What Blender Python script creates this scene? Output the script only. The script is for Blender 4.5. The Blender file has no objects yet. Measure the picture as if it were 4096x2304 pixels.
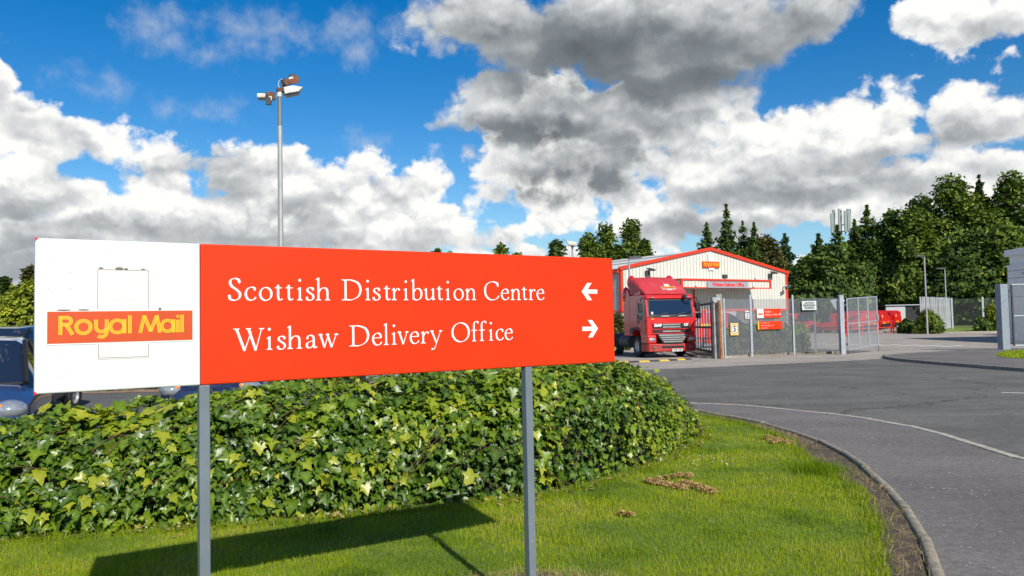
import bpy, bmesh, math, random
import numpy as np
from mathutils import Vector, Matrix

random.seed(7)
RNG = np.random.default_rng(11)
SC = bpy.context.scene
COL = SC.collection

# ---------------------------------------------------------------- camera, light, exposure
EYE = 1.61
PITCH = math.radians(2.565)          # looking slightly up
ROLL = 0.0205                        # the phone was held a little clockwise
cp, sp, cr, sr = math.cos(PITCH), math.sin(PITCH), math.cos(ROLL), math.sin(ROLL)
fwd = Vector((0, cp, sp)); up0 = Vector((0, -sp, cp)); rt0 = Vector((1, 0, 0))
rt = cr * rt0 - sr * up0
up = sr * rt0 + cr * up0
cam_data = bpy.data.cameras.new("camera")
cam_data.sensor_width = 36.0
cam_data.lens = 28.23
cam_data.clip_start = 0.05
cam_data.clip_end = 3000.0
cam = bpy.data.objects.new("camera", cam_data)
COL.objects.link(cam)
m = Matrix((rt, up, -fwd)).transposed().to_4x4()
m.translation = Vector((0, 0, EYE))
cam.matrix_world = m
SC.camera = cam

SUN_EL = math.radians(35.2)
SUN_TO = Vector((0.390, -0.921, 0)).normalized() * math.cos(SUN_EL) + Vector((0, 0, math.sin(SUN_EL)))
sun_data = bpy.data.lights.new("sun", 'SUN')
sun_data.energy = 4.7
sun_data.angle = math.radians(0.5)
sun_data.color = (1.0, 0.955, 0.87)
sun = bpy.data.objects.new("sun", sun_data)
sun.rotation_euler = SUN_TO.to_track_quat('Z', 'Y').to_euler()
COL.objects.link(sun)

SC.view_settings.view_transform = 'Standard'
SC.view_settings.look = 'None'
SC.view_settings.exposure = 0.32
SC.view_settings.gamma = 1.0
SC.view_settings.use_curve_mapping = False
CLOUD_BACK = [(-0.57,0.252,0.029,0.04),(-0.544,0.231,0.041,0.033),(-0.499,0.219,0.043,0.03),(-0.548,0.202,0.059,0.023),(-0.514,0.154,0.068,0.038),(-0.547,0.118,0.055,0.034),(-0.562,0.151,0.036,0.033),(-0.415,0.182,0.046,0.04),(-0.346,0.188,0.062,0.034),(-0.283,0.183,0.055,0.035),(-0.236,0.18,0.038,0.033),(-0.193,0.171,0.043,0.036),(-0.16,0.157,0.044,0.041),(-0.306,0.136,0.159,0.042),(-0.443,0.123,0.122,0.036),(-0.111,0.171,0.019,0.011),(-0.092,0.118,0.064,0.025),(-0.027,0.109,0.045,0.02),(0.032,0.093,0.04,0.012),(-0.141,0.103,0.083,0.034),(-0.455,0.096,0.221,0.027),(0.068,0.137,0.045,0.022),(0.137,0.151,0.044,0.036),(0.206,0.186,0.081,0.043),(0.3,0.199,0.077,0.044),(0.389,0.209,0.077,0.044),(0.419,0.227,0.025,0.028),(0.451,0.206,0.064,0.043),(0.529,0.196,0.074,0.044),(0.59,0.188,0.051,0.04),(0.343,0.149,0.176,0.046),(0.227,0.118,0.132,0.029),(0.469,0.152,0.138,0.035),(0.448,0.127,0.101,0.033),(0.526,0.133,0.074,0.03),(0.203,0.087,0.033,0.008),(0.353,0.072,0.026,0.009),(0.488,0.315,0.055,0.026),(0.552,0.299,0.054,0.027),(0.521,0.282,0.023,0.009),(0.04,0.256,0.09,0.052),(0.098,0.187,0.113,0.043),(0.183,0.23,0.087,0.052),(-0.455,0.06,0.241,0.04),(-0.141,0.069,0.127,0.02),(-0.283,0.098,0.138,0.028),(-0.532,0.085,0.111,0.034)]
SHADE_BACK = [(-0.537,0.215,0.059,0.025,0.33),(-0.495,0.2,0.054,0.019,0.37),(-0.555,0.133,0.043,0.013,0.74),(-0.467,0.115,0.131,0.015,0.49),(-0.547,0.097,0.091,0.017,0.61),(-0.346,0.169,0.058,0.016,0.53),(-0.363,0.198,0.044,0.018,0.29),(-0.25,0.156,0.08,0.012,0.53),(-0.306,0.11,0.181,0.019,0.66),(-0.222,0.127,0.062,0.019,0.41),(-0.092,0.105,0.084,0.015,0.33),(0.409,0.178,0.1,0.016,0.53),(0.32,0.141,0.161,0.016,0.53),(0.227,0.104,0.169,0.02,0.78),(0.477,0.142,0.106,0.015,0.41),(0.517,0.185,0.086,0.019,0.29),(0.343,0.161,0.079,0.014,0.25),(0.522,0.296,0.064,0.02,0.25),(0.276,0.172,0.055,0.019,0.25),(-0.475,0.064,0.217,0.031,0.74),(-0.237,0.079,0.141,0.024,0.57)]
CLOUD_FRONT = [(-0.012,0.367,0.131,0.044),(0.113,0.345,0.188,0.067),(0.234,0.327,0.142,0.066),(0.327,0.335,0.076,0.049),(0.376,0.332,0.035,0.046),(0.265,0.282,0.079,0.027),(0.16,0.295,0.146,0.039),(-0.019,0.283,0.038,0.04),(0.01,0.252,0.085,0.035),(0.085,0.245,0.119,0.04),(0.183,0.249,0.072,0.042),(0.279,0.258,0.055,0.025),(0.059,0.193,0.065,0.027),(0.108,0.167,0.069,0.019),(0.023,0.164,0.035,0.011),(0.158,0.199,0.058,0.033),(-0.085,0.239,0.015,0.017),(-0.05,0.21,0.017,0.012)]
SHADE_FRONT = [(0.112,0.313,0.223,0.05,0.77),(0.208,0.277,0.134,0.027,0.85),(0.038,0.348,0.13,0.036,0.45),(0.304,0.311,0.1,0.039,0.41),(0.03,0.23,0.11,0.02,0.85),(0.109,0.213,0.108,0.014,0.54),(0.183,0.24,0.072,0.019,0.27),(0.073,0.171,0.109,0.024,0.77),(0.157,0.189,0.058,0.019,0.36)]
CLOUD_WISP = [(-0.414,0.344,0.03,0.019),(-0.397,0.325,0.026,0.013),(-0.363,0.315,0.029,0.009),(-0.318,0.356,0.039,0.017),(-0.286,0.354,0.03,0.019),(-0.304,0.331,0.028,0.015),(-0.21,0.348,0.039,0.018),(-0.187,0.32,0.019,0.018),(-0.147,0.344,0.025,0.013),(-0.354,0.255,0.027,0.007),(-0.472,0.277,0.024,0.008),(-0.176,0.22,0.022,0.012),(-0.402,0.256,0.013,0.009)]
# ---------------------------------------------------------------- sky: Nishita plus cumulus
class NG:
    """small helper that writes math nodes"""
    def __init__(self, tree):
        self.t = tree
    def n(self, kind, **kw):
        nd = self.t.nodes.new(kind)
        for k, v in kw.items():
            setattr(nd, k, v)
        return nd
    def put(self, sock, v):
        if isinstance(v, bpy.types.NodeSocket):
            self.t.links.new(v, sock)
        else:
            sock.default_value = v
    def m(self, op, a, b=None, c=None, clamp=False):
        nd = self.n('ShaderNodeMath', operation=op)
        nd.use_clamp = clamp
        self.put(nd.inputs[0], a)
        if b is not None: self.put(nd.inputs[1], b)
        if c is not None: self.put(nd.inputs[2], c)
        return nd.outputs[0]
    def v(self, op, a, b=None, c=None):
        nd = self.n('ShaderNodeVectorMath', operation=op)
        self.put(nd.inputs[0], a)
        if b is not None: self.put(nd.inputs[1], b)
        if c is not None: self.put(nd.inputs[2], c)
        return nd.outputs['Value'] if op in ('LENGTH', 'DOT_PRODUCT', 'DISTANCE') else nd.outputs[0]
    def smooth(self, x, a, b, lo=0.0, hi=1.0):
        nd = self.n('ShaderNodeMapRange', interpolation_type='SMOOTHSTEP')
        self.put(nd.inputs['Value'], x)
        self.put(nd.inputs['From Min'], a); self.put(nd.inputs['From Max'], b)
        self.put(nd.inputs['To Min'], lo); self.put(nd.inputs['To Max'], hi)
        return nd.outputs['Result']
    def noise(self, vec, scale, detail=4, rough=0.5, dist=0.0):
        nd = self.n('ShaderNodeTexNoise')
        if vec is not None: self.put(nd.inputs['Vector'], vec)
        self.put(nd.inputs['Scale'], scale); self.put(nd.inputs['Detail'], detail)
        self.put(nd.inputs['Roughness'], rough); self.put(nd.inputs['Distortion'], dist)
        return nd
    def mixc(self, f, a, b, blend='MIX'):
        nd = self.n('ShaderNodeMix', data_type='RGBA', blend_type=blend)
        self.put(nd.inputs[0], f); self.put(nd.inputs[6], a); self.put(nd.inputs[7], b)
        return nd.outputs[2]
    def ramp(self, x, stops, interp='LINEAR'):
        nd = self.n('ShaderNodeValToRGB')
        cr_ = nd.color_ramp
        cr_.interpolation = interp
        while len(cr_.elements) < len(stops):
            cr_.elements.new(0.5)
        for e_, (p_, c_) in zip(cr_.elements, stops):
            e_.position = p_
            e_.color = (*c_, 1.0)
        self.put(nd.inputs[0], x)
        return nd.outputs[0]

def build_sky():
    w = bpy.data.worlds.new("World")
    SC.world = w
    w.use_nodes = True
    t = w.node_tree
    t.nodes.clear()
    g = NG(t)
    out = g.n('ShaderNodeOutputWorld')
    bg = g.n('ShaderNodeBackground')
    bg.inputs['Strength'].default_value = 0.08
    t.links.new(bg.outputs[0], out.inputs[0])
    sky = g.n('ShaderNodeTexSky', sky_type='NISHITA')
    sky.sun_disc = False
    sky.sun_elevation = SUN_EL
    sky.sun_rotation = math.atan2(SUN_TO.x, SUN_TO.y)
    sky.altitude = 120; sky.air_density = 1.0; sky.dust_density = 0.0; sky.ozone_density = 2.2
    hs = g.n('ShaderNodeHueSaturation')
    hs.inputs['Saturation'].default_value = SKY_SAT
    hs.inputs['Value'].default_value = SKY_VAL
    hs.inputs['Hue'].default_value = SKY_HUE
    t.links.new(sky.outputs[0], hs.inputs['Color'])
    el0 = g.n('ShaderNodeSeparateXYZ'); t.links.new(g.n('ShaderNodeTexCoord').outputs['Generated'], el0.inputs[0])
    blue = g.mixc(g.smooth(el0.outputs[2], 0.0, 0.17, 0.92, 0.0), hs.outputs[0], (3.1, 5.9, 8.0, 1))

    D = g.n('ShaderNodeTexCoord').outputs['Generated']
    sep = g.n('ShaderNodeSeparateXYZ'); t.links.new(D, sep.inputs[0])
    az = g.m('ARCTAN2', sep.outputs[0], sep.outputs[1])
    el = g.m('ARCSINE', sep.outputs[2])
    cmb = g.n('ShaderNodeCombineXYZ')
    g.put(cmb.inputs[0], az); g.put(cmb.inputs[1], el)
    P = cmb.outputs[0]
    # warps: a broad one and a fine one, both in direction space
    w1 = g.noise(D, 7.0, 5, 0.55).outputs['Color']
    w2 = g.noise(D, 30.0, 5, 0.6).outputs['Color']
    wv = g.v('MULTIPLY_ADD', w1, (0.13, 0.09, 0), (-0.065, -0.045, 0))
    wv2 = g.v('MULTIPLY_ADD', w2, (0.034, 0.026, 0), (-0.017, -0.013, 0))
    Pw = g.v('ADD', g.v('ADD', P, wv), wv2)
    Ps = g.v('ADD', P, wv)

    def puff(vec, scale, detail, rough=0.55):
        nd = g.n('ShaderNodeTexVoronoi', feature='F1', distance='EUCLIDEAN')
        nd.normalize = True
        g.put(nd.inputs['Vector'], vec)
        nd.inputs['Scale'].default_value = scale
        nd.inputs['Detail'].default_value = detail
        nd.inputs['Roughness'].default_value = rough
        return nd.outputs['Distance']
    Dw = g.v('ADD', D, g.v('MULTIPLY_ADD', w2, (0.03, 0.03, 0.03), (-0.015, -0.015, -0.015)))
    Dw = g.v('MULTIPLY', Dw, (1, 1, 1.35))
    LIFT = (0.004, -0.002, 0.012)
    pa = puff(Dw, 11.0, 3, 0.5)
    pb = puff(g.v('ADD', Dw, LIFT), 11.0, 3, 0.5)
    emboss = g.m('ADD', g.m('MULTIPLY', g.m('SUBTRACT', pb, pa), 4.5), g.m('MULTIPLY_ADD', pb, -2.1, 0.60))      # lit side of each billow
    fine = g.noise(D, 46.0, 5, 0.6).outputs['Fac']
    Dm = g.v('MULTIPLY', D, (1, 1, 1.5))
    ma = g.noise(Dm, 9.5, 4, 0.55).outputs['Fac']
    mb_ = g.noise(g.v('ADD', Dm, (0.006, -0.003, 0.030)), 9.5, 4, 0.55).outputs['Fac']
    emboss = g.m('ADD', emboss, g.m('MULTIPLY', g.m('SUBTRACT', ma, mb_), 0.9))

    def union(blobs, pos):
        acc = None
        for (ca, ce, ra, re) in blobs:
            r = min(ra, re)
            q = g.v('LENGTH', g.v('MULTIPLY_ADD', pos, (1/ra, 1/re, 0), (-ca/ra, -ce/re, 0)))
            d = g.m('MULTIPLY_ADD', q, -r, r)
            acc = d if acc is None else g.m('SMOOTH_MAX', acc, d, 0.008)
        return acc
    def shade(blobs, pos):
        acc = None
        for (ca, ce, ra, re, wt) in blobs:
            q = g.v('LENGTH', g.v('MULTIPLY_ADD', pos, (1/ra, 1/re, 0), (-ca/ra, -ce/re, 0)))
            s = g.smooth(q, 0.25, 1.35, wt, 0.0)
            acc = s if acc is None else g.m('MAXIMUM', acc, s)
        return acc
    COLS = [(0.0, (0.115, 0.132, 0.146)), (0.3, (0.23, 0.255, 0.275)), (0.55, (0.43, 0.46, 0.48)), (0.78, (0.70, 0.72, 0.735)), (1.0, (1.02, 1.01, 0.97))]

    rough_edge = g.m('ADD', g.m('MULTIPLY_ADD', pa, -0.15, 0.049), g.m('MULTIPLY_ADD', fine, 0.03, -0.015))
    # unseen sky beyond the frame: cumulus thinned there to cut the ambient light
    far = g.smooth(g.v('LENGTH', g.v('MULTIPLY', P, (1/0.78, 1/0.62, 0))), 0.9, 1.15)
    cover = g.noise(D, 2.6, 5, 0.55).outputs['Fac']
    generic = g.m('MULTIPLY', far, g.m('MULTIPLY_ADD', cover, 0.35, -0.205))
    generic = g.m('ADD', generic, g.m('MULTIPLY_ADD', far, 0.2, -0.2))

    col = blue
    # thin wisps
    dw = g.m('ADD', union(CLOUD_WISP, Pw), g.m('MULTIPLY_ADD', fine, 0.05, -0.025))
    aw = g.m('MULTIPLY', g.smooth(dw, -0.012, 0.035), 0.62)
    wc = g.n('ShaderNodeRGB'); wc.outputs[0].default_value = (6.2, 6.6, 7.2, 1)
    col = g.mixc(aw, col, wc.outputs[0])

    def layer(col, blobs, darks, soft, base, extra=None, rim=0.30, relief=1.0):
        d = union(blobs, Pw)
        if extra is not None:
            d = g.m('MAXIMUM', d, extra)
        d = g.m('ADD', d, rough_edge)
        a = g.smooth(d, -0.002, soft)
        s = g.m('MULTIPLY', shade(darks, Pw), g.m('MULTIPLY_ADD', pb, 2.0, 0.45), clamp=True)
        edge = g.smooth(d, 0.0, 0.042, rim, 0.0)
        b = g.m('ADD', g.m('SUBTRACT', base, g.m('MULTIPLY', s, 0.54)), edge)
        damp = g.m('MULTIPLY_ADD', s, -0.75 * relief, relief)
        b = g.m('ADD', b, g.m('MULTIPLY', g.m('ADD', emboss, g.m('MULTIPLY_ADD', fine, 0.05, -0.025)), damp))
        c = g.ramp(b, COLS)
        c = g.v('SCALE', c); c.node.inputs['Scale'].default_value = 10.0
        return g.mixc(a, col, c)
    col = layer(col, CLOUD_BACK, SHADE_BACK, 0.012, 0.81, generic, 0.26, 0.85)
    col = layer(col, CLOUD_FRONT, SHADE_FRONT, 0.024, 0.60, None, 0.16, 0.6)
    g.put(bg.inputs['Color'], col)
    w.cycles.sampling_method = 'MANUAL'
    w.cycles.sample_map_resolution = 512

SKY_SAT, SKY_VAL, SKY_HUE = 1.50, 1.14, 0.505
build_sky()
# ---------------------------------------------------------------- mesh helpers
def link(o, parent=None):
    COL.objects.link(o)
    if parent is not None:
        o.parent = parent
    return o

def tag(o, label=None, cat=None, group=None, kind=None):
    if label: o["label"] = label
    if cat: o["category"] = cat
    if group: o["group"] = group
    if kind: o["kind"] = kind
    return o

def thing(name, label, cat, loc=(0, 0, 0), rz=0.0, group=None, kind=None):
    o = bpy.data.objects.new(name, None)
    o.empty_display_size = 0.2
    o.location = loc
    o.rotation_euler = (0, 0, rz)
    COL.objects.link(o)
    return tag(o, label, cat, group, kind)

def copy_tree(o, parent=None):
    c = o.copy()
    COL.objects.link(c)
    if parent is not None:
        c.parent = parent
    for ch in list(KIDS.get(o.name, ())):
        copy_tree(ch, c)
    return c
KIDS = {}

class MB:
    """collects polygons, then links them as ONE mesh object"""
    def __init__(self, M=None):
        self.v, self.f, self.mi = [], [], []
        self.M = M
        self.cur = 0
    def add(self, vs, fs):
        b = len(self.v)
        for p in vs:
            p = Vector(p)
            self.v.append(tuple(self.M @ p) if self.M is not None else tuple(p))
        for f in fs:
            self.f.append([b + i for i in f])
            self.mi.append(self.cur)
        return self
    def box(self, x0, x1, y0, y1, z0, z1):
        vs = [(x, y, z) for z in (z0, z1) for y in (y0, y1) for x in (x0, x1)]
        return self.add(vs, [(0, 2, 3, 1), (4, 5, 7, 6), (0, 1, 5, 4), (2, 6, 7, 3), (0, 4, 6, 2), (1, 3, 7, 5)])
    def cyl(self, p0, p1, r0, r1=None, n=12, cap=True):
        p0, p1 = Vector(p0), Vector(p1)
        r1 = r0 if r1 is None else r1
        d = (p1 - p0).normalized()
        a = d.orthogonal().normalized(); b = d.cross(a)
        vs = []
        for p, r in ((p0, r0), (p1, r1)):
            for k in range(n):
                t = 2 * math.pi * k / n
                vs.append(p + (a * math.cos(t) + b * math.sin(t)) * r)
        fs = [(k, (k + 1) % n, n + (k + 1) % n, n + k) for k in range(n)]
        if cap:
            fs += [tuple(range(n - 1, -1, -1)), tuple(range(n, 2 * n))]
        return self.add(vs, fs)
    def tube(self, pts, r, n=6):
        pts = [Vector(p) for p in pts]
        rs = r if isinstance(r, (list, tuple)) else [r] * len(pts)
        vs, fs = [], []
        a = None
        for i, p in enumerate(pts):
            d = (pts[min(i + 1, len(pts) - 1)] - pts[max(i - 1, 0)]).normalized()
            if a is None:
                a = d.orthogonal().normalized()
            a = (a - d * a.dot(d)).normalized(); b = d.cross(a)
            for k in range(n):
                t = 2 * math.pi * k / n
                vs.append(p + (a * math.cos(t) + b * math.sin(t)) * rs[i])
        for i in range(len(pts) - 1):
            for k in range(n):
                fs.append((i * n + k, i * n + (k + 1) % n, (i + 1) * n + (k + 1) % n, (i + 1) * n + k))
        fs += [tuple(range(n - 1, -1, -1)), tuple(range((len(pts) - 1) * n, len(pts) * n))]
        return self.add(vs, fs)
    def prism(self, poly, o, ux, uy, depth):
        """poly in the plane (ux, uy) at o, pushed by the vector depth"""
        o, ux, uy, dv = Vector(o), Vector(ux), Vector(uy), Vector(depth)
        n = len(poly)
        lo = [o + ux * a + uy * b for a, b in poly]
        return self.add(lo + [p + dv for p in lo],
                        [tuple(range(n - 1, -1, -1)), tuple(range(n, 2 * n))] + [(k, (k + 1) % n, n + (k + 1) % n, n + k) for k in range(n)])
    def sphere(self, c, rx, ry=None, rz=None, n=12, m_=7, half=False):
        ry = rx if ry is None else ry; rz = rx if rz is None else rz
        vs, fs = [], []
        for i in range(m_ + 1):
            t = math.pi * i / m_ * (0.5 if half else 1.0)
            for k in range(n):
                p = 2 * math.pi * k / n
                vs.append((c[0] + rx * math.sin(t) * math.cos(p), c[1] + ry * math.sin(t) * math.sin(p), c[2] + rz * math.cos(t)))
        for i in range(m_):
            for k in range(n):
                fs.append((i * n + k, (i + 1) * n + k, (i + 1) * n + (k + 1) % n, i * n + (k + 1) % n))
        return self.add(vs, fs)
    def lathe(self, prof, o, ax, n=20):
        """prof: (radius, along) pairs revolved about ax through o"""
        o, d = Vector(o), Vector(ax).normalized()
        a = d.orthogonal().normalized(); b = d.cross(a)
        vs, fs = [], []
        for r, h in prof:
            for k in range(n):
                t = 2 * math.pi * k / n
                vs.append(o + d * h + (a * math.cos(t) + b * math.sin(t)) * r)
        for i in range(len(prof) - 1):
            for k in range(n):
                fs.append((i * n + k, i * n + (k + 1) % n, (i + 1) * n + (k + 1) % n, (i + 1) * n + k))
        return self.add(vs, fs)
    def build(self, name, mats, parent=None, loc=(0, 0, 0), rz=0.0, smooth=False, bevel=0.0, seg=2, fix=True):
        me = bpy.data.meshes.new(name)
        me.from_pydata(self.v, [], self.f)
        mats = mats if isinstance(mats, (list, tuple)) else [mats]
        for m_ in mats:
            me.materials.append(m_)
        if len(mats) > 1:
            me.polygons.foreach_set("material_index", self.mi)
        if fix:
            bm = bmesh.new(); bm.from_mesh(me)
            bmesh.ops.recalc_face_normals(bm, faces=bm.faces)
            if smooth and smooth is not True:
                for e_ in bm.edges:
                    e_.smooth = len(e_.link_faces) == 2 and e_.calc_face_angle(0) < smooth
                for f_ in bm.faces: f_.smooth = True
            elif smooth:
                for f_ in bm.faces: f_.smooth = True
            bm.to_mesh(me); bm.free()
        o = bpy.data.objects.new(name, me)
        o.location = loc
        o.rotation_euler = (0, 0, rz)
        link(o, parent)
        if parent is not None:
            KIDS.setdefault(parent.name, []).append(o)
        if bevel:
            b = o.modifiers.new("bevel", 'BEVEL')
            b.width = bevel; b.segments = seg; b.limit_method = 'ANGLE'; b.angle_limit = math.radians(40)
            b.harden_normals = False
        return o

def raw_mesh(name, co, faces_idx, nper, mats, parent=None, attr=None, smooth=False, midx=None):
    """numpy mesh: co (N,3); faces as a flat index array with nper corners each (int or array)"""
    me = bpy.data.meshes.new(name)
    nv = len(co)
    fi = np.asarray(faces_idx, dtype=np.int32).ravel()
    if isinstance(nper, int):
        nf = len(fi) // nper
        starts = np.arange(0, len(fi), nper, dtype=np.int32)
        tot = np.full(nf, nper, dtype=np.int32)
    else:
        tot = np.asarray(nper, dtype=np.int32); nf = len(tot)
        starts = np.concatenate(([0], np.cumsum(tot)[:-1])).astype(np.int32)
    me.vertices.add(nv); me.vertices.foreach_set("co", np.asarray(co, dtype=np.float32).ravel())
    me.loops.add(len(fi)); me.loops.foreach_set("vertex_index", fi)
    me.polygons.add(nf); me.polygons.foreach_set("loop_start", starts); me.polygons.foreach_set("loop_total", tot)
    if smooth:
        me.polygons.foreach_set("use_smooth", np.ones(nf, dtype=bool))
    for m_ in (mats if isinstance(mats, (list, tuple)) else [mats]):
        me.materials.append(m_)
    if midx is not None:
        me.polygons.foreach_set("material_index", np.asarray(midx, dtype=np.int32))
    if attr is not None:
        a = me.attributes.new("tint", 'FLOAT', 'FACE')
        a.data.foreach_set("value", np.asarray(attr, dtype=np.float32))
    me.update(calc_edges=True)
    o = bpy.data.objects.new(name, me)
    link(o, parent)
    if parent is not None:
        KIDS.setdefault(parent.name, []).append(o)
    return o

def sheet(name, poly, z, mat_, parent=None, kind='structure', label=None, zf=None, step=None):
    """flat polygon at height z (triangulated), listed counter-clockwise or not"""
    bm = bmesh.new()
    vs = [bm.verts.new((x, y, z)) for x, y in poly]
    f = bm.faces.new(vs)
    if f.normal.z < 0: f.normal_flip()
    bmesh.ops.triangulate(bm, faces=[f])
    me = bpy.data.meshes.new(name); bm.to_mesh(me); bm.free()
    me.materials.append(mat_)
    o = bpy.data.objects.new(name, me)
    link(o, parent)
    if parent is not None: KIDS.setdefault(parent.name, []).append(o)
    if kind: o["kind"] = kind
    if label: o["label"] = label
    return o

def catmull(pts, n=6, closed=False):
    P = [np.array(p, float) for p in pts]
    out = []
    N = len(P)
    rng = range(N if closed else N - 1)
    for i in rng:
        p0 = P[(i - 1) % N] if closed or i > 0 else 2 * P[0] - P[1]
        p1 = P[i]; p2 = P[(i + 1) % N]
        p3 = P[(i + 2) % N] if closed or i + 2 < N else 2 * P[N - 1] - P[N - 2]
        for k in range(n):
            t = k / n
            out.append(0.5 * ((2 * p1) + (-p0 + p2) * t + (2 * p0 - 5 * p1 + 4 * p2 - p3) * t * t + (-p0 + 3 * p1 - 3 * p2 + p3) * t ** 3))
    if not closed:
        out.append(P[-1])
    return out

def inside(poly, X, Y):
    """vectorised point-in-polygon"""
    X = np.asarray(X); Y = np.asarray(Y)
    r = np.zeros(X.shape, bool)
    n = len(poly)
    for i in range(n):
        x0, y0 = poly[i]; x1, y1 = poly[(i + 1) % n]
        if y0 == y1: continue
        c = ((y0 > Y) != (y1 > Y)) & (X < (x1 - x0) * (Y - y0) / (y1 - y0) + x0)
        r ^= c
    return r

def vnoise(x, y, seed=0):
    """cheap smooth value noise on numpy arrays, 0..1"""
    xi = np.floor(x).astype(np.int64); yi = np.floor(y).astype(np.int64)
    fx = x - xi; fy = y - yi
    fx = fx * fx * (3 - 2 * fx); fy = fy * fy * (3 - 2 * fy)
    def h(a, b):
        v = np.sin(a * 127.1 + b * 311.7 + seed * 74.7) * 43758.5453
        return v - np.floor(v)
    return (h(xi, yi) * (1 - fx) + h(xi + 1, yi) * fx) * (1 - fy) + (h(xi, yi + 1) * (1 - fx) + h(xi + 1, yi + 1) * fx) * fy

def gz(y):
    """the yard rises gently away from the road"""
    return -0.10 + max(0.0, min(y, 160) - 40) * 0.0075

# ---------------------------------------------------------------- materials
def new_mat(name):
    m_ = bpy.data.materials.new(name)
    m_.use_nodes = True
    t = m_.node_tree
    t.nodes.clear()
    g = NG(t)
    out = g.n('ShaderNodeOutputMaterial')
    b = g.n('ShaderNodeBsdfPrincipled')
    t.links.new(b.outputs[0], out.inputs[0])
    return m_, g, b, out

def mat(name, col, rough=0.5, metal=0.0, var=0.0, vscale=6.0, bump=0.0, bscale=60.0, coat=0.0, spec=0.5, dirt=None, dscale=3.0, damt=0.0):
    m_, g, b, out = new_mat(name)
    b.inputs['Roughness'].default_value = rough
    b.inputs['Metallic'].default_value = metal
    b.inputs['Coat Weight'].default_value = coat
    b.inputs['Coat Roughness'].default_value = 0.06
    b.inputs['Specular IOR Level'].default_value = spec
    c = (*col, 1.0)
    if var > 0 or damt > 0:
        P = g.n('ShaderNodeTexCoord').outputs['Object']
        nz = g.noise(P, vscale, 5, 0.6).outputs['Fac']
        k = g.smooth(nz, 0.3, 0.7, 1 - var, 1 + var)
        cc = g.v('SCALE', c[:3]); g.put(cc.node.inputs['Scale'], k)
        if damt > 0:
            dn = g.noise(P, dscale, 6, 0.65).outputs['Fac']
            f = g.smooth(dn, 0.5, 0.75, 0.0, damt)
            cc = g.mixc(f, cc, (*dirt, 1.0))
        g.put(b.inputs['Base Color'], cc)
    else:
        b.inputs['Base Color'].default_value = c
    if bump > 0:
        P = g.n('ShaderNodeTexCoord').outputs['Object']
        nz = g.noise(P, bscale, 4, 0.6).outputs['Fac']
        bp = g.n('ShaderNodeBump')
        bp.inputs['Strength'].default_value = bump
        bp.inputs['Distance'].default_value = 0.01
        g.put(bp.inputs['Height'], nz)
        g.put(b.inputs['Normal'], bp.outputs[0])
    return m_

def asphalt(name, base, specks, speck_amt, patch=0.12, warm=(1, 1, 1), scale=140.0, cracks=False):
    m_, g, b, out = new_mat(name)
    P = g.n('ShaderNodeTexCoord').outputs['Object']
    fine = g.noise(P, scale, 3, 0.7).outputs['Fac']
    mid = g.noise(P, 15.0, 6, 0.72).outputs['Fac']
    big = g.noise(P, 0.55, 5, 0.6).outputs['Fac']
    k = g.m('MULTIPLY', g.smooth(fine, 0.3, 0.7, 0.62, 1.38), g.smooth(big, 0.3, 0.7, 1 - patch, 1 + patch))
    k = g.m('MULTIPLY', k, g.smooth(mid, 0.3, 0.7, 0.76, 1.24))
    # worn streaks running along the carriageway
    st = g.noise(g.v('MULTIPLY', P, (0.12, 1.4, 1)), 1.1, 5, 0.6).outputs['Fac']
    k = g.m('MULTIPLY', k, g.smooth(st, 0.3, 0.7, 0.9, 1.1))
    oil = g.smooth(g.noise(P, 0.9, 6, 0.7).outputs['Fac'], 0.60, 0.72, 1.0, 0.80)
    k = g.m('MULTIPLY', k, oil)
    c = g.v('SCALE', base); g.put(c.node.inputs['Scale'], k)
    if speck_amt > 0:
        vo = g.n('ShaderNodeTexVoronoi', feature='F1')
        g.put(vo.inputs['Vector'], P); vo.inputs['Scale'].default_value = 20.0
        clump = g.smooth(g.noise(P, 1.7, 4, 0.6).outputs['Fac'], 0.30, 0.62)
        sep = g.n('ShaderNodeSeparateColor'); g.t.links.new(vo.outputs['Color'], sep.inputs[0])
        keep = g.m('GREATER_THAN', sep.outputs[0], 0.42)
        rad = g.m('MULTIPLY', g.m('MULTIPLY', sep.outputs[1], 0.25), clump)
        f = g.m('MULTIPLY', g.m('LESS_THAN', vo.outputs['Distance'], rad), keep)
        c = g.mixc(g.m('MULTIPLY', f, speck_amt), c, (*specks, 1))
    if cracks:
        vo = g.n('ShaderNodeTexVoronoi', feature='DISTANCE_TO_EDGE')
        wv = g.v('ADD', P, g.v('MULTIPLY_ADD', g.noise(P, 1.3, 4, 0.6).outputs['Color'], (1.4, 1.4, 0), (-0.7, -0.7, 0)))
        g.put(vo.inputs['Vector'], wv); vo.inputs['Scale'].default_value = 0.16
        f = g.m('LESS_THAN', vo.outputs['Distance'], 0.0035)
        c = g.mixc(g.m('MULTIPLY', f, 0.5), c, (0.03, 0.03, 0.03, 1))
    g.put(b.inputs['Base Color'], c)
    b.inputs['Roughness'].default_value = 0.9; b.inputs['Specular IOR Level'].default_value = 0.2
    bp = g.n('ShaderNodeBump'); bp.inputs['Strength'].default_value = 0.5; bp.inputs['Distance'].default_value = 0.004
    g.put(bp.inputs['Height'], fine); g.put(b.inputs['Normal'], bp.outputs[0])
    return m_

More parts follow.
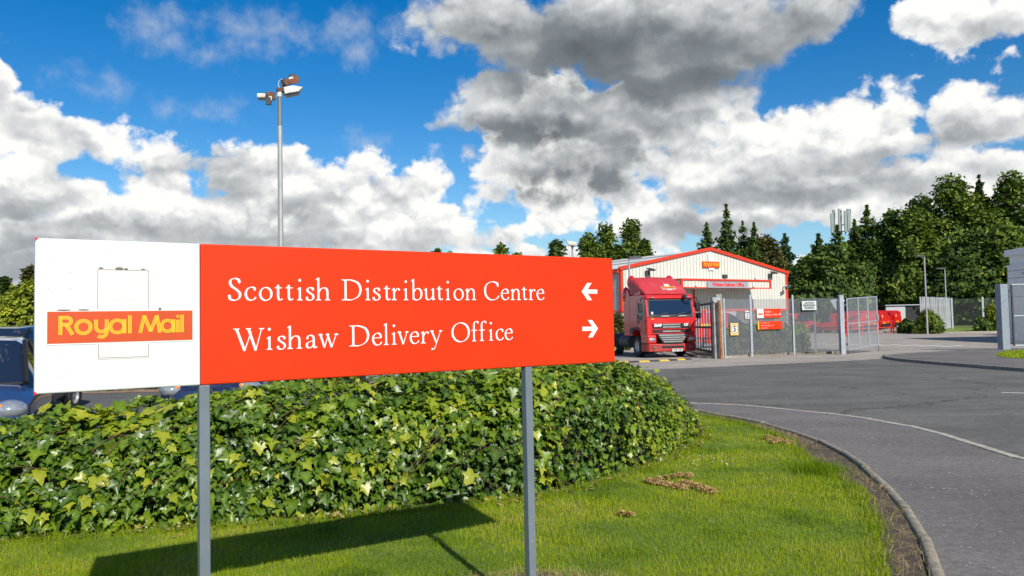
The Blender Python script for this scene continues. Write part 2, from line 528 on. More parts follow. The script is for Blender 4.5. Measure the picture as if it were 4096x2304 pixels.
def leafmat(name, stops, rough=0.5, trans=0.25, spec=0.4, objrand=False, veins=False):
    """leaves: colour follows the leaf's own tint"""
    m_, g, b, out = new_mat(name)
    if objrand:
        f = g.n('ShaderNodeObjectInfo').outputs['Random']
    else:
        at = g.n('ShaderNodeAttribute', attribute_type='GEOMETRY', attribute_name='tint')
        f = at.outputs['Fac']
    c = g.ramp(f, stops)
    if veins:
        rb = g.n('ShaderNodeAttribute', attribute_type='GEOMETRY', attribute_name='rib').outputs['Fac']
        c = g.mixc(g.m('MULTIPLY', g.m('POWER', rb, 1.6), 0.34), c, (0.32, 0.40, 0.08, 1))
    g.put(b.inputs['Base Color'], c)
    b.inputs['Roughness'].default_value = rough
    b.inputs['Specular IOR Level'].default_value = spec
    tr = g.n('ShaderNodeBsdfTranslucent')
    g.put(tr.inputs['Color'], g.v('MULTIPLY', c, (1.25, 1.25, 0.55)))
    mx = g.n('ShaderNodeMixShader'); mx.inputs[0].default_value = trans
    g.t.links.new(b.outputs[0], mx.inputs[1]); g.t.links.new(tr.outputs[0], mx.inputs[2])
    g.t.links.new(mx.outputs[0], out.inputs[0])
    return m_

MT = {}
MT['road'] = asphalt('road_asphalt', (0.132, 0.126, 0.112), (0.3, 0.3, 0.28), 0.10, 0.16, cracks=True)
MT['path'] = asphalt('path_asphalt', (0.150, 0.137, 0.128), (0.62, 0.58, 0.50), 0.85, 0.14, scale=110)
MT['apron'] = asphalt('apron_asphalt', (0.33, 0.29, 0.25), (0.5, 0.5, 0.45), 0.2, 0.12, scale=90, cracks=True)
MT['carpark'] = asphalt('carpark_asphalt', (0.115, 0.112, 0.115), (0.5, 0.5, 0.45), 0.4, 0.15)
MT['kerb'] = mat('kerb_concrete', (0.40, 0.355, 0.285), 0.9, var=0.22, vscale=9, bump=0.5, bscale=120, dirt=(0.12, 0.10, 0.07), dscale=5, damt=0.5)
MT['kerb_old'] = mat('edging_concrete', (0.27, 0.235, 0.175), 0.92, var=0.28, vscale=14, bump=0.6, bscale=110, dirt=(0.09, 0.08, 0.045), dscale=6, damt=0.6)
MT['kerb_dark'] = mat('kerb_dark', (0.24, 0.22, 0.19), 0.9, var=0.25, vscale=6, dirt=(0.06, 0.06, 0.05), dscale=3, damt=0.5)
MT['mark'] = mat('road_paint', (0.66, 0.65, 0.60), 0.7, var=0.15, vscale=20, dirt=(0.25, 0.23, 0.2), dscale=9, damt=0.6)
MT['terrain'] = mat('field_ground', (0.07, 0.10, 0.025), 0.95, var=0.3, vscale=0.5)
MT['brickpave'] = mat('brick_paving', (0.26, 0.17, 0.13), 0.85, var=0.25, vscale=5)
MT['white_panel'] = mat('white_panel', (0.60, 0.62, 0.60), 0.42, var=0.015, vscale=3, dirt=(0.45, 0.44, 0.40), dscale=30, damt=0.16)
MT['red_panel'] = mat('red_panel', (0.61, 0.034, 0.004), 0.42, var=0.06, vscale=1.1, bump=0.03, bscale=220, spec=0.22)
MT['white_print'] = mat('white_print', (0.68, 0.68, 0.66), 0.5)
MT['orange_print'] = mat('orange_print', (0.53, 0.060, 0.005), 0.45, var=0.06, vscale=5)
MT['yellow_print'] = mat('yellow_print', (0.74, 0.44, 0.012), 0.5)
MT['cream_print'] = mat('cream_print', (0.62, 0.615, 0.57), 0.45)
MT['maroon_line'] = mat('maroon_line', (0.22, 0.05, 0.04), 0.6)
MT['faint_line'] = mat('faint_line', (0.66, 0.70, 0.68), 0.6)
MT['grime'] = mat('grime', (0.16, 0.15, 0.11), 0.9)
MT['black'] = mat('black_plastic', (0.012, 0.012, 0.013), 0.45)
MT['rubber'] = mat('tyre_rubber', (0.016, 0.016, 0.016), 0.8)
MT['dark'] = mat('dark_metal', (0.05, 0.051, 0.053), 0.6, var=0.3)
MT['chassis'] = mat('chassis_grey', (0.06, 0.062, 0.062), 0.7, var=0.3, dirt=(0.10, 0.09, 0.07), dscale=4, damt=0.5)
MT['galv'] = mat('galvanised_steel', (0.33, 0.36, 0.39), 0.5, metal=0.25, var=0.12, vscale=5)
MT['mesh'] = mat('mesh_wire', (0.31, 0.33, 0.35), 0.6, metal=0.0)
MT['pole'] = mat('lamp_pole', (0.33, 0.335, 0.33), 0.55, metal=0.2, var=0.08)
MT['pole_dark'] = mat('lamp_pole_upper', (0.17, 0.175, 0.18), 0.6, metal=0.2)
MT['glass'] = mat('dark_glass', (0.010, 0.014, 0.020), 0.04, spec=0.9)
MT['screen'] = mat('windscreen_glass', (0.012, 0.020, 0.040), 0.05, spec=0.8)
MT['chrome'] = mat('chrome_trim', (0.62, 0.62, 0.62), 0.22, metal=0.9)
MT['silver'] = mat('silver_slat', (0.42, 0.42, 0.41), 0.35, metal=0.6, var=0.1)
MT['lamp'] = mat('lamp_lens', (0.42, 0.44, 0.46), 0.10, metal=0.55, coat=0.8)
MT['amber'] = mat('amber_lens', (0.85, 0.22, 0.01), 0.2, coat=0.5)
MT['redlens'] = mat('red_lens', (0.45, 0.01, 0.008), 0.2, coat=0.5)
MT['truck_red'] = mat('truck_paint', (0.58, 0.014, 0.014), 0.32, var=0.08, coat=0.45, dirt=(0.30, 0.10, 0.08), dscale=2.4, damt=0.18)
MT['truck_faded'] = mat('deflector_paint', (0.50, 0.040, 0.045), 0.5, var=0.10, dirt=(0.55, 0.14, 0.14), dscale=2, damt=0.35)
MT['bumper_dirty'] = mat('bumper_paint', (0.36, 0.016, 0.014), 0.5, var=0.15, dirt=(0.24, 0.13, 0.085), dscale=2.6, damt=0.85)
MT['van_red'] = mat('van_paint', (0.60, 0.010, 0.012), 0.3, coat=0.6, var=0.05)
MT['blue_car'] = mat('blue_car_paint', (0.028, 0.050, 0.135), 0.25, coat=1.0, spec=0.6, var=0.04)
MT['navy_car'] = mat('navy_car_paint', (0.014, 0.020, 0.052), 0.25, coat=1.0, spec=0.6)
MT['grey_car'] = mat('grey_car_paint', (0.05, 0.055, 0.06), 0.3, coat=0.8)
MT['cladding'] = mat('pale_cladding', (0.57, 0.55, 0.48), 0.5, var=0.05, vscale=1.2)
MT['cladding_grey'] = mat('grey_cladding', (0.40, 0.40, 0.40), 0.55, var=0.05, vscale=1.2)
MT['trim'] = mat('red_trim', (0.58, 0.036, 0.010), 0.4, var=0.06)
MT['roof'] = mat('roof_sheet', (0.66, 0.65, 0.60), 0.45, var=0.05, vscale=0.8)
MT['brick'] = mat('grey_brick', (0.13, 0.115, 0.10), 0.9, var=0.3, vscale=4)
MT['mortar'] = mat('mortar', (0.26, 0.25, 0.23), 0.95)
MT['grey_board'] = mat('grey_board', (0.30, 0.30, 0.33), 0.5)
MT['red_print'] = mat('red_print', (0.60, 0.012, 0.015), 0.45)
MT['concrete'] = mat('concrete_post', (0.30, 0.285, 0.25), 0.9, var=0.3, vscale=3, bump=0.4, bscale=40, dirt=(0.12, 0.115, 0.10), dscale=1.6, damt=0.7)
MT['rust'] = mat('rusted_pipe', (0.27, 0.10, 0.03), 0.85, var=0.35, vscale=5, dirt=(0.42, 0.19, 0.05), dscale=3, damt=0.6)
MT['rail_red'] = mat('red_rail', (0.68, 0.03, 0.02), 0.4)
MT['yellow_bump'] = mat('yellow_rubber', (0.74, 0.44, 0.03), 0.75, var=0.12, vscale=9, dirt=(0.25, 0.18, 0.06), dscale=7, damt=0.5)
MT['yellow_sign'] = mat('yellow_sign', (0.80, 0.52, 0.14), 0.5)
MT['black_print'] = mat('black_print', (0.02, 0.02, 0.02), 0.5)
MT['purple_ring'] = mat('ring_print', (0.24, 0.10, 0.10), 0.5)
MT['render_grey'] = mat('white_render', (0.78, 0.78, 0.76), 0.8, var=0.06, vscale=0.9)
MT['render_cap'] = mat('white_coping', (0.74, 0.74, 0.72), 0.6, var=0.05)
MT['shutter'] = mat('roller_shutter', (0.45, 0.46, 0.47), 0.5, metal=0.2, var=0.06)
MT['bark'] = mat('bark', (0.07, 0.055, 0.04), 0.95, var=0.3, vscale=6)
MT['soil'] = mat('soil', (0.075, 0.055, 0.035), 1.0, var=0.4, vscale=14, bump=0.9, bscale=50, dirt=(0.22, 0.16, 0.075), dscale=9, damt=0.8)
MT['stem'] = mat('ivy_stem', (0.12, 0.055, 0.03), 0.8, var=0.3, vscale=30)
MT['shoot'] = mat('ivy_shoot', (0.30, 0.30, 0.08), 0.7)
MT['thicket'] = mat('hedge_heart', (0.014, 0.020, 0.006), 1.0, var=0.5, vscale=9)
# ---------------------------------------------------------------- ground, roads, paths
def build_ground():
    # terrain to the horizon, a touch below every paved sheet, following the yard's slope
    xs = np.linspace(-900, 900, 37)
    ys = np.concatenate((np.linspace(-300, 20, 9), np.linspace(40, 160, 25), np.linspace(200, 1500, 14)))
    co = [(x, y, gz(y) - 0.14) for y in ys for x in xs]
    nx = len(xs)
    fs = [(j * nx + i, j * nx + i + 1, (j + 1) * nx + i + 1, (j + 1) * nx + i) for j in range(len(ys) - 1) for i in range(nx - 1)]
    o = MB().add(co, fs).build("ground", MT['terrain'])
    tag(o, kind='structure')
    # yard and apron: one worn pale sheet, sloped beyond the gate
    ysl = [16, 40] + list(np.linspace(46, 130, 15))
    co = []
    for y in ysl:
        co += [(-4 - y * 0.15, y, gz(y) - 0.006), (75, y, gz(y) - 0.006)]
    fs = [(2 * k, 2 * k + 1, 2 * k + 3, 2 * k + 2) for k in range(len(ysl) - 1)]
    o = MB().add(co, fs).build("yard", MT['apron'])
    tag(o, kind='structure')
    # carriageway
    far = [(60, 37.6), (40.0, 35.6), (19.0, 33.7), (15.9, 33.2), (13.4, 31.7), (10.7, 30.7), (6.6, 29.0), (4.37, 28.5), (-6, 26.6), (-26, 23.4)]
    near = [(-26, 17.2), (-3.6, 17.6), (1.0, 16.9), (3.5, 15.9), (4.2, 15.4), (4.9, 14.5), (5.4, 13.7), (5.8, 12.8), (5.92, 11.6), (5.85, 10.5), (5.75, 9.8), (5.75, 9.0), (6.0, 7.4), (6.5, 5.2), (7.4, 2.0), (60, 2.0)]
    o = sheet("road", far + near, -0.100, MT['road'])
    # car park on the left behind the hedge, brick strip at its back
    sheet("car_park", [(-34, 8.6), (-3.9, 9.1), (-2.9, 17.0), (-3.4, 22.6), (-34, 22.6)], -0.094, MT['carpark'])
    sheet("brick_strip", [(-34, 22.6), (-3.4, 22.6), (-3.4, 25.2), (-34, 25.2)], -0.086, MT['brickpave'])
    # footpath
    inner = [(1.6, 15.0), (2.96, 14.34), (3.29, 13.86), (3.54, 13.03), (3.78, 12.2), (3.88, 11.16), (3.9, 10.36), (3.81, 9.4), (3.71, 8.75), (3.55, 8.03), (3.4, 7.38), (3.25, 6.84), (3.08, 6.32), (2.94, 5.92), (2.8, 5.53), (2.65, 5.19), (2.3, 4.4), (1.8, 3.4), (1.1, 2.2)]
    inner = [tuple(p) for p in catmull(inner, 3)]
    outer = [(1.0, 16.75), (3.35, 15.76), (4.16, 15.29), (4.75, 14.39), (5.25, 13.55), (5.6, 12.57), (5.75, 11.44), (5.68, 10.32), (5.6, 9.63), (5.58, 8.82), (5.8, 7.3), (6.25, 5.2), (7.1, 2.2)]
    outer = [tuple(p) for p in catmull(outer, 3)]
    sheet("footpath", [(-3.0, 17.45), (-3.0, 15.9)][::-1] and ([(-3.0, 16.0)] + inner + outer[::-1] + [(-3.0, 17.3)]), 0.0, MT['path'])
    # outer kerb: separate stones with open joints
    root = thing("kerb", None, None, kind='structure')
    root["kind"] = 'structure'
    kerb_run(root, outer, 0.125, -0.16, 0.006, 0.915, MT['kerb'], +1)
    # inner round-topped edging
    root = thing("path_edging", None, None, kind='structure')
    edging_run(root, inner, 0.95)
    # lawn surface
    lawn = [(-9, 8.8), (-9, 1.0), (0.4, 1.0)] + [(x - 0.05, y - 0.02) for x, y in inner[::-1]] + [(1.2, 15.0), (-3.8, 15.6), (-3.8, 9.0)]
    global LAWN
    LAWN = lawn
    m_, g, b, out = new_mat("lawn_turf")
    P = g.n('ShaderNodeTexCoord').outputs['Object']
    a = g.noise(P, 3.0, 5, 0.6).outputs['Fac']; f = g.noise(P, 55, 4, 0.7).outputs['Fac']
    c = g.ramp(g.m('MULTIPLY_ADD', f, 0.6, g.m('MULTIPLY', a, 0.4)), [(0.3, (0.05, 0.09, 0.006)), (0.55, (0.12, 0.18, 0.012)), (0.75, (0.20, 0.22, 0.035))])
    g.put(b.inputs['Base Color'], c); b.inputs['Roughness'].default_value = 0.95
    sheet("lawn", lawn, 0.022, m_)
    # bare soil along the edging
    soil_in = [(3.05, 13.6), (3.45, 12.4), (3.58, 11.3), (3.55, 10.4), (3.33, 9.3), (3.22, 8.3), (3.14, 7.5), (2.98, 6.9), (2.8, 6.35), (2.62, 5.85), (2.42, 5.45), (2.28, 5.06), (1.9, 4.3), (1.4, 3.3)]
    edge = [p for p in inner if p[1] < 13.7]
    edge = [(x - 0.06, y) for x, y in edge if y > 3.3]
    sheet("soil_strip", soil_in[::-1] + edge[::1] if False else edge + soil_in[::-1], 0.028, MT['soil'])
    global SOIL_IN
    SOIL_IN = soil_in
    sheet("soil_patch", [(0.12 + (0.50 + 0.12 * math.sin(3 * t)) * math.cos(t) * 1.1, 4.66 + 0.50 * math.sin(t) * (1 + 0.15 * math.sin(5 * t))) for t in np.linspace(0, 2 * math.pi, 22, endpoint=False)], 0.027, MT['soil'])
    # far island with dark path, kerb and a lawn corner
    isl = [(15.9, 34.3), (15.2, 33.0), (14.75, 31.4), (14.6, 29.6), (14.65, 27.6), (14.8, 25.6), (15.0, 23.4), (15.3, 20.5), (16.0, 17.0), (18, 11), (60, 11), (60, 37.0), (19.5, 36.4)]
    sheet("island_path", isl, -0.002, MT['path'])
    root = thing("island_kerb", None, None, kind='structure')
    kerb_run(root, [tuple(p) for p in catmull([(19.5, 36.5)] + isl[:10], 3)], 0.13, -0.16, 0.006, 0.95, MT['kerb_dark'], +1)
    sheet("island_lawn", [(19.6, 32.6), (18.9, 31.6), (18.2, 30.0), (18.0, 28.3), (18.6, 24), (20, 18), (60, 18), (60, 34.5), (24, 36.6), (21.6, 35.4)], 0.006, m_)
    # kerbed bed the fence stands on
    bed = [(8.9, 47), (8.75, 41.2), (8.45, 38.0), (8.35, 36.7), (8.62, 35.9), (9.3, 35.95), (10.9, 37.2), (13.1, 38.1), (14.8, 38.15), (16.1, 38.2), (16.1, 39.6), (15.9, 41.0), (13, 41.2), (11, 41.6), (10.0, 47)]
    sheet("planting_bed", bed, -0.012, MT['soil'])
    root = thing("bed_kerb", None, None, kind='structure')
    kerb_run(root, [tuple(p) for p in catmull(bed[:11], 3)], 0.14, -0.16, 0.004, 0.95, MT['kerb'], +1)
    # painted markings
    marks = thing("road_markings", None, None, kind='structure')
    def dash(x, y, L, w, a, z=-0.0955):
        ca, sa = math.cos(a), math.sin(a)
        MB(Matrix.Translation((x, y, 0)) @ Matrix.Rotation(a, 4, 'Z')).add([(-L / 2, -w / 2, z), (L / 2, -w / 2, z), (L / 2, w / 2, z), (-L / 2, w / 2, z)], [(0, 1, 2, 3)]).build("painted_dash", MT['mark'], marks)
    dash(11.6, 16.9, 2.4, 0.11, -0.60)
    for k in range(5):
        dash(12.7 + k * 1.25, 34.9 - 0.23 * k, 0.75, 0.16, -0.18)
        dash(12.9 + k * 1.25, 35.35 - 0.23 * k, 0.75, 0.16, -0.18)
    for k in range(10):                                  # pedestrian crossing inside the gate
        t = k / 9
        x, y = 17.2 + 6.4 * t, 51.6 - 8.2 * t
        z = gz(y) + 0.004
        MB(Matrix.Translation((x, y, z)) @ Matrix.Rotation(0.62, 4, 'Z')).add([(-1.3, -0.24, 0), (1.3, -0.24, 0), (1.3, 0.24, 0), (-1.3, 0.24, 0)], [(0, 1, 2, 3)]).build("painted_dash", MT['mark'], marks)
    for (x0, y0, x1, y1) in ((20.5, 63.5, 31.5, 66.8), (25.5, 59.0, 31, 62.5), (24.8, 41.5, 34, 44.2)):
        L = math.hypot(x1 - x0, y1 - y0); a = math.atan2(y1 - y0, x1 - x0)
        vs = []
        n = 8
        for k in range(n + 1):
            x = x0 + (x1 - x0) * k / n; y = y0 + (y1 - y0) * k / n
            for s in (-0.06, 0.06):
                vs.append((x - s * math.sin(a), y + s * math.cos(a), gz(y) + 0.004))
        MB().add(vs, [(2 * k, 2 * k + 2, 2 * k + 3, 2 * k + 1) for k in range(n)]).build("painted_line", MT['mark'], marks)
    # grass bank at the back of the yard with its kerb
    sheet("back_lawn", [(35.4, 71.6), (36.2, 67.4), (39.5, 65.8), (75, 66), (75, 150), (58, 112), (44, 83), (38, 76)], 0.0, MT['backlawn'])
    o = COL.objects["back_lawn"]
    for v in o.data.vertices: v.co.z = gz(v.co.y) + 0.06
    root = thing("back_kerb", None, None, kind='structure')
    kerb_run(root, [(38, 76.2), (36.4, 73.5), (35.3, 71.6), (36.1, 67.3), (39.5, 65.6), (48, 65.6), (60, 65.8)], 0.14, -0.05, 0.22, 1.9, MT['kerb'], +1)

MT['backlawn'] = mat('back_lawn_turf', (0.14, 0.20, 0.018), 0.95, var=0.3, vscale=2.2, bump=0.8, bscale=25)

def resample(pts, step):
    P = [Vector((p[0], p[1], 0)) for p in pts]
    out = [P[0]]; acc = 0.0
    for a, b in zip(P[:-1], P[1:]):
        L = (b - a).length
        if L < 1e-6: continue
        t = step - acc
        while t <= L:
            out.append(a + (b - a) * (t / L)); t += step
        acc = (acc + L) % step if True else 0
        acc = L - (t - step)
    return out

def kerb_run(root, pts, w, z0, z1, step, mat_, side):
    P = resample(pts, step)
    for a, b in zip(P[:-1], P[1:]):
        d = (b - a).normalized(); n = Vector((-d.y, d.x, 0)) * side
        g = 0.006
        a2, b2 = a + d * g, b - d * g
        dz = random.uniform(-0.005, 0.004); off = random.uniform(-0.006, 0.006)
        c = 0.02
        prof = [(off, z0), (off, z1 + dz), (off + w - c, z1 + dz), (off + w, z1 + dz - c), (off + w + 0.012, z0)]
        vs = [(p + n * u + Vector((0, 0, z)))[:] for p in (a2, b2) for u, z in prof]
        k = len(prof)
        fs = [(i, i + 1, k + i + 1, k + i) for i in range(k - 1)] + [tuple(range(k)), tuple(range(2 * k - 1, k - 1, -1))]
        MB().add(vs, fs).build("kerbstone", mat_, root)

def edging_run(root, pts, step):
    P = resample(pts, step)
    for a, b in zip(P[:-1], P[1:]):
        d = (b - a).normalized(); n = Vector((d.y, -d.x, 0))
        a2, b2 = a + d * 0.009, b - d * 0.009
        dz = random.uniform(-0.010, 0.010)
        lo_ = random.uniform(-0.008, 0.008)
        prof = [(lo_ - 0.042 + 0.042 * (1 - math.cos(t)), 0.028 + 0.030 * math.sin(t) + dz) for t in np.linspace(0, math.pi, 7)]
        prof = [(lo_ - 0.042, -0.1)] + prof + [(lo_ + 0.042, -0.1)]
        k = len(prof)
        vs = [(p + n * u + Vector((0, 0, z)))[:] for p in (a2, (a2 + b2) / 2, b2) for u, z in prof]
        fs = [(j * k + i, j * k + i + 1, (j + 1) * k + i + 1, (j + 1) * k + i) for j in range(2) for i in range(k - 1)]
        fs += [tuple(range(k)), tuple(range(3 * k - 1, 2 * k - 1, -1))]
        MB().add(vs, fs).build("edging_stone", MT['kerb_old'], root, smooth=0.7)
build_ground()
# ---------------------------------------------------------------- lettering
def ribbon(pts, widthf, closed=False):
    """variable-width stroke -> list of quads (2d)"""
    P = [np.array(p, float) for p in pts]
    n = len(P)
    L, Rr_ = [], []
    for i in range(n):
        a = P[(i - 1) % n] if closed or i > 0 else P[i]
        b = P[(i + 1) % n] if closed or i < n - 1 else P[i]
        t = b - a; t = t / (np.linalg.norm(t) + 1e-9)
        nn = np.array([-t[1], t[0]])
        w = widthf(t) / 2
        L.append(P[i] + nn * w); Rr_.append(P[i] - nn * w)
    q = []
    for i in range(n if closed else n - 1):
        j = (i + 1) % n
        q.append((L[i], Rr_[i], Rr_[j], L[j]))
    return q

PEN = np.array([math.cos(0.30), math.sin(0.30)])
def pen(thick=11.0, thin=3.4):
    return lambda t: thin + (thick - thin) * abs(t[0] * PEN[1] - t[1] * PEN[0]) ** 1.3

def serif_glyph(ch):
    """old-style roman letter: x-height 61, capitals 100; returns list of polygons"""
    out = []
    def S(pts, closed=False, thick=11, thin=3.4, n=6, curve=True):
        p = catmull(pts, n, closed) if curve else pts
        out.append(ribbon(p, pen(thick, thin), closed))
    def PL(p): out.append([tuple(np.array(q, float) for q in p)])
    def line(a, b, w):
        out.append(ribbon([a, b], lambda t: w))
    def stem(x, y0, y1, w=10): PL([(x - w / 2, y0), (x + w / 2, y0), (x + w / 2, y1), (x - w / 2, y1)])
    def foot(x, w=13, y=0): PL([(x - w, y), (x + w, y), (x + w, y + 2.6), (x + 5, y + 7), (x - 5, y + 7), (x - w, y + 2.6)])
    def head(x, w=13, y=100): PL([(x - w, y), (x - w, y - 2.6), (x - 5, y - 7), (x + 5, y - 7), (x + w, y - 2.6), (x + w, y)])
    def flag(x, y): PL([(x - 14, y - 8), (x - 4, y - 12), (x + 5, y - 8), (x + 5, y + 1), (x + 2, y + 1)])
    def dot(x, y, r): PL([(x + r * math.cos(t), y + r * math.sin(t)) for t in np.linspace(0, 2 * math.pi, 14, endpoint=False)])
    if ch == 'i': stem(14, 0, 60); foot(14); flag(14, 60); dot(14, 93, 6.8)
    elif ch == 'l': stem(14, 0, 106); foot(14); flag(14, 106)
    elif ch in 'nh':
        top = 60 if ch == 'n' else 106
        r = 54 if ch == 'n' else 58
        stem(14, 0, top); foot(14); flag(14, top); S([(18, 42), (26, 53), (r - 18, 59), (r - 4, 53), (r, 38), (r, 28)]); stem(r, 0, 30); foot(r)
    elif ch == 'r': stem(14, 0, 60); foot(14, 14); flag(14, 60); S([(18, 40), (25, 52), (34, 58), (42, 56)], thick=8); dot(41, 53, 5.5)
    elif ch == 'u': stem(14, 16, 61); flag(14, 60); S([(14, 22), (17, 8), (28, 2.5), (41, 7), (51, 18)]); stem(54, 4, 61); flag(54, 60); PL([(49, 6), (49, 0), (54, 0), (66, 4), (66, 7), (59, 8)])
    elif ch == 'o': S([(31 + 25.5 * math.cos(t), 29.5 + 29 * math.sin(t)) for t in np.linspace(0, 2 * math.pi, 12, endpoint=False)], True, n=4)
    elif ch == 'O': S([(57 + 49 * math.cos(t), 50 + 49 * math.sin(t)) for t in np.linspace(0, 2 * math.pi, 16, endpoint=False)], True, thick=12.5, n=4)
    elif ch == 'c': S([(48, 50), (42, 57.5), (30, 59.5), (16, 53), (7.5, 38), (7.5, 22), (15, 7), (29, 1.5), (42, 5), (51, 15)]); dot(46, 49, 5.5)
    elif ch == 'e': line((10, 36.5), (48, 36.5), 4); S([(48, 36), (45, 51), (34, 59.5), (21, 57), (9, 45), (6.5, 28), (13, 10), (27, 1.5), (42, 5), (52, 16)])
    elif ch == 's': S([(35, 47), (33, 56), (22, 59.5), (11, 55), (9, 44), (19, 35), (32, 26), (37, 14), (29, 3), (17, 1), (7, 6), (5, 16)]); PL([(34, 44), (37, 44), (36, 60), (34, 58)]); PL([(4, 18), (6, 18), (6, 2), (4, 0)])
    elif ch == 't': S([(16, 70), (16, 30), (16, 16), (20, 5), (28, 2.5), (36, 8)]); line((2, 57.5), (34, 57.5), 4.5); PL([(3, 57), (19, 57), (19, 74)])
    elif ch == 'b': stem(14, 2, 106); flag(14, 106); S([(18, 44), (27, 55), (40, 59), (54, 50), (59, 31), (54, 13), (42, 3), (28, 1.5), (16, 7)])
    elif ch == 'a': S([(9, 47), (16, 57), (28, 59.5), (38, 53), (41, 40), (41, 15), (44, 4), (50, 2), (56, 7)]); S([(41, 35), (25, 31), (11, 24), (7.5, 13), (13, 3.5), (24, 2), (34, 8), (40, 16)]); dot(11, 46, 5)
    elif ch == 'v': line((10, 59), (31, 0), 10); line((31, 1), (51, 59), 4.5); foot(10, 11, 58); foot(51, 10, 58)
    elif ch == 'w': line((10, 59), (29, 0), 10); line((29, 1), (46, 54), 4.5); line((44, 59), (64, 0), 10); line((64, 1), (86, 59), 4.5); foot(10, 11, 58); foot(44, 9, 58.4); foot(87, 11, 58)
    elif ch == 'y': line((10, 59), (35, 2), 10); line((59, 59), (27, -22), 4.5); S([(28, -20), (20, -31), (10, -32)], thick=6); dot(11, -30, 5.5); foot(10, 11, 58); foot(60, 10, 58)
    elif ch == 'f': S([(18, 0), (18, 60), (18, 84), (22, 98), (33, 104), (44, 100)]); foot(18); line((3, 57.5), (38, 57.5), 4.5); dot(43, 98, 5.5)
    elif ch == 'S': S([(50, 79), (46, 91), (32, 98), (15, 93), (9.5, 78), (18, 62), (36, 49), (51, 33), (50, 14), (37, 3), (22, 1.5), (9, 8), (6, 24)], thick=12); PL([(48, 74), (51, 74), (52, 98), (49, 95)]); PL([(4.5, 27), (7, 27), (6, 4), (4, 1)])
    elif ch == 'C': S([(90, 74), (82, 90), (61, 98), (36, 94), (15, 78), (8, 50), (15, 22), (36, 4), (60, 1.5), (80, 8), (94, 23)], thick=12.5); PL([(88, 70), (91, 70), (91, 98), (87, 92)])
    elif ch == 'D': stem(22, 0, 100, 11); foot(20, 18); head(20, 18); S([(22, 97), (50, 97), (85, 83), (98, 52), (87, 20), (54, 3), (22, 3)], thick=12.5)
    elif ch == 'W': line((16, 98), (51, 0), 11.5); line((51, 1), (80, 86), 4.5); line((68, 98), (100, 0), 11.5); line((100, 1), (126, 98), 4.5); head(15, 14); head(68, 12, 100.4); head(126, 12)
    elif ch == '<':   # block arrow, pointing left
        PL([(0, 50), (42, 100), (75, 100), (46, 62), (46, 38), (75, 0), (42, 0)][:3] + [(34, 50)]); PL([(0, 50), (34, 50), (75, 0), (42, 0)]); PL([(26, 38), (116, 38), (116, 62), (26, 62)])
    elif ch == '>':
        PL([(116, 50), (82, 50), (41, 100), (74, 100)]); PL([(116, 50), (74, 0), (41, 0), (82, 50)]); PL([(0, 38), (90, 38), (90, 62), (0, 62)])
    return out

def bounds(polys):
    xs = [p[0] for q in polys for f in q for p in f]
    return min(xs), max(xs)

def put_polys(mb, polys, place, k0):
    """place(x, y, level) -> 3d; each stroke lies a hair above the one before it"""
    for q in polys:
        lv = k0[0]; k0[0] += 1
        for f in q:
            mb.add([place(p[0], p[1], lv) for p in f], [tuple(range(len(f)))])

def rm_wordmark():
    """three-line rounded word, units: baseline 0, capital 75, width 468"""
    paths = []
    def arc(cx, cy, r, a0, a1, n=16): return [(cx + r * math.cos(math.radians(a0 + (a1 - a0) * k / n)), cy + r * math.sin(math.radians(a0 + (a1 - a0) * k / n))) for k in range(n + 1)]
    A = paths.append
    A(([(7, 0), (7, 75)], False)); A(([(7, 68), (28, 68)] + arc(30, 54, 14, 90, -90, 10) + [(7, 40)], False)); A(([(27, 40), (50, 0)], False))
    A((arc(88, 29.5, 25.5, 0, 360, 28)[:-1], True))
    A(([(133, 59), (133, 29)] + arc(152.5, 29, 19.5, 180, 360, 12), False)); A(([(172, 59), (172, 8)] + arc(152.5, 8, 19.5, 0, -130, 10), False))
    A((arc(211, 29.5, 25.5, 0, 360, 28)[:-1], True)); A(([(237.5, 0), (237.5, 59)], False))
    A(([(258, 0), (258, 75)], False))
    A(([(297, 0), (313, 74)], False)); A(([(313, 72), (337, 6)], False)); A(([(337, 6), (361, 72)], False)); A(([(361, 74), (373, 0)], False))
    A((arc(403, 28.5, 23, 0, 360, 26)[:-1], True)); A(([(427, 0), (427, 56)], False))
    A(([(444, 0), (444, 54)], False)); A((arc(444, 68, 4.6, 0, 360, 12)[:-1], True))
    A(([(461, 0), (461, 75)], False))
    out = []
    for pts, closed in paths:
        P = [np.array(p, float) for p in pts]; n = len(P)
        for off in (-5.1, 0.0, 5.1):
            if len(pts) == 12 and closed and off != 0: continue
            Q = []
            for i in range(n):
                a = P[(i - 1) % n] if closed or i > 0 else P[i]
                b = P[(i + 1) % n] if closed or i < n - 1 else P[i]
                t = b - a; t /= np.linalg.norm(t)
                Q.append(P[i] + np.array([-t[1], t[0]]) * off)
            out.append(ribbon(Q, lambda t: 3.5, closed))
    return out
WORDMARK = rm_wordmark()

def wordmark_mesh(mb, frame, w, lift, dl):
    """frame(x, y, n) -> point; word of width w centred at 0, baseline-to-cap centred"""
    s = w / 468.0
    put_polys(mb, WORDMARK, lambda x, y, lv: frame((x - 234) * s, (y - 30) * s, lift + dl * lv), [0])

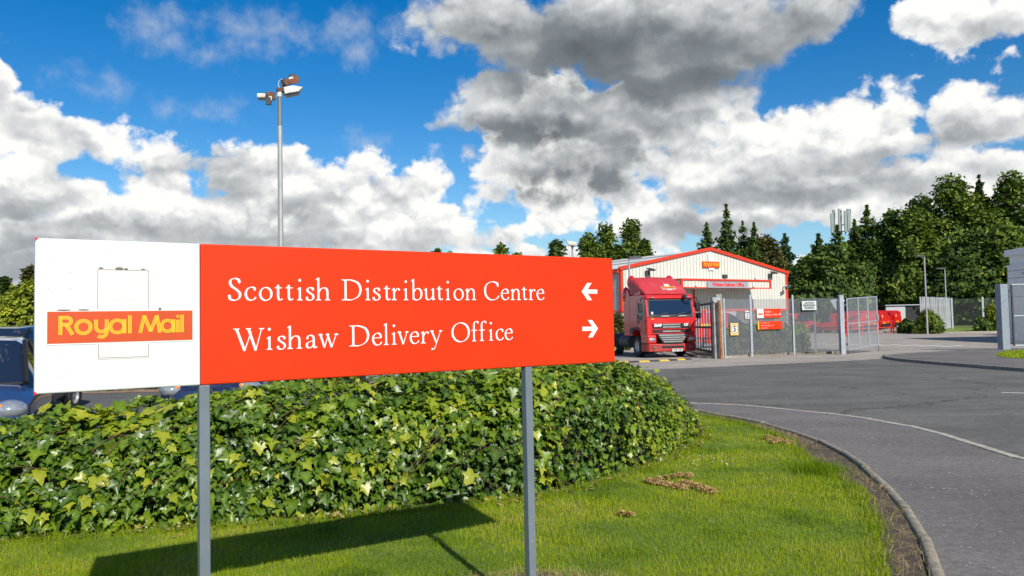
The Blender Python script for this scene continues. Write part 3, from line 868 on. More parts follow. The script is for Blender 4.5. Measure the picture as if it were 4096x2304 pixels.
def text_polys(txt, size, align='CENTER', bold=0.0, sx=1.0):
    """the built-in sans letters as flat polygons: (verts2d, faces)"""
    cu = bpy.data.curves.new("lettering", 'FONT')
    cu.body = txt; cu.size = size; cu.align_x = align; cu.align_y = 'CENTER'; cu.offset = bold; cu.resolution_u = 3
    o = bpy.data.objects.new("lettering", cu)
    COL.objects.link(o)
    dg = bpy.context.evaluated_depsgraph_get()
    me = bpy.data.meshes.new_from_object(o.evaluated_get(dg))
    vs = [(v.co.x * sx, v.co.y) for v in me.vertices]; fs = [tuple(p.vertices) for p in me.polygons]
    bpy.data.objects.remove(o); bpy.data.curves.remove(cu); bpy.data.meshes.remove(me)
    return vs, fs

def put_text(name, txt, size, frame, lift, mat_, parent, align='CENTER', bold=0.0, sx=1.0):
    vs, fs = text_polys(txt, size, align, bold, sx)
    return MB().add([frame(x, y, lift) for x, y in vs], fs).build(name, mat_, parent)

# ---------------------------------------------------------------- the big sign
SP0 = Vector((-1.86905, 3.14, 0)); SD = Vector((0.83764, 0.54622, 0)); SN = Vector((0.54622, -0.83764, 0))
def SF(u, z, n=0.0):
    return SP0 + SD * u + Vector((0, 0, z)) + SN * n

def build_sign():
    base = SP0 + SD * 1.47
    root = thing("direction_sign", "big red and white direction sign on two grey steel posts before the ivy", "sign", (base.x, base.y, 0.0))
    off = Vector((base.x, base.y, 0))
    F = lambda u, z, n=0.0: SF(u, z, n) - off
    def panel(name, u0, u1, mat_):
        mb = MB()
        q = [F(u, z, n) for n in (-0.048, 0.0) for z in (1.3740, 1.9866) for u in (u0, u1)]
        mb.add(q, [(0, 2, 3, 1), (4, 5, 7, 6), (0, 1, 5, 4), (2, 6, 7, 3), (0, 4, 6, 2), (1, 3, 7, 5)])
        return mb.build(name, mat_, root, bevel=0.006, seg=3)
    wp = panel("white_panel", 0.0, 0.6172, MT['white_panel'])
    rp = panel("red_panel", 0.6188, 2.9475, MT['red_panel'])
    for u in (0.6128, 2.3102):
        mb = MB()
        q = [F(uu, z, n) for n in (-0.050, -0.002) for z in (-0.45, 1.3735) for uu in (u, u + 0.0455)]
        mb.add(q, [(0, 2, 3, 1), (4, 5, 7, 6), (0, 1, 5, 4), (2, 6, 7, 3), (0, 4, 6, 2), (1, 3, 7, 5)])
        mb.build("post", MT['post'], root, bevel=0.005, seg=3)
    # cross emblem on the white panel: sticker edge, hairline, orange bar, wordmark
    def plate(name, poly, n0, n1, mat_):
        mb = MB(); k = len(poly)
        mb.add([F(u, z, n0) for u, z in poly] + [F(u, z, n1) for u, z in poly], [tuple(range(k)), tuple(range(2 * k - 1, k - 1, -1))] + [(i, (i + 1) % k, k + (i + 1) % k, k + i) for i in range(k)])
        return mb.build(name, mat_, wp)
    cross = [(0.0385, 1.5650), (0.0385, 1.7000), (0.2164, 1.7008), (0.2164, 1.8695), (0.4140, 1.8690), (0.4140, 1.7020), (0.5885, 1.7020), (0.5885, 1.5665), (0.4150, 1.5655), (0.4150, 1.5020), (0.2200, 1.5020), (0.2200, 1.5645)]
    plate("emblem_cross", cross, 0.0002, 0.0012, MT['cream_print'])
    plate("emblem_bar", [(0.0430, 1.5690), (0.0430, 1.6955), (0.5850, 1.6965), (0.5850, 1.5705)], 0.0013, 0.0019, MT['orange_print'])
    def hair(name, pts, w, mat_, lift):
        mb = MB()
        for (a, b) in zip(pts[:-1], pts[1:]):
            a = np.array(a); b = np.array(b); t = (b - a) / np.linalg.norm(b - a); n = np.array([-t[1], t[0]]) * w / 2
            mb.add([F(*(a + n), lift), F(*(a - n), lift), F(*(b - n), lift), F(*(b + n), lift)], [(0, 1, 2, 3)])
            lift += 0.00012
        return mb.build(name, mat_, wp)
    hair("emblem_line", [(0.2205, 1.703), (0.2205, 1.8655), (0.4100, 1.8650), (0.4100, 1.704)], 0.0019, MT['maroon_line'], 0.0014)
    hair("emblem_line", [(0.2240, 1.563), (0.2240, 1.5060), (0.4110, 1.5060), (0.4110, 1.563)], 0.0019, MT['maroon_line'], 0.0014)
    hair("sticker_edge", cross + cross[:1], 0.0014, MT['faint_line'], 0.00135)
    crown = [(0.262, 1.742), (0.250, 1.775), (0.268, 1.760), (0.290, 1.772), (0.315, 1.790), (0.340, 1.772), (0.362, 1.760), (0.380, 1.775), (0.368, 1.742), (0.262, 1.742)]
    hair("faded_crown", crown, 0.0014, MT['faint_line'], 0.0014)
    hair("faded_crown", [(0.262, 1.733), (0.368, 1.733)], 0.0016, MT['faint_line'], 0.0014)
    mb = MB()
    wordmark_mesh(mb, lambda x, y, n: F(0.3155 + x, 1.6335 + y, n), 0.468, 0.0021, 0.00005)
    mb.build("wordmark", MT['yellow_print'], wp)
    # moss and grime on the sticker's upper edges, dirt spots
    mb = MB()
    for (u, z, r, s) in ((0.232, 1.872, 0.010, 3), (0.300, 1.871, 0.016, 2.4), (0.325, 1.870, 0.008, 2), (0.455, 1.704, 0.006, 1.0), (0.10, 1.7015, 0.026, 9), (0.17, 1.7022, 0.022, 8), (0.39, 1.8705, 0.010, 4)):
        mb.add([F(u + r * math.cos(t), z + r / s * math.sin(t), 0.0021) for t in np.linspace(0, 2 * math.pi, 9, endpoint=False)] + [F(u, z, 0.004)], [(k, (k + 1) % 9, 9) for k in range(9)])
    mb.build("moss", MT['grime'], wp)["kind"] = "stuff"
    mb = MB(); R_ = random.Random(3)
    for k in range(46):
        u = 0.03 + abs(R_.gauss(0, 0.05)) if k < 30 else R_.uniform(0.02, 0.6)
        z = R_.uniform(1.40, 1.97); r = R_.uniform(0.0006, 0.0017)
        if 0.03 < u < 0.59 and 1.56 < z < 1.71: continue
        mb.add([F(u + r * math.cos(t), z + r * R_.uniform(0.6, 1.6) * math.sin(t), 0.0004) for t in np.linspace(0, 2 * math.pi, 6, endpoint=False)], [tuple(range(6))])
    mb.build("dirt_specks", MT['grime'], wp)["kind"] = "stuff"
    for (u, z) in ((0.001, 1.983), (0.001, 1.3775)):
        mb = MB(); s = 1 if z < 1.6 else -1
        mb.add([F(u - 0.002, z - s * 0.006, 0.0006), F(u + 0.012, z - s * 0.004, 0.0006), F(u - 0.001, z + s * 0.010, 0.0006)], [(0, 1, 2)])
        mb.build("chipped_corner", MT['red_print'], wp)
    # the two lines of lettering
    def lines(items, base0, base1, u0, u1, name):
        mb = MB(); k0 = [0]
        for ch, u in items:
            polys = serif_glyph(ch)
            x0, _ = bounds(polys)
            zb = base0 + (base1 - base0) * (u - u0) / (u1 - u0)
            put_polys(mb, polys, lambda x, y, lv, u=u, zb=zb: F(u + (x - x0) * 0.001, zb + y * 0.001, 0.0004 + 0.00004 * lv), k0)
        return mb.build(name, MT['white_print'], rp)
    l1 = list(zip("ScottishDistributionCentre", [.7340, .8058, .8692, .9421, .9914, 1.0429, 1.0842, 1.1316, 1.2596, 1.3787, 1.4173, 1.4782, 1.5179, 1.5823, 1.6239, 1.6949, 1.7700, 1.8199, 1.8664, 1.9352, 2.0520, 2.1566, 2.2179, 2.2932, 2.3369, 2.3896]))
    lines(l1, 1.7392, 1.7395, 0.7, 2.45, "lettering")
    l2 = list(zip("WishawDeliveryOffice", [.7551, .9010, .9480, .9949, 1.0821, 1.1430, 1.2959, 1.4117, 1.4724, 1.5146, 1.5465, 1.6134, 1.6746, 1.7270, 1.8505, 1.9705, 2.0178, 2.0760, 2.1182, 2.1757]))
    lines(l2, 1.5148, 1.5248, 0.755, 2.22, "lettering")
    lines([('<', 2.7092)], 1.7385, 1.7385, 0, 3, "arrow")
    lines([('>', 2.7074)], 1.5235, 1.5235, 0, 3, "arrow")

def post_paint():
    m_, g, b, out = new_mat("sign_post_paint")
    P = g.n('ShaderNodeTexCoord').outputs['Object']
    sep = g.n('ShaderNodeSeparateXYZ'); g.t.links.new(P, sep.inputs[0])
    n1 = g.noise(P, 16, 5, 0.65).outputs['Fac']; n2 = g.noise(P, 5, 4, 0.6).outputs['Fac']
    c = g.v('SCALE', (0.135, 0.160, 0.185)); g.put(c.node.inputs['Scale'], g.smooth(n2, 0.3, 0.7, 0.92, 1.08))
    flake = g.m('ADD', g.m('MULTIPLY', g.m('SUBTRACT', 0.30, sep.outputs[2]), 4.0), g.m('MULTIPLY_ADD', n1, 1.6, -0.75))
    rust = g.ramp(n1, [(0.35, (0.05, 0.022, 0.012)), (0.6, (0.16, 0.06, 0.025)), (0.8, (0.22, 0.10, 0.04))])
    c = g.mixc(g.smooth(flake, 0.30, 0.36), c, rust)
    scr = g.noise(g.v('MULTIPLY', P, (1, 1, 0.35)), 90, 3, 0.7).outputs['Fac']
    straw = g.m('MULTIPLY', g.smooth(scr, 0.66, 0.70), g.smooth(sep.outputs[2], 0.85, 0.35))
    c = g.mixc(straw, c, (0.42, 0.34, 0.18, 1))
    g.put(b.inputs['Base Color'], c); b.inputs['Roughness'].default_value = 0.45
    return m_
MT['post'] = post_paint()
build_sign()
# ---------------------------------------------------------------- ivy hedge and grass
FOOT = [(-8.0, 5.2), (-6.0, 5.75), (-3.93, 6.20), (-3.03, 6.42), (-2.04, 6.62), (-0.93, 7.02), (0.04, 7.30), (0.52, 7.72), (1.01, 8.25), (1.60, 9.03), (2.14, 10.0), (2.45, 10.7), (2.66, 11.5), (2.62, 12.4), (2.2, 13.0)]
BACK = [(1.5, 12.9), (0.9, 11.6), (0.1, 10.3), (-1.2, 9.3), (-2.6, 8.7), (-4.2, 8.4), (-6.2, 7.9), (-8.2, 7.4)]
FOOT_C = np.array(catmull(FOOT, 10)); BACK_C = np.array(catmull(BACK, 6))
HEDGE_POLY = [tuple(p) for p in FOOT_C] + [tuple(p) for p in BACK_C]

def hedge_height(x):
    return np.interp(x, [-8, -4.6, -4.3, -3.9, -3.6, -3.35, -3.15, -2.8, -1.0, 0.3, 1.2, 1.6, 2.0, 2.35, 2.7, 3.0], [0.69, 0.69, 0.74, 0.87, 0.88, 0.80, 0.78, 0.95, 1.02, 1.06, 1.04, 0.92, 0.72, 0.48, 0.22, 0.12])

def poly_param(C):
    d = np.linalg.norm(np.diff(C, axis=0), axis=1)
    return np.concatenate(([0], np.cumsum(d)))

def hedge_surface(s, th, lift):
    """front face of the hedge: s along the foot, th 0 (foot) .. 1 (crest)"""
    acc = poly_param(FOOT_C)
    x = np.interp(s, acc, FOOT_C[:, 0]); y = np.interp(s, acc, FOOT_C[:, 1])
    e = 0.25
    tx = np.interp(s + e, acc, FOOT_C[:, 0]) - np.interp(s - e, acc, FOOT_C[:, 0]); ty = np.interp(s + e, acc, FOOT_C[:, 1]) - np.interp(s - e, acc, FOOT_C[:, 1])
    L = np.hypot(tx, ty) + 1e-9
    ox, oy = ty / L, -tx / L                       # outward
    ang = th * np.pi / 2
    inset = 0.10 + 0.62 * (1 - np.cos(ang)) - 0.10 * np.sin(ang * 2)
    gx, gy = x - ox * inset, y - oy * inset
    H = hedge_height(gx)
    z = 0.01 + H * np.sin(ang) ** 0.92
    nh = np.cos(ang) ; nv = np.sin(ang) * 0.9 + 0.12
    bump = 0.13 * (vnoise(s * 2.1, z * 2.6, 3) - 0.5) + 0.08 * (vnoise(s * 5.3, z * 6.1, 5) - 0.5)
    dd = lift + bump
    N = np.stack((ox * nh, oy * nh, nv), 1); N /= np.linalg.norm(N, axis=1)[:, None]
    Pp = np.stack((gx, gy, z), 1) + N * dd[:, None]
    return Pp, N

LEAF2D = [(0, 0.0), (0.15, -0.15), (0.44, -0.08), (0.35, 0.17), (0.60, 0.42), (0.27, 0.47), (0.13, 0.74), (0.0, 1.0)]
def leaf_template(k):
    r = random.Random(40 + k)
    wx = (1.0, 1.12, 0.9, 1.05)[k]; lobes = (1.0, 0.8, 1.12, 0.65)[k]
    right = [(x * wx * (lobes if i in (4,) else 1), y) for i, (x, y) in enumerate(LEAF2D)]
    left = [(-x * (0.92 + 0.16 * r.random()), y + r.uniform(-0.03, 0.03)) for x, y in right[1:-1]][::-1]
    out = right + left
    co = [(0.0, 0.32, -0.055)]
    for x, y in out:
        z = -0.30 * abs(x) ** 1.5 * (0.4 + 0.9 * r.random()) + 0.16 * abs(x) - (0.15 + 0.35 * r.random()) * max(0, y - 0.25) ** 2 + 0.05
        co.append((x, y, z + r.uniform(-0.03, 0.03)))
    co = np.array(co); co[:, 1] -= 0.3
    n = len(out)
    tri = [(0, 1 + i, 1 + (i + 1) % n) for i in range(n)]
    return co, np.array(tri)
LEAVES = [leaf_template(k) for k in range(4)]

def leaf_frames(N, rng, jitter, droop=1.0):
    n = len(N)
    nn = N + rng.normal(0, jitter, (n, 3)) + np.array([0.06, -0.14, 0.24])
    nn /= np.linalg.norm(nn, axis=1)[:, None]
    down = np.tile(np.array([0, 0, -droop]), (n, 1)) + rng.normal(0, 0.45, (n, 3)) + N * 0.25
    yv = down - nn * (down * nn).sum(1)[:, None]
    yv /= np.linalg.norm(yv, axis=1)[:, None]
    xv = np.cross(yv, nn)
    return xv, yv, nn

IVY = [(0.0, (0.012, 0.034, 0.005)), (0.25, (0.030, 0.076, 0.006)), (0.5, (0.078, 0.145, 0.007)), (0.75, (0.165, 0.225, 0.009)), (0.93, (0.27, 0.29, 0.015)), (1.0, (0.42, 0.36, 0.04))]
MT['ivy'] = leafmat('ivy_leaf', IVY, rough=0.36, trans=0.16, spec=0.34, veins=True)
MT['ivy_one'] = leafmat('ivy_leaf_single', [(p * 0.9, c) for p, c in IVY[1:5]], rough=0.34, trans=0.16, spec=0.36, veins=True, objrand=True)

def build_hedge():
    rng = np.random.default_rng(5)
    root = thing("ivy_hedge", "low sprawling hedge of glossy green ivy behind the direction sign", "hedge", (-1.0, 7.6, 0))
    ro = np.array([-1.0, 7.6, 0.0])
    total = poly_param(FOOT_C)[-1]
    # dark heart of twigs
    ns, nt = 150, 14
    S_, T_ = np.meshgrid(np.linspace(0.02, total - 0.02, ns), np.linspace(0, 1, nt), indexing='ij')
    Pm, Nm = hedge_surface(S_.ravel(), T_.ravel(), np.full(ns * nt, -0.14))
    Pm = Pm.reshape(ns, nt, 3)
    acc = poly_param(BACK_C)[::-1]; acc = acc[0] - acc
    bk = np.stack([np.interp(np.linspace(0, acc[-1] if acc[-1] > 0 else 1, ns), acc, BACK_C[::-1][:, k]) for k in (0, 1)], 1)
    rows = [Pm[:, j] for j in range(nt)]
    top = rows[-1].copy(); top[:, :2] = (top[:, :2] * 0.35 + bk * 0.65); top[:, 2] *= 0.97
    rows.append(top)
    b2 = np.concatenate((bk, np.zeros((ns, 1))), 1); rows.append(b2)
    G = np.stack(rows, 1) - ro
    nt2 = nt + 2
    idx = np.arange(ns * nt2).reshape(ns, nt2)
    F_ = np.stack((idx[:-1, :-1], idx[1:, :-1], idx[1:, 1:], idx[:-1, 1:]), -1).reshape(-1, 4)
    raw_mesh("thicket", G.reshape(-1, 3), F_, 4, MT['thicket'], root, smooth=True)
    # leaves on the front face, in three depths, then over the top
    n1 = 19000
    s = rng.uniform(0.0, total, n1); th = rng.uniform(0, 1, n1) ** 0.9
    Pp, N = hedge_surface(s, th, rng.choice([0.03, 0.0, -0.05, -0.09], n1, p=[0.30, 0.3, 0.22, 0.18]) + rng.normal(0, 0.022, n1))
    # top
    n2 = 5200
    cx = rng.uniform(-8, 2.6, 4 * n2); cy = rng.uniform(5.5, 13, 4 * n2)
    k = inside(HEDGE_POLY, cx, cy)
    cx, cy = cx[k][:n2], cy[k][:n2]
    # distance to the foot line, keep the part behind the crest
    dmin = np.min(np.hypot(cx[:, None] - FOOT_C[None, ::3, 0], cy[:, None] - FOOT_C[None, ::3, 1]), axis=1)
    k = dmin > 0.55
    cx, cy = cx[k], cy[k]
    H = hedge_height(cx) + 0.16 * (vnoise(cx * 2.3, cy * 2.3, 9) - 0.5) + 0.03
    P2 = np.stack((cx, cy, H + rng.normal(0, 0.02, len(cx))), 1)
    N2 = np.tile(np.array([0, 0, 1.0]), (len(cx), 1)) + rng.normal(0, 0.3, (len(cx), 3))
    Pp = np.concatenate((Pp, P2)); N = np.concatenate((N, N2))
    # upright young shoots along the crest
    n3 = 420
    s3 = rng.uniform(0.2, total - 0.6, n3)
    P3, N3 = hedge_surface(s3, rng.uniform(0.72, 1.0, n3), np.full(n3, 0.0))
    P3[:, 2] += np.abs(rng.normal(0.05, 0.05, n3))
    # a livelier tuft where the big pale leaves stand up under the white panel
    nt_ = 60
    st = np.interp(rng.uniform(-3.75, -2.75, nt_), FOOT_C[:, 0], poly_param(FOOT_C))
    P4, N4 = hedge_surface(st, rng.uniform(0.75, 1.0, nt_), np.full(nt_, 0.02)); P4[:, 2] += rng.uniform(0.0, 0.10, nt_)
    Pp = np.concatenate((Pp, P3, P4)); N = np.concatenate((N, N3, N4))
    n = len(Pp)
    young = np.zeros(n, bool); young[-(n3 + nt_):] = True
    x = Pp[:, 0]
    size = np.interp(x, [-8, -3.5, 0, 1.2, 2.6], [0.074, 0.071, 0.064, 0.052, 0.041]) * np.exp(rng.normal(0, 0.36, n))
    size[-nt_:] *= 1.35
    size = np.clip(size, 0.03, 0.15)
    lump = vnoise(x * 1.6 + Pp[:, 1], Pp[:, 2] * 2.6, 21)
    tint = 0.40 + 0.42 * (lump - 0.5) + rng.normal(0, 0.17, n) + 0.12 * (Pp[:, 2] > 0.75) + 0.10 * (x > 1.3)
    tint[young] += 0.28
    old = rng.uniform(0, 1, n) < 0.010
    tint[old] = 0.99
    tint = np.clip(tint, 0.02, 1.0)
    tint[~old] = np.minimum(tint[~old], 0.93)
    xv, yv, nn = leaf_frames(N, rng, 0.48)
    var = rng.integers(0, 4, n)
    # the 300 leaves that show largest become leaves of their own
    cam_p = np.array([0, 0, EYE])
    V = cam_p - Pp; dist = np.linalg.norm(V, axis=1)
    face = np.abs((V / dist[:, None] * nn).sum(1))
    outer = np.zeros(n); outer[:n1] = 1.0
    px = Pp[:, 0] / Pp[:, 1]
    inframe = (px > -0.66) & (px < 0.5) & (Pp[:, 2] < 0.95)
    depth_ok = np.zeros(n, bool)
    Pref, _ = hedge_surface(s, th, np.full(n1, 0.0))
    depth_ok[:n1] = ((Pp[:n1] - Pref) * N[:n1]).sum(1) > 0.02
    score = np.where(depth_ok & inframe, (size / dist) ** 2 * (0.25 + face), 0)
    big = np.argsort(-score)[:300]
    isbig = np.zeros(n, bool); isbig[big] = True
    meshes = []
    for kx, (co, tri) in enumerate(LEAVES):
        me = bpy.data.meshes.new("leaf")
        me.from_pydata([tuple(c) for c in co], [], [tuple(t) for t in tri]); me.materials.append(MT['ivy_one'])
        me.polygons.foreach_set('use_smooth', [True] * len(tri))
        ra = me.attributes.new('rib', 'FLOAT', 'POINT'); ra.data.foreach_set('value', [1.0] + [0.0] * (len(co) - 1))
        meshes.append(me)
    for i in big:
        M = Matrix(((xv[i][0], yv[i][0], nn[i][0], Pp[i][0] - ro[0]), (xv[i][1], yv[i][1], nn[i][1], Pp[i][1] - ro[1]), (xv[i][2], yv[i][2], nn[i][2], Pp[i][2] - ro[2]), (0, 0, 0, 1)))
        o = bpy.data.objects.new("leaf", meshes[var[i]])
        COL.objects.link(o); o.parent = root
        o.matrix_local = M @ Matrix.Scale(size[i], 4)
    COs, FSs, TT = [], [], []
    base = 0
    for kx, (co, tri) in enumerate(LEAVES):
        m_ = np.where((var == kx) & ~isbig)[0]
        L = co[None] * size[m_][:, None, None]
        L = L * (1 + rng.normal(0, 0.07, L.shape))
        W_ = L[..., 0:1] * xv[m_][:, None] + L[..., 1:2] * yv[m_][:, None] + L[..., 2:3] * nn[m_][:, None] + (Pp[m_] - ro)[:, None]
        nv = co.shape[0]
        COs.append(W_.reshape(-1, 3))
        FSs.append((tri[None] + (np.arange(len(m_)) * nv)[:, None, None] + base).reshape(-1, 3))
        TT.append(np.repeat(tint[m_], len(tri)) + rng.normal(0, 0.02, len(m_) * len(tri)))
        base += len(m_) * nv
    fo = raw_mesh("foliage", np.concatenate(COs), np.concatenate(FSs), 3, MT['ivy'], root, attr=np.concatenate(TT), smooth=True)
    fo["kind"] = "stuff"
    nvl = LEAVES[0][0].shape[0]
    rib = np.zeros(len(fo.data.vertices), dtype=np.float32); rib[::nvl] = 1.0
    ra = fo.data.attributes.new('rib', 'FLOAT', 'POINT'); ra.data.foreach_set('value', rib)
    # bare stems that run over and through the leaves
    R_ = random.Random(8)
    mb = MB(); mb2 = MB()
    for k in range(80):
        s0 = R_.uniform(1.5, total - 0.5); t0 = R_.uniform(0.02, 0.6)
        ln = R_.uniform(0.15, 0.6); an = R_.uniform(-0.5, 0.9)
        pts = []
        for j in range(7):
            u = j / 6
            q, _ = hedge_surface(np.array([s0 + ln * u * math.cos(an)]), np.array([min(1, max(0.0, t0 + ln * u * math.sin(an)))]), np.array([0.035 + 0.05 * math.sin(u * 3.1) + R_.uniform(-.015, .015)]))
            pts.append(q[0] - ro)
        mb.tube(pts, [0.0035 * (1 - 0.5 * j / 6) for j in range(7)], 4)
    for k in range(45):
        s0 = R_.uniform(2.0, total - 0.9)
        q, _ = hedge_surface(np.array([s0]), np.array([R_.uniform(0.8, 1.0)]), np.array([-0.02]))
        p = q[0] - ro; h = R_.uniform(0.05, 0.16)
        dx, dy = R_.uniform(-0.08, 0.08), R_.uniform(-0.08, 0.05)
        mb2.tube([p, p + np.array([dx * 0.3, dy * 0.3, h * 0.6]), p + np.array([dx, dy, h])], [0.003, 0.0024, 0.0016], 4)
    mb.build("stem", MT['stem'], root)["kind"] = "stuff"
    mb2.build("shoot", MT['shoot'], root)["kind"] = "stuff"
    # the tall bare runner that rises beside the sign's far end
    base_p = Vector((1.02, 9.05, 1.0)) - Vector(ro)
    tip = [(0, 0, 0), (0.05, 0, 0.10), (0.055, 0, 0.17), (0.075, 0, 0.24), (0.12, 0.01, 0.31)]
    MB().tube([base_p + Vector(t) for t in tip], [0.006, 0.005, 0.004, 0.0035, 0.003], 5).build("runner", MT['stem'], root)
    for (u, sz, a) in ((2, 0.045, 0.6), (3, 0.05, -0.9), (3, 0.05, 0.5), (4, 0.045, 0.9), (1, 0.04, -0.7)):
        p = base_p + Vector(tip[u])
        o = bpy.data.objects.new("leaf", meshes[u % 4]); COL.objects.link(o); o.parent = root
        o.matrix_local = Matrix.Translation(p) @ Matrix.Rotation(a, 4, 'Y') @ Matrix.Rotation(1.2 + 0.3 * a, 4, 'X') @ Matrix.Rotation(a * 2, 4, 'Z') @ Matrix.Scale(sz, 4)
    # leaf litter and straw at the foot
    mb = MB(); mt_ = []
    acc = poly_param(FOOT_C)
    for k in range(1300):
        s0 = R_.uniform(0.5, total - 0.2)
        fx = np.interp(s0, acc, FOOT_C[:, 0]); fy = np.interp(s0, acc, FOOT_C[:, 1])
        p = (fx + R_.gauss(0.02, 0.07) - ro[0], fy + R_.gauss(-0.02, 0.09) - ro[1], 0.035 + R_.random() * 0.03)
        a = R_.uniform(0, 6.28); l = R_.uniform(0.02, 0.07); w = R_.uniform(0.002, 0.006) if R_.random() < 0.7 else 0.02
        dx, dy = math.cos(a) * l, math.sin(a) * l
        mb.cur = 0 if R_.random() < 0.6 else 1
        mb.add([(p[0] - dy * w / l, p[1] + dx * w / l, p[2]), (p[0] + dx, p[1] + dy, p[2] + R_.uniform(-0.01, 0.03)), (p[0] + dy * w / l, p[1] - dx * w / l, p[2])], [(0, 1, 2)])
    mb.build("leaf_litter", [MT['straw'], MT['deadleaf']], root, fix=False)["kind"] = "stuff"

MT['straw'] = mat('dry_straw', (0.36, 0.25, 0.10), 0.9, var=0.3, vscale=40)
MT['deadleaf'] = mat('dead_leaf', (0.13, 0.065, 0.03), 0.9, var=0.4, vscale=30)
build_hedge()

GRASS = [(0.0, (0.055, 0.105, 0.004)), (0.3, (0.145, 0.235, 0.006)), (0.6, (0.285, 0.365, 0.010)), (0.85, (0.41, 0.42, 0.024)), (1.0, (0.42, 0.34, 0.12))]
MT['grass'] = leafmat('grass_blade', GRASS, rough=0.5, trans=0.38, spec=0.2)

def blades(name, x, y, z0, h, w, tint, rng, lean=0.45, mat_=None, mid=None):
    n = len(x)
    a = rng.uniform(0, 2 * np.pi, n)
    la = rng.uniform(0, 2 * np.pi, n); lm = np.abs(rng.normal(0, lean, n))
    dx, dy = np.cos(a) * w / 2, np.sin(a) * w / 2
    lx, ly = np.cos(la) * lm * h, np.sin(la) * lm * h
    z = np.full(n, z0) if np.isscalar(z0) else z0
    hz = h * np.sqrt(np.maximum(0.15, 1 - np.minimum(lm, 0.9) ** 2))
    v = np.stack([np.stack((x - dx, y - dy, z), 1), np.stack((x + dx, y + dy, z), 1),
                  np.stack((x + dx * .7 + lx * .35, y + dy * .7 + ly * .35, z + hz * .55), 1), np.stack((x - dx * .7 + lx * .35, y - dy * .7 + ly * .35, z + hz * .55), 1),
                  np.stack((x + lx, y + ly, z + hz), 1)], 1).reshape(-1, 3)
    b = (np.arange(n) * 5)[:, None]
    f = np.concatenate((b + np.array([[0, 1, 2, 3]]), b + np.array([[3, 2, 4]])), 1).ravel()
    nper = np.tile(np.array([4, 3]), n)
    o = raw_mesh(name, v, f, nper, mat_ or MT['grass'], attr=np.repeat(tint, 2))
    o["kind"] = "stuff"
    return o

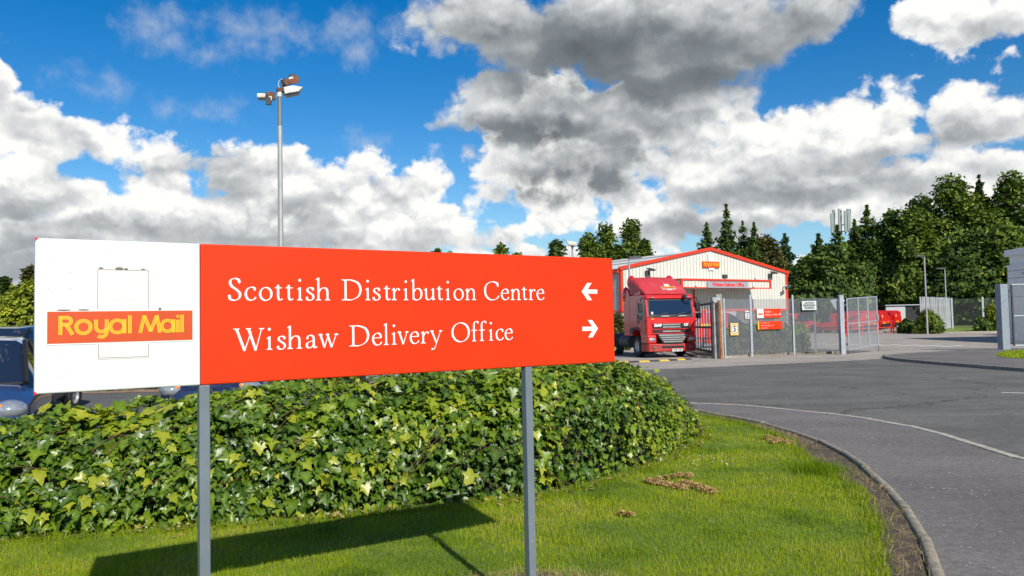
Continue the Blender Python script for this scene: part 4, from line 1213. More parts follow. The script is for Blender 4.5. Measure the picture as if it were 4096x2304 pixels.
def build_grass():
    rng = np.random.default_rng(23)
    bx, by, bh = [], [], []
    edge_in = SOIL_IN[::-1]
    sy = np.array([p[1] for p in edge_in]); sx = np.array([p[0] for p in edge_in])
    for (y0, y1, dens) in ((1.6, 3.7, 3200), (3.7, 5.6, 8500), (5.6, 7.5, 6200), (7.5, 10, 3600), (10, 14, 2000)):
        x0, x1 = -7.5, 3.8
        n = int((y1 - y0) * (x1 - x0) * dens)
        x = rng.uniform(x0, x1, n); y = rng.uniform(y0, y1, n)
        lim = np.interp(y, sy, sx) + 0.10 * (vnoise(y * 3.1, y * 0 + 1, 4) - 0.5) * 2
        k = (x < lim) & inside(LAWN, x, y) & ~inside(HEDGE_POLY, x, y) & ((x > -0.72 * y - 0.8) | (rng.uniform(0, 1, n) < 0.4))
        x, y = x[k], y[k]
        bx.append(x); by.append(y)
    x = np.concatenate(bx); y = np.concatenate(by)
    # thin patch round the right-hand post
    d = np.hypot((x - 0.12) / 0.72, (y - 4.66) / 0.62) + 0.5 * (vnoise(x * 6, y * 6, 8) - 0.5)
    keep = rng.uniform(0, 1, len(x)) < np.clip((d - 0.45) * 2.2, 0.10, 1)
    x, y, d = x[keep], y[keep], d[keep]
    patch = vnoise(x * 1.3, y * 1.3, 31) * 0.6 + vnoise(x * 4.1, y * 4.1, 33) * 0.4
    tint = 0.56 + 0.85 * (patch - 0.5) + rng.normal(0, 0.13, len(x))
    dry = rng.uniform(0, 1, len(x)) < 0.035 + 0.10 * (vnoise(x * 2.2, y * 2.2, 44) > 0.72)
    tint[dry] = rng.uniform(0.85, 1.0, dry.sum())
    h = (0.018 + 0.018 * patch) * np.exp(rng.normal(0, 0.28, len(x)))
    long_ = rng.uniform(0, 1, len(x)) < 0.012
    h[long_] *= 2.2
    w = 0.0026 + 0.00055 * (y - 4)
    tuft = vnoise(x * 2.7, y * 2.7, 51) > 0.74
    h[tuft] *= 1.5; tint[tuft] -= 0.12
    blades("grass", x, y, 0.02, h, w, np.clip(tint, 0, 1), rng)
    # ranker tufts at the lawn edge and under the hedge
    acc = poly_param(FOOT_C)
    s = rng.uniform(1, acc[-1], 5200)
    fx = np.interp(s, acc, FOOT_C[:, 0]) + rng.normal(0.03, 0.05, len(s)); fy = np.interp(s, acc, FOOT_C[:, 1]) - np.abs(rng.normal(0.03, 0.06, len(s)))
    ey = rng.uniform(4.5, 13.3, 3600); ex = np.interp(ey, sy, sx) + rng.normal(-0.02, 0.05, len(ey))
    tx = 3.10 + rng.normal(0, 0.13, 1500); ty = 8.35 + rng.normal(0, 0.13, 1500)
    gx = np.concatenate((fx, ex, tx)); gy = np.concatenate((fy, ey, ty))
    hh = np.concatenate((0.07 * np.exp(rng.normal(0, 0.3, len(fx))), 0.06 * np.exp(rng.normal(0, 0.3, len(ex))), 0.10 * np.exp(rng.normal(0, 0.25, len(tx)))))
    tt = np.concatenate((rng.normal(0.45, 0.15, len(fx)), rng.normal(0.42, 0.16, len(ex)), rng.normal(0.30, 0.1, len(tx))))
    blades("long_grass", gx, gy, 0.02, hh, 0.005, np.clip(tt, 0, 1), rng, lean=0.5)
    # straw on the thin patch and the soil strip
    n = 2600
    a = rng.uniform(0, 2 * np.pi, n); r = np.sqrt(rng.uniform(0, 1, n))
    px = 0.12 + 0.70 * r * np.cos(a); py = 4.66 + 0.58 * r * np.sin(a)
    ey = rng.uniform(4.0, 13.0, 2600); ex = np.interp(ey, sy, sx) + rng.uniform(-0.1, 0.38, len(ey)) * np.interp(ey, [4, 7, 10, 13], [1, 0.9, 0.7, 0.3])
    kk = vnoise(ex * 3, ey * 2.2, 70) > 0.42
    ex, ey = ex[kk], ey[kk]
    gx = np.concatenate((px, ex)); gy = np.concatenate((py, ey))
    o = blades("straw_litter", gx, gy, 0.03, np.exp(rng.normal(-3.0, 0.3, len(gx))), 0.003, rng.uniform(0.9, 1.0, len(gx)), rng, lean=1.6, mat_=MT['strawleaf'])
    # corner of the far island lawn and the bank behind the yard
    x = rng.uniform(18.0, 24, 9000); y = rng.uniform(26, 34.5, 9000)
    k = inside([(19.6, 32.6), (18.9, 31.6), (18.2, 30.0), (18.0, 28.3), (18.6, 24), (24, 20), (24, 36.0), (21.6, 35.0)], x, y)
    blades("grass", x[k], y[k], 0.0, np.full(k.sum(), 0.07), 0.03, np.clip(rng.normal(0.62, 0.15, k.sum()), 0, 1), rng)
    # clover heads
    mb = MB()
    for k in range(16):
        cx, cy = random.gauss(1.95, 0.22), random.gauss(8.95, 0.22)
        if inside(HEDGE_POLY, np.array([cx]), np.array([cy]))[0]: continue
        mb.sphere((cx, cy, 0.055), 0.006, n=6, m_=4)
    tag(mb.build("clover_flowers", MT['cream_print']), "white clover heads scattered in the lawn by the hedge end", "flowers", kind='stuff')

MT['strawleaf'] = mat('straw_blade', (0.38, 0.27, 0.12), 0.9)
build_grass()

def build_clods():
    """dried clumps of thatch lying on the lawn"""
    R_ = random.Random(77)
    spots = [("dry brown thatch clump, left one of three on the lawn beside the ivy", [(1.30, 7.94), (1.36, 7.86), (1.43, 7.80), (1.50, 7.68), (1.55, 7.60)], 0.05),
             ("small round dry thatch clump lying furthest back of three beside the ivy", [(1.66, 8.20), (1.74, 8.16)], 0.042),
             ("long crumbly dry thatch clump, right one of three on the lawn", [(1.62, 7.82), (1.67, 7.72), (1.71, 7.60), (1.75, 7.48), (1.78, 7.40)], 0.05),
             ("thin strip of dry thatch joining two clumps on the lawn", [(1.42, 8.04), (1.50, 8.08), (1.58, 8.14)], 0.018),
             ("dry thatch clump at the lawn edge near the path's bend", [(3.32, 10.6), (3.38, 10.4), (3.44, 10.2), (3.3, 10.3)], 0.07),
             ("tiny dry thatch scrap in the middle of the lawn", [(0.86, 6.62), (0.92, 6.58)], 0.02)]
    for lab, pts, r in spots:
        c0 = pts[0]
        mb = MB()
        for (x, y) in pts:
            for k in range(150):
                a = R_.uniform(0, 6.28); q = R_.random() ** 0.5 * r * R_.choice((0.9, 1.0, 1.5))
                px, py = x + math.cos(a) * q - c0[0], y + math.sin(a) * q - c0[1]
                pz = 0.042 + 0.50 * r * max(0, 1 - (q / r) ** 2) * R_.uniform(0.5, 1.1)
                l = R_.uniform(0.012, 0.034); b = R_.uniform(0, 6.28); t = R_.uniform(-0.5, 0.7)
                d = Vector((math.cos(b) * math.cos(t), math.sin(b) * math.cos(t), math.sin(t))) * l
                s = Vector((-math.sin(b), math.cos(b), 0.3)) * R_.uniform(0.003, 0.007)
                p = Vector((px, py, pz))
                mb.add([p - s, p + s, p + d + s * .5, p + d - s * .5], [(0, 1, 2, 3)])
        # crumb heart
        for (x, y) in pts:
            mb.sphere((x - c0[0], y - c0[1], 0.03), r * 0.8, r * 0.7, r * 0.30, 8, 5)
        tag(mb.build("thatch_clump", MT['thatch'], loc=(c0[0], c0[1], 0.01), fix=False), lab, "thatch clump", "clumps of dry thatch on the lawn")
MT['thatch'] = mat('dry_thatch', (0.40, 0.25, 0.095), 0.95, var=0.45, vscale=50)
build_clods()
# ---------------------------------------------------------------- delivery office
def build_office():
    BL = Vector((7.62, 56.0, 0.0))
    a = math.atan2(0.53967, 0.84188)
    root = thing("delivery_office", "pale ribbed delivery office with red trim and low gable behind the lorry", "building", (BL.x, BL.y, 0.0), a)
    # local axes: x along the gable from its left corner, y into the building, z up
    W, LEN, EV, RISE, BASE = 17.60, 42.0, 5.34, 1.64, 2.32
    mid = 8.85
    def roofz(x): return EV + RISE * (x / mid if x < mid else (W - x) / (W - mid))
    # ribbed gable: each sheet rib is real relief
    def ribbed(name, x0, x1, zb, ztop, mat_, y=0.0, pitch=0.333, parent=root, out=-1):
        vs, fs = [], []
        prof = []
        x = x0
        while x < x1 - 1e-6:
            for dx, dy in ((0, 0), (0.286, 0), (0.288, 0.13), (0.316, 0.13), (0.318, 0)):
                if x + dx < x1: prof.append((x + dx, dy))
            x += pitch
        prof.append((x1, 0))
        # ridge point for the gable
        xs = sorted(set([p[0] for p in prof] + ([mid] if x0 < mid < x1 else [])))
        for xx in xs:
            dy = np.interp(xx, [p[0] for p in prof], [p[1] for p in prof])
            vs += [(xx, y + out * (-dy), zb), (xx, y + out * (-dy), ztop(xx))]
        for k in range(len(xs) - 1):
            fs.append((2 * k, 2 * k + 2, 2 * k + 3, 2 * k + 1))
        return MB().add(vs, fs).build(name, mat_, parent)
    ribbed("gable_cladding", 0.10, W - 0.10, BASE, lambda x: roofz(x) - 0.05, MT['cladding'])
    # left flank, seen edge-on, and right flank
    mb = MB()
    for (x, s) in ((0.0, 1), (W, -1)):
        n = 120
        vs = []
        for k in range(n + 1):
            y = LEN * k / n
            vs += [(x + (0.03 if k % 2 else 0.0) * s, y, BASE), (x + (0.03 if k % 2 else 0.0) * s, y, EV - 0.1)]
        mb.add(vs, [(2 * k, 2 * k + 2, 2 * k + 3, 2 * k + 1) for k in range(n)])
    mb.build("flank_cladding", MT['cladding_grey'], root)
    MB().add([(0, LEN, -0.2), (W, LEN, -0.2), (W, LEN, EV), (mid, LEN, EV + RISE), (0, LEN, EV)], [(0, 1, 2, 3, 4)]).build("back_wall", MT['cladding_grey'], root)
    # roof: two ribbed slopes
    mb = MB()
    for (xa, xb) in ((-0.25, mid), (W + 0.25, mid)):
        za = EV - 0.03; zb = EV + RISE + 0.03
        n = 126
        vs = []
        for k in range(n + 1):
            y = -0.10 + (LEN + 0.2) * k / n
            h = 0.010 if k % 3 == 0 else 0.0
            vs += [(xa, y, za + h), (xb, y, zb + h)]
        mb.add(vs, [(2 * k, 2 * k + 2, 2 * k + 3, 2 * k + 1) for k in range(n)])
    mb.build("roof", MT['roof'], root)
    mb = MB()
    for x, z in ((2.95, EV + 0.62), (5.9, EV + 1.17)):
        mb.box(x - 0.03, x + 0.03, -0.1, LEN, z - 0.02, z + 0.05)
    mb.build("roof_lap", MT['cladding_grey'], root)
    # red verge, eaves and corner trims
    def bar(name, p0, p1, h, d0, d1):
        p0, p1 = Vector((p0[0], 0, p0[1])), Vector((p1[0], 0, p1[1]))
        t = (p1 - p0).normalized(); n = Vector((-t.z, 0, t.x))
        q = [p + n * s * h / 2 + Vector((0, d, 0)) for d in (d0, d1) for p, s in ((p0, -1), (p1, -1), (p1, 1), (p0, 1))]
        return MB().add(q, [(0, 1, 2, 3), (7, 6, 5, 4), (0, 4, 5, 1), (1, 5, 6, 2), (2, 6, 7, 3), (3, 7, 4, 0)]).build(name, MT['trim'], root, bevel=0.02)
    bar("verge_trim", (-0.20, EV - 0.02), (mid, EV + RISE + 0.02), 0.24, -0.14, 0.02)
    bar("verge_trim", (mid, EV + RISE + 0.021), (W + 0.20, EV - 0.02), 0.24, -0.139, 0.021)
    for x in (0.05, W - 0.05):
        MB().box(x - 0.11, x + 0.11, -0.06, 0.18, BASE, EV - 0.16).build("corner_trim", MT['trim'], root)
    for x in (-0.16, W + 0.16):
        MB().box(x - 0.12, x + 0.12, 0.03, LEN, EV - 0.30, EV - 0.06).build("gutter", MT['trim'], root)
    MB().box(0.02, W - 0.02, -0.09, 0.1, BASE - 0.07, BASE + 0.07).build("sill_trim", MT['trim'], root)
    MB().box(-0.05, 0.06, 0.12, LEN, BASE - 0.07, BASE + 0.07).build("sill_trim", MT['trim'], root)
    # brick plinth
    MB().box(0.0, W, -0.03, LEN - 0.1, -0.3, BASE - 0.072).build("plinth", MT['mortar'], root)
    R_ = random.Random(4)
    bvar = []
    for k in range(3):
        q = MB().box(0, 0.60, -0.055, -0.025, 0, 0.19)
        me_o = q.build("brick", MT['brick_%d' % k], root); bvar.append(me_o.data); COL.objects.unlink(me_o); bpy.data.objects.remove(me_o)
    KIDS[root.name] = [o for o in KIDS[root.name] if o.name in COL.objects] if False else []
    n_b = 0
    for c in range(11):
        z = BASE - 0.28 - 0.205 * c
        x = -0.31 if c % 2 else 0.01
        while x < W - 0.3:
            if n_b < 300 and x > 5.0 and 0.25 < z:
                o = bpy.data.objects.new("brick", bvar[R_.randrange(3)]); COL.objects.link(o); o.parent = root
                o.location = (x, R_.uniform(-0.006, 0.004), z); n_b += 1
            x += 0.62
    # loading canopy with its own ribbed fascia and red frame
    c0, c1, cd, cz0, cz1 = 3.79, 13.12, 2.0, 3.89, 4.53
    MB().box(c0 + 0.03, c1 - 0.03, -cd + 0.03, 0.05, cz0 + 0.06, cz1 - 0.1).build("canopy", MT['cladding_grey'], root)
    ribbed("canopy_fascia", c0 + 0.02, c1 - 0.02, cz0 + 0.07, lambda x: cz1 - 0.1, MT['cladding'], y=-cd - 0.012, pitch=0.3333)
    cs = MB().box(c0 - 0.02, c0 + 0.02, -cd + 0.1, -0.1, cz0 + 0.07, cz1 - 0.1).build("canopy_side", MT['cladding'], root)
    MB().box(c0 - 0.06, c1 + 0.06, -cd - 0.08, -cd + 0.06, cz1 - 0.10, cz1 + 0.04).build("canopy_trim", MT['trim'], root, bevel=0.015)
    MB().box(c0 - 0.05, c1 + 0.05, -cd - 0.07, -cd + 0.06, cz0, cz0 + 0.075).build("canopy_trim", MT['trim'], root)
    MB().box(c0 - 0.07, c0 + 0.11, -cd - 0.085, -cd + 0.07, cz0 + 0.076, cz1 - 0.101).build("canopy_trim", MT['trim'], root)
    MB().box(c1 - 0.11, c1 + 0.07, -cd - 0.085, -cd + 0.07, cz0 + 0.076, cz1 - 0.101).build("canopy_trim", MT['trim'], root)
    MB().box(c0 - 0.06, c0 + 0.06, -cd + 0.075, -0.07, cz1 - 0.10, cz1 + 0.04).build("canopy_trim", MT['trim'], root)
    MB().box(c0 - 0.05, c0 + 0.05, -cd + 0.075, -0.07, cz0, cz0 + 0.075).build("canopy_trim", MT['trim'], root)
    for x in (5.6, 8.0, 10.2):
        MB().box(x - 0.45, x + 0.45, -1.9, -1.7, cz0 - 0.03, cz0 + 0.02).build("canopy_light", MT['cream_print'], root)
    # canopy name board
    nb = MB().box(6.27, 10.55, -cd - 0.13, -cd - 0.075, cz0 + 0.03, cz0 + 0.49).build("name_board", MT['grey_board'], root, bevel=0.01)
    put_text("lettering", "Wishaw Delivery Office", 0.40, lambda x, y, n: (8.41 + x, -cd - 0.133 - n, cz0 + 0.265 + y), 0.0, MT['red_print'], nb, bold=0.016, sx=0.86)
    for x in (5.2, 11.2):
        MB().box(x - 0.10, x + 0.10, -cd - 0.10, -cd - 0.02, cz0 + 0.15, cz0 + 0.45).build("notice", MT['cream_print'], root)
    # downpipe and doors under the canopy
    MB().cyl((6.95, -0.1, 0), (6.95, -0.1, 3.9), 0.06).build("downpipe", MT['trim'], root)
    MB().box(8.1, 11.4, -0.07, -0.01, -0.05, 2.24).build("roller_door", MT['shutter'], root)
    MB().box(3.9, 6.3, -0.07, -0.01, -0.05, 2.24).build("roller_door", MT['shutter'], root)
    # the cross sign on the gable
    def boxf(name, x0, x1, z0, z1, d, mat_, parent): return MB().box(x0, x1, -d, -0.035, z0, z1).build(name, mat_, parent, bevel=0.008)
    lg = thing("gable_cross_sign", "red and white cross sign mounted high on the office gable", "sign", (0, 0, 0))
    lg.parent = None
    lg.location = root.location; lg.rotation_euler = root.rotation_euler
    boxf("emblem_arm", 8.57, 9.22, 6.025, 6.60, 0.09, MT['white_panel'], lg)
    boxf("emblem_arm", 8.60, 9.20, 5.35, 5.545, 0.09, MT['white_panel'], lg)
    bar_ = boxf("crossbar", 7.94, 9.74, 5.55, 6.02, 0.11, MT['orange_print'], lg)
    mb = MB()
    wordmark_mesh(mb, lambda x, y, n: (8.84 + x, -0.113 - n, 5.80 + y), 1.56, 0.0, 0.0004)
    mb.build("wordmark", MT['yellow_print'], bar_)
    # wall floodlights, cameras, alarm box
    def wall_lamp(x, z, lab):
        t = thing("wall_floodlight", lab, "floodlight", root.location, a, "floodlights on the office gable")
        MB().box(x - 0.16, x + 0.16, -0.22, -0.04, z - 0.34, z - 0.04).build("bracket_box", MT['chassis'], t)
        MB().prism([(0, 0), (0.52, 0.16), (0.60, 0.10), (0.2, -0.08)], (x - 0.1, -0.75, z + 0.02), (0, 1, 0), (0, 0, 1), (0.4, 0, 0)).build("lamp_head", MT['dark'], t)
        MB().box(x - 0.03, x + 0.03, -0.4, -0.15, z - 0.06, z + 0.02).build("arm", MT['dark'], t)
    wall_lamp(2.36, 5.22, "dark wall floodlight on the gable above the lorry")
    wall_lamp(15.45, 5.22, "dark wall floodlight near the gable's right corner")
    t = thing("canopy_floodlight", "small dark floodlight standing on the canopy roof", "floodlight", root.location, a, "floodlights on the office gable")
    MB().box(8.6, 8.95, -1.6, -1.35, cz1 + 0.12, cz1 + 0.42).build("lamp_head", MT['dark'], t, bevel=0.03)
    MB().box(8.74, 8.80, -1.5, -1.44, cz1 - 0.1, cz1 + 0.12).build("arm", MT['dark'], t)
    t = tag(MB().box(13.75, 14.15, -0.16, -0.04, 4.72, 4.92).build("alarm_box", MT['cream_print'], None, loc=root.location, rz=a, bevel=0.02), "small white alarm box on the gable above the canopy", "alarm box")
    t = thing("wall_camera", "white and dark security camera at the gable's right corner", "camera", root.location, a)
    MB().cyl((17.2, -0.05, 4.2), (16.95, -0.45, 4.25), 0.05).build("arm", MT['cream_print'], t)
    MB().prism([(0, 0), (0.5, -0.22), (0.5, -0.42), (0, -0.2)], (17.15, -0.55, 4.35), (-1, 0, 0), (0, 0, 1), (0, -0.2, 0)).build("camera_body", MT['dark'], t)
    t = thing("flank_camera", "white security camera on a bracket on the office's grey flank", "camera", root.location, a)
    MB().tube([(-0.02, 0.9, 4.0), (-0.5, 0.8, 4.25), (-0.62, 0.75, 4.25)], 0.05).build("bracket", MT['cream_print'], t)
    MB().sphere((-0.62, 0.72, 4.12), 0.11).build("dome", MT['cream_print'], t, smooth=True)
    MB().box(-0.75, -0.62, 0.3, 0.65, 3.88, 4.0).build("camera_body", MT['cream_print'], t)
for k, c in enumerate(((0.15, 0.135, 0.12), (0.11, 0.10, 0.09), (0.20, 0.18, 0.155))):
    MT['brick_%d' % k] = mat('brick_tone', c, 0.9, var=0.15)
build_office()
# ---------------------------------------------------------------- vehicles
def wheel_mb(mb_t, mb_r, c, r, w, ax=(1, 0, 0), rim=0.62):
    c = Vector(c); ax = Vector(ax)
    mb_t.lathe([(r * rim, -w / 2), (r * 0.93, -w / 2), (r, -w * 0.36), (r, w * 0.36), (r * 0.93, w / 2), (r * rim, w / 2), (r * rim * 0.95, 0)], c, ax, 22)
    mb_r.lathe([(0.001, -w * 0.28), (r * 0.18, -w * 0.30), (r * 0.22, -w * 0.16), (r * rim * 0.85, -w * 0.2), (r * rim, -w * 0.44)], c, ax, 22)
    mb_r.lathe([(0.001, w * 0.28), (r * 0.18, w * 0.30), (r * 0.22, w * 0.16), (r * rim * 0.85, w * 0.2), (r * rim, w * 0.44)], c, ax, 22)

def add_wheel(root, c, r, w, ax=(1, 0, 0), rimmat=None, rim=0.62):
    t, q = MB(), MB()
    wheel_mb(t, q, (0, 0, 0), r, w, ax, rim)
    wh = t.build("wheel", MT['rubber'], root, loc=c, smooth=0.6)
    q.build("rim", rimmat or MT['silver'], wh, smooth=0.6)
    return wh

def build_lorry():
    a = math.radians(13)
    root = thing("lorry", "red post lorry tractor unit with a tall roof deflector facing out of the gate", "lorry", (7.42, 37.55, -0.10), a)
    R_ = MT['truck_red']
    hw = 1.21
    P = lambda poly, x0, x1: MB().prism(poly, (x0, 0, 0), (0, 1, 0), (0, 0, 1), (x1 - x0, 0, 0))
    # cab shell: side profile, pushed across
    prof = [(0.06, 1.08), (0.06, 1.93), (0.20, 2.74), (0.32, 2.90), (0.6, 2.96), (2.15, 2.98), (2.2, 2.9), (2.2, 1.02), (1.98, 1.0), (1.93, 1.14), (1.78, 1.30), (1.55, 1.38), (1.3, 1.38), (1.08, 1.30), (0.94, 1.14), (0.90, 1.0), (0.12, 1.0)]
    cab = P(prof, -hw, hw).build("cab", R_, root, bevel=0.05, seg=3)
    # lower corner and bumper
    MB().box(-hw, -0.76, 0.0, 0.86, 0.66, 1.06).build("lamp_surround", R_, root, bevel=0.06, seg=3)
    MB().box(0.76, hw, 0.0, 0.86, 0.66, 1.06).build("lamp_surround", R_, root, bevel=0.06, seg=3)
    MB().prism([(-1.22, 0.12), (-1.16, 0.0), (-0.9, -0.08), (0.9, -0.08), (1.16, 0.0), (1.22, 0.12), (1.22, 0.84), (-1.22, 0.84)], (0, 0, 0.28), (1, 0, 0), (0, 1, 0), (0, 0, 0.372)).build("bumper", MT['bumper_dirty'], root, bevel=0.05, seg=3)
    MB().box(-0.55, 0.55, -0.095, 0.0, 0.44, 0.56).build("bumper_intake", MT['black'], root, bevel=0.02)
    # grille between the lamps
    gp = MB().prism([(-0.78, 1.10), (0.78, 1.10), (0.72, 0.95), (0.50, 0.655), (0.42, 0.63), (-0.42, 0.63), (-0.50, 0.655), (-0.72, 0.95)], (0, -0.105, 0), (1, 0, 0), (0, 0, 1), (0, 0.5, 0)).build("grille", MT['black'], root, bevel=0.02)
    for z, w in ((1.045, 0.70), (0.945, 0.64), (0.845, 0.56), (0.745, 0.48)):
        MB().prism([(0, -0.035), (0.03, -0.02), (0.03, 0.035), (0, 0.015)], (-w, -0.15, z), (0, 1, 0), (0, 0, 1), (2 * w, 0, 0)).build("slat", MT['silver'], gp)
    # upper front: two slots with bars
    for z0, z1, bars in ((1.36, 1.58, (1.53, 1.42)), (1.17, 1.27, (1.22,))):
        s = MB().box(-0.93, 0.93, 0.012, 0.10, z0, z1).build("front_slot", MT['black'], root, bevel=0.01)
        for z in bars:
            MB().prism([(-0.46, -0.03), (0.46, -0.03), (0.42, 0.035), (-0.42, 0.035)], (0, -0.005, z), (1, 0, 0), (0, 0, 1), (0, 0.03, 0)).build("slat", MT['silver'], s)
        if z0 > 1.3:
            put_text("lettering", "DAF", 0.155, lambda x, y, n: (-0.68 + x * 1.25, 0.0085, 1.50 + y), 0, MT['white_print'], s, bold=0.012)
            put_text("lettering", "CF", 0.145, lambda x, y, n: (0.73 + x * 1.3, 0.0085, 1.51 + y), 0, MT['white_print'], s, bold=0.010)
    put_text("lettering", "817", 0.095, lambda x, y, n: (-0.92 + x, 0.052, 1.80 + y), 0, MT['yellow_print'], cab, bold=0.003)
    for z in (1.325, 1.60, 1.125):
        MB().box(-0.97, 0.97, 0.0, 0.09, z - 0.018, z + 0.018).build("front_ridge", R_, root, bevel=0.012)
    for s in (-1, 1):    # corner air vanes
        MB().prism([(0.98 * s, 0.10), (1.235 * s, 0.28), (1.235 * s, 0.62), (1.20 * s, 0.62), (1.16 * s, 0.34), (0.98 * s, 0.20)], (0, -0.06, 1.10), (1, 0, 0), (0, 1, 0), (0, 0, 0.76)).build("corner_vane", R_, root, bevel=0.02)
    # windscreen in its black surround
    def front(z): return 0.06 + max(0.0, z - 1.93) * (0.14 / 0.81)
    def screen(name, x, z0, z1, d, mat_, parent):
        q = [(-x, front(z0) - d, z0), (x, front(z0) - d, z0), (x * 0.985, front(z1) - d, z1), (-x * 0.985, front(z1) - d, z1)]
        q2 = [(p[0], p[1] + 0.05, p[2]) for p in q]
        return MB().add(q + q2, [(0, 1, 2, 3), (7, 6, 5, 4), (0, 4, 5, 1), (1, 5, 6, 2), (2, 6, 7, 3), (3, 7, 4, 0)]).build(name, mat_, parent, bevel=0.012)
    ws = screen("windscreen_surround", 1.13, 1.86, 2.73, 0.012, MT['black'], root)
    screen("windscreen", 1.06, 2.00, 2.68, 0.018, MT['screen'], ws)
    for s in (-0.42, 0.45):
        MB().tube([(s - 0.45, 0.02, 1.92), (s - 0.2, 0.0, 1.98), (s + 0.25, 0.02, 2.08)], 0.014, 5).build("wiper", MT['black'], ws)
        MB().box(s - 0.1, s + 0.32, -0.005, 0.03, 1.895, 1.95).build("wiper_mount", MT['silver'], ws, bevel=0.012)
    MB().box(-1.0, -0.90, 0.016, 0.03, 2.02, 2.14).build("sticker", MT['cream_print'], ws)
    # sun-bright header over the screen
    MB().prism([(0.14, 2.735), (0.10, 2.80), (0.22, 2.92), (0.5, 2.965), (0.5, 2.735)], (-1.17, 0, 0), (0, 1, 0), (0, 0, 1), (2.34, 0, 0)).build("header", R_, root, bevel=0.03)
    for x in (-0.9, 0.9):
        MB().box(x - 0.09, x + 0.09, 0.06, 0.12, 2.79, 2.83).build("marker_lamp", MT['lamp'], root, bevel=0.01)
    # side windows and doors
    for s in (-1, 1):
        X0, X1 = s * (hw - 0.02), s * (hw + 0.006)
        win = MB().prism([(0.30, 2.02), (0.36, 2.62), (1.12, 2.66), (1.12, 1.94), (0.72, 1.94)], (X0, 0, 0), (0, 1, 0), (0, 0, 1), (X1 - X0, 0, 0)).build("side_window", MT['glass'], root, bevel=0.004)
        for (y0, y1, z0, z1) in ((1.24, 1.255, 1.4, 2.75), (0.22, 1.25, 2.735, 2.748), (0.22, 0.232, 1.42, 2.74)):
            MB().box(min(s * hw, s * (hw + 0.004)), max(s * hw, s * (hw + 0.004)), y0, y1, z0, z1).build("door_seam", MT['black'], root)
        MB().box(min(s * hw, s * (hw + 0.02)), max(s * hw, s * (hw + 0.02)), 1.02, 1.14, 1.60, 1.78).build("door_handle", MT['black'], root, bevel=0.01)
        MB().prism([(0.0, 0.30), (0.0, 1.06), (0.86, 1.06), (0.90, 0.98), (0.94, 1.10), (1.08, 1.28), (1.3, 1.36), (1.55, 1.36), (1.78, 1.28), (1.93, 1.10), (2.2, 1.10), (2.2, 1.36), (1.6, 1.44), (1.2, 1.44), (0.92, 1.36), (0.86, 1.22)][5:], (s * (hw - 0.03), 0, 0), (0, 1, 0), (0, 0, 1), (s * 0.055, 0, 0)).build("wheel_arch", MT['chassis'], root)
        st = MB().box(min(s * 0.9, s * 1.2), max(s * 0.9, s * 1.2), 0.15, 0.88, 0.30, 1.0).build("step_box", MT['chassis'], root, bevel=0.03)
        MB().box(min(s * 1.0, s * 1.23), max(s * 1.0, s * 1.23), 0.3, 0.80, 0.62, 0.66).build("step", MT['dark'], st)
        # mirrors
        mm = MB().box(min(s * 1.34, s * 1.56), max(s * 1.34, s * 1.56), 0.16, 0.30, 2.12, 2.60).build("mirror", MT['black'], root, bevel=0.05, seg=3)
        MB().box(min(s * 1.36, s * 1.60), max(s * 1.36, s * 1.60), 0.14, 0.30, 1.80, 2.07).build("wide_mirror", MT['black'], mm, bevel=0.05, seg=3)
        MB().tube([(s * 1.18, 0.3, 1.72), (s * 1.32, 0.22, 1.66), (s * 1.45, 0.22, 1.80)], 0.022, 6).build("mirror_arm", MT['black'], mm)
        MB().tube([(s * 1.18, 0.3, 2.80), (s * 1.40, 0.22, 2.78), (s * 1.45, 0.22, 2.6)], 0.022, 6).build("mirror_arm", MT['black'], mm)
        # lights
        hl = MB().sphere((s * 0.99, 0.0, 0.845), 0.185, 0.05, 0.095, 14, 7).build("headlight", MT['lamp'], root, smooth=True)
        MB().sphere((s * 1.12, -0.018, 0.84), 0.045, 0.035, 0.045, 10, 6).build("indicator", MT['amber'], hl, smooth=True)
        MB().sphere((s * 0.93, -0.030, 0.845), 0.05, 0.035, 0.05, 10, 6).build("lamp_bowl", MT['chrome'], hl, smooth=True)
        fl = MB().box(min(s * 0.78, s * 1.02), max(s * 0.78, s * 1.02), -0.085, -0.02, 0.42, 0.52).build("fog_lamp", MT['black'], root, bevel=0.03)
        for q in (0.85, 0.95):
            MB().sphere((s * q, -0.085, 0.47), 0.035, 0.02, 0.035, 8, 5).build("fog_bulb", MT['lamp'], fl, smooth=True)
    MB().tube([(0.62, 0.0, 2.86), (0.75, -0.12, 2.72), (1.0, -0.1, 2.66)], 0.03, 6).build("kerb_mirror_arm", MT['black'], root)
    MB().box(0.62, 0.80, -0.05, 0.1, 2.80, 2.95).build("kerb_mirror", MT['black'], root, bevel=0.04)
    pl = MB().box(-0.06, 0.46, -0.135, -0.115, 0.285, 0.405).build("number_plate", MT['white_panel'], root)
    MB().box(-0.06, 0.46, -0.115, -0.06, 0.29, 0.40).build("plate_holder", MT['black'], root)
    put_text("lettering", "PL08 YOM", 0.105, lambda x, y, n: (0.20 + x, -0.1365, 0.345 + y), 0, MT['black_print'], pl, bold=0.004, sx=0.86)
    # roof deflector: a scooped shell with the cross emblem, and rounded side collars
    d = MB(); sec = [(0.36, 2.97, 1.02, 0.02), (0.48, 3.02, 1.06, 0.06), (0.85, 3.26, 1.10, 0.20), (1.25, 3.50, 1.13, 0.40), (1.65, 3.70, 1.15, 0.62), (2.0, 3.82, 1.16, 0.8), (2.25, 3.86, 1.15, 0.86)]
    vs = []; k = 11
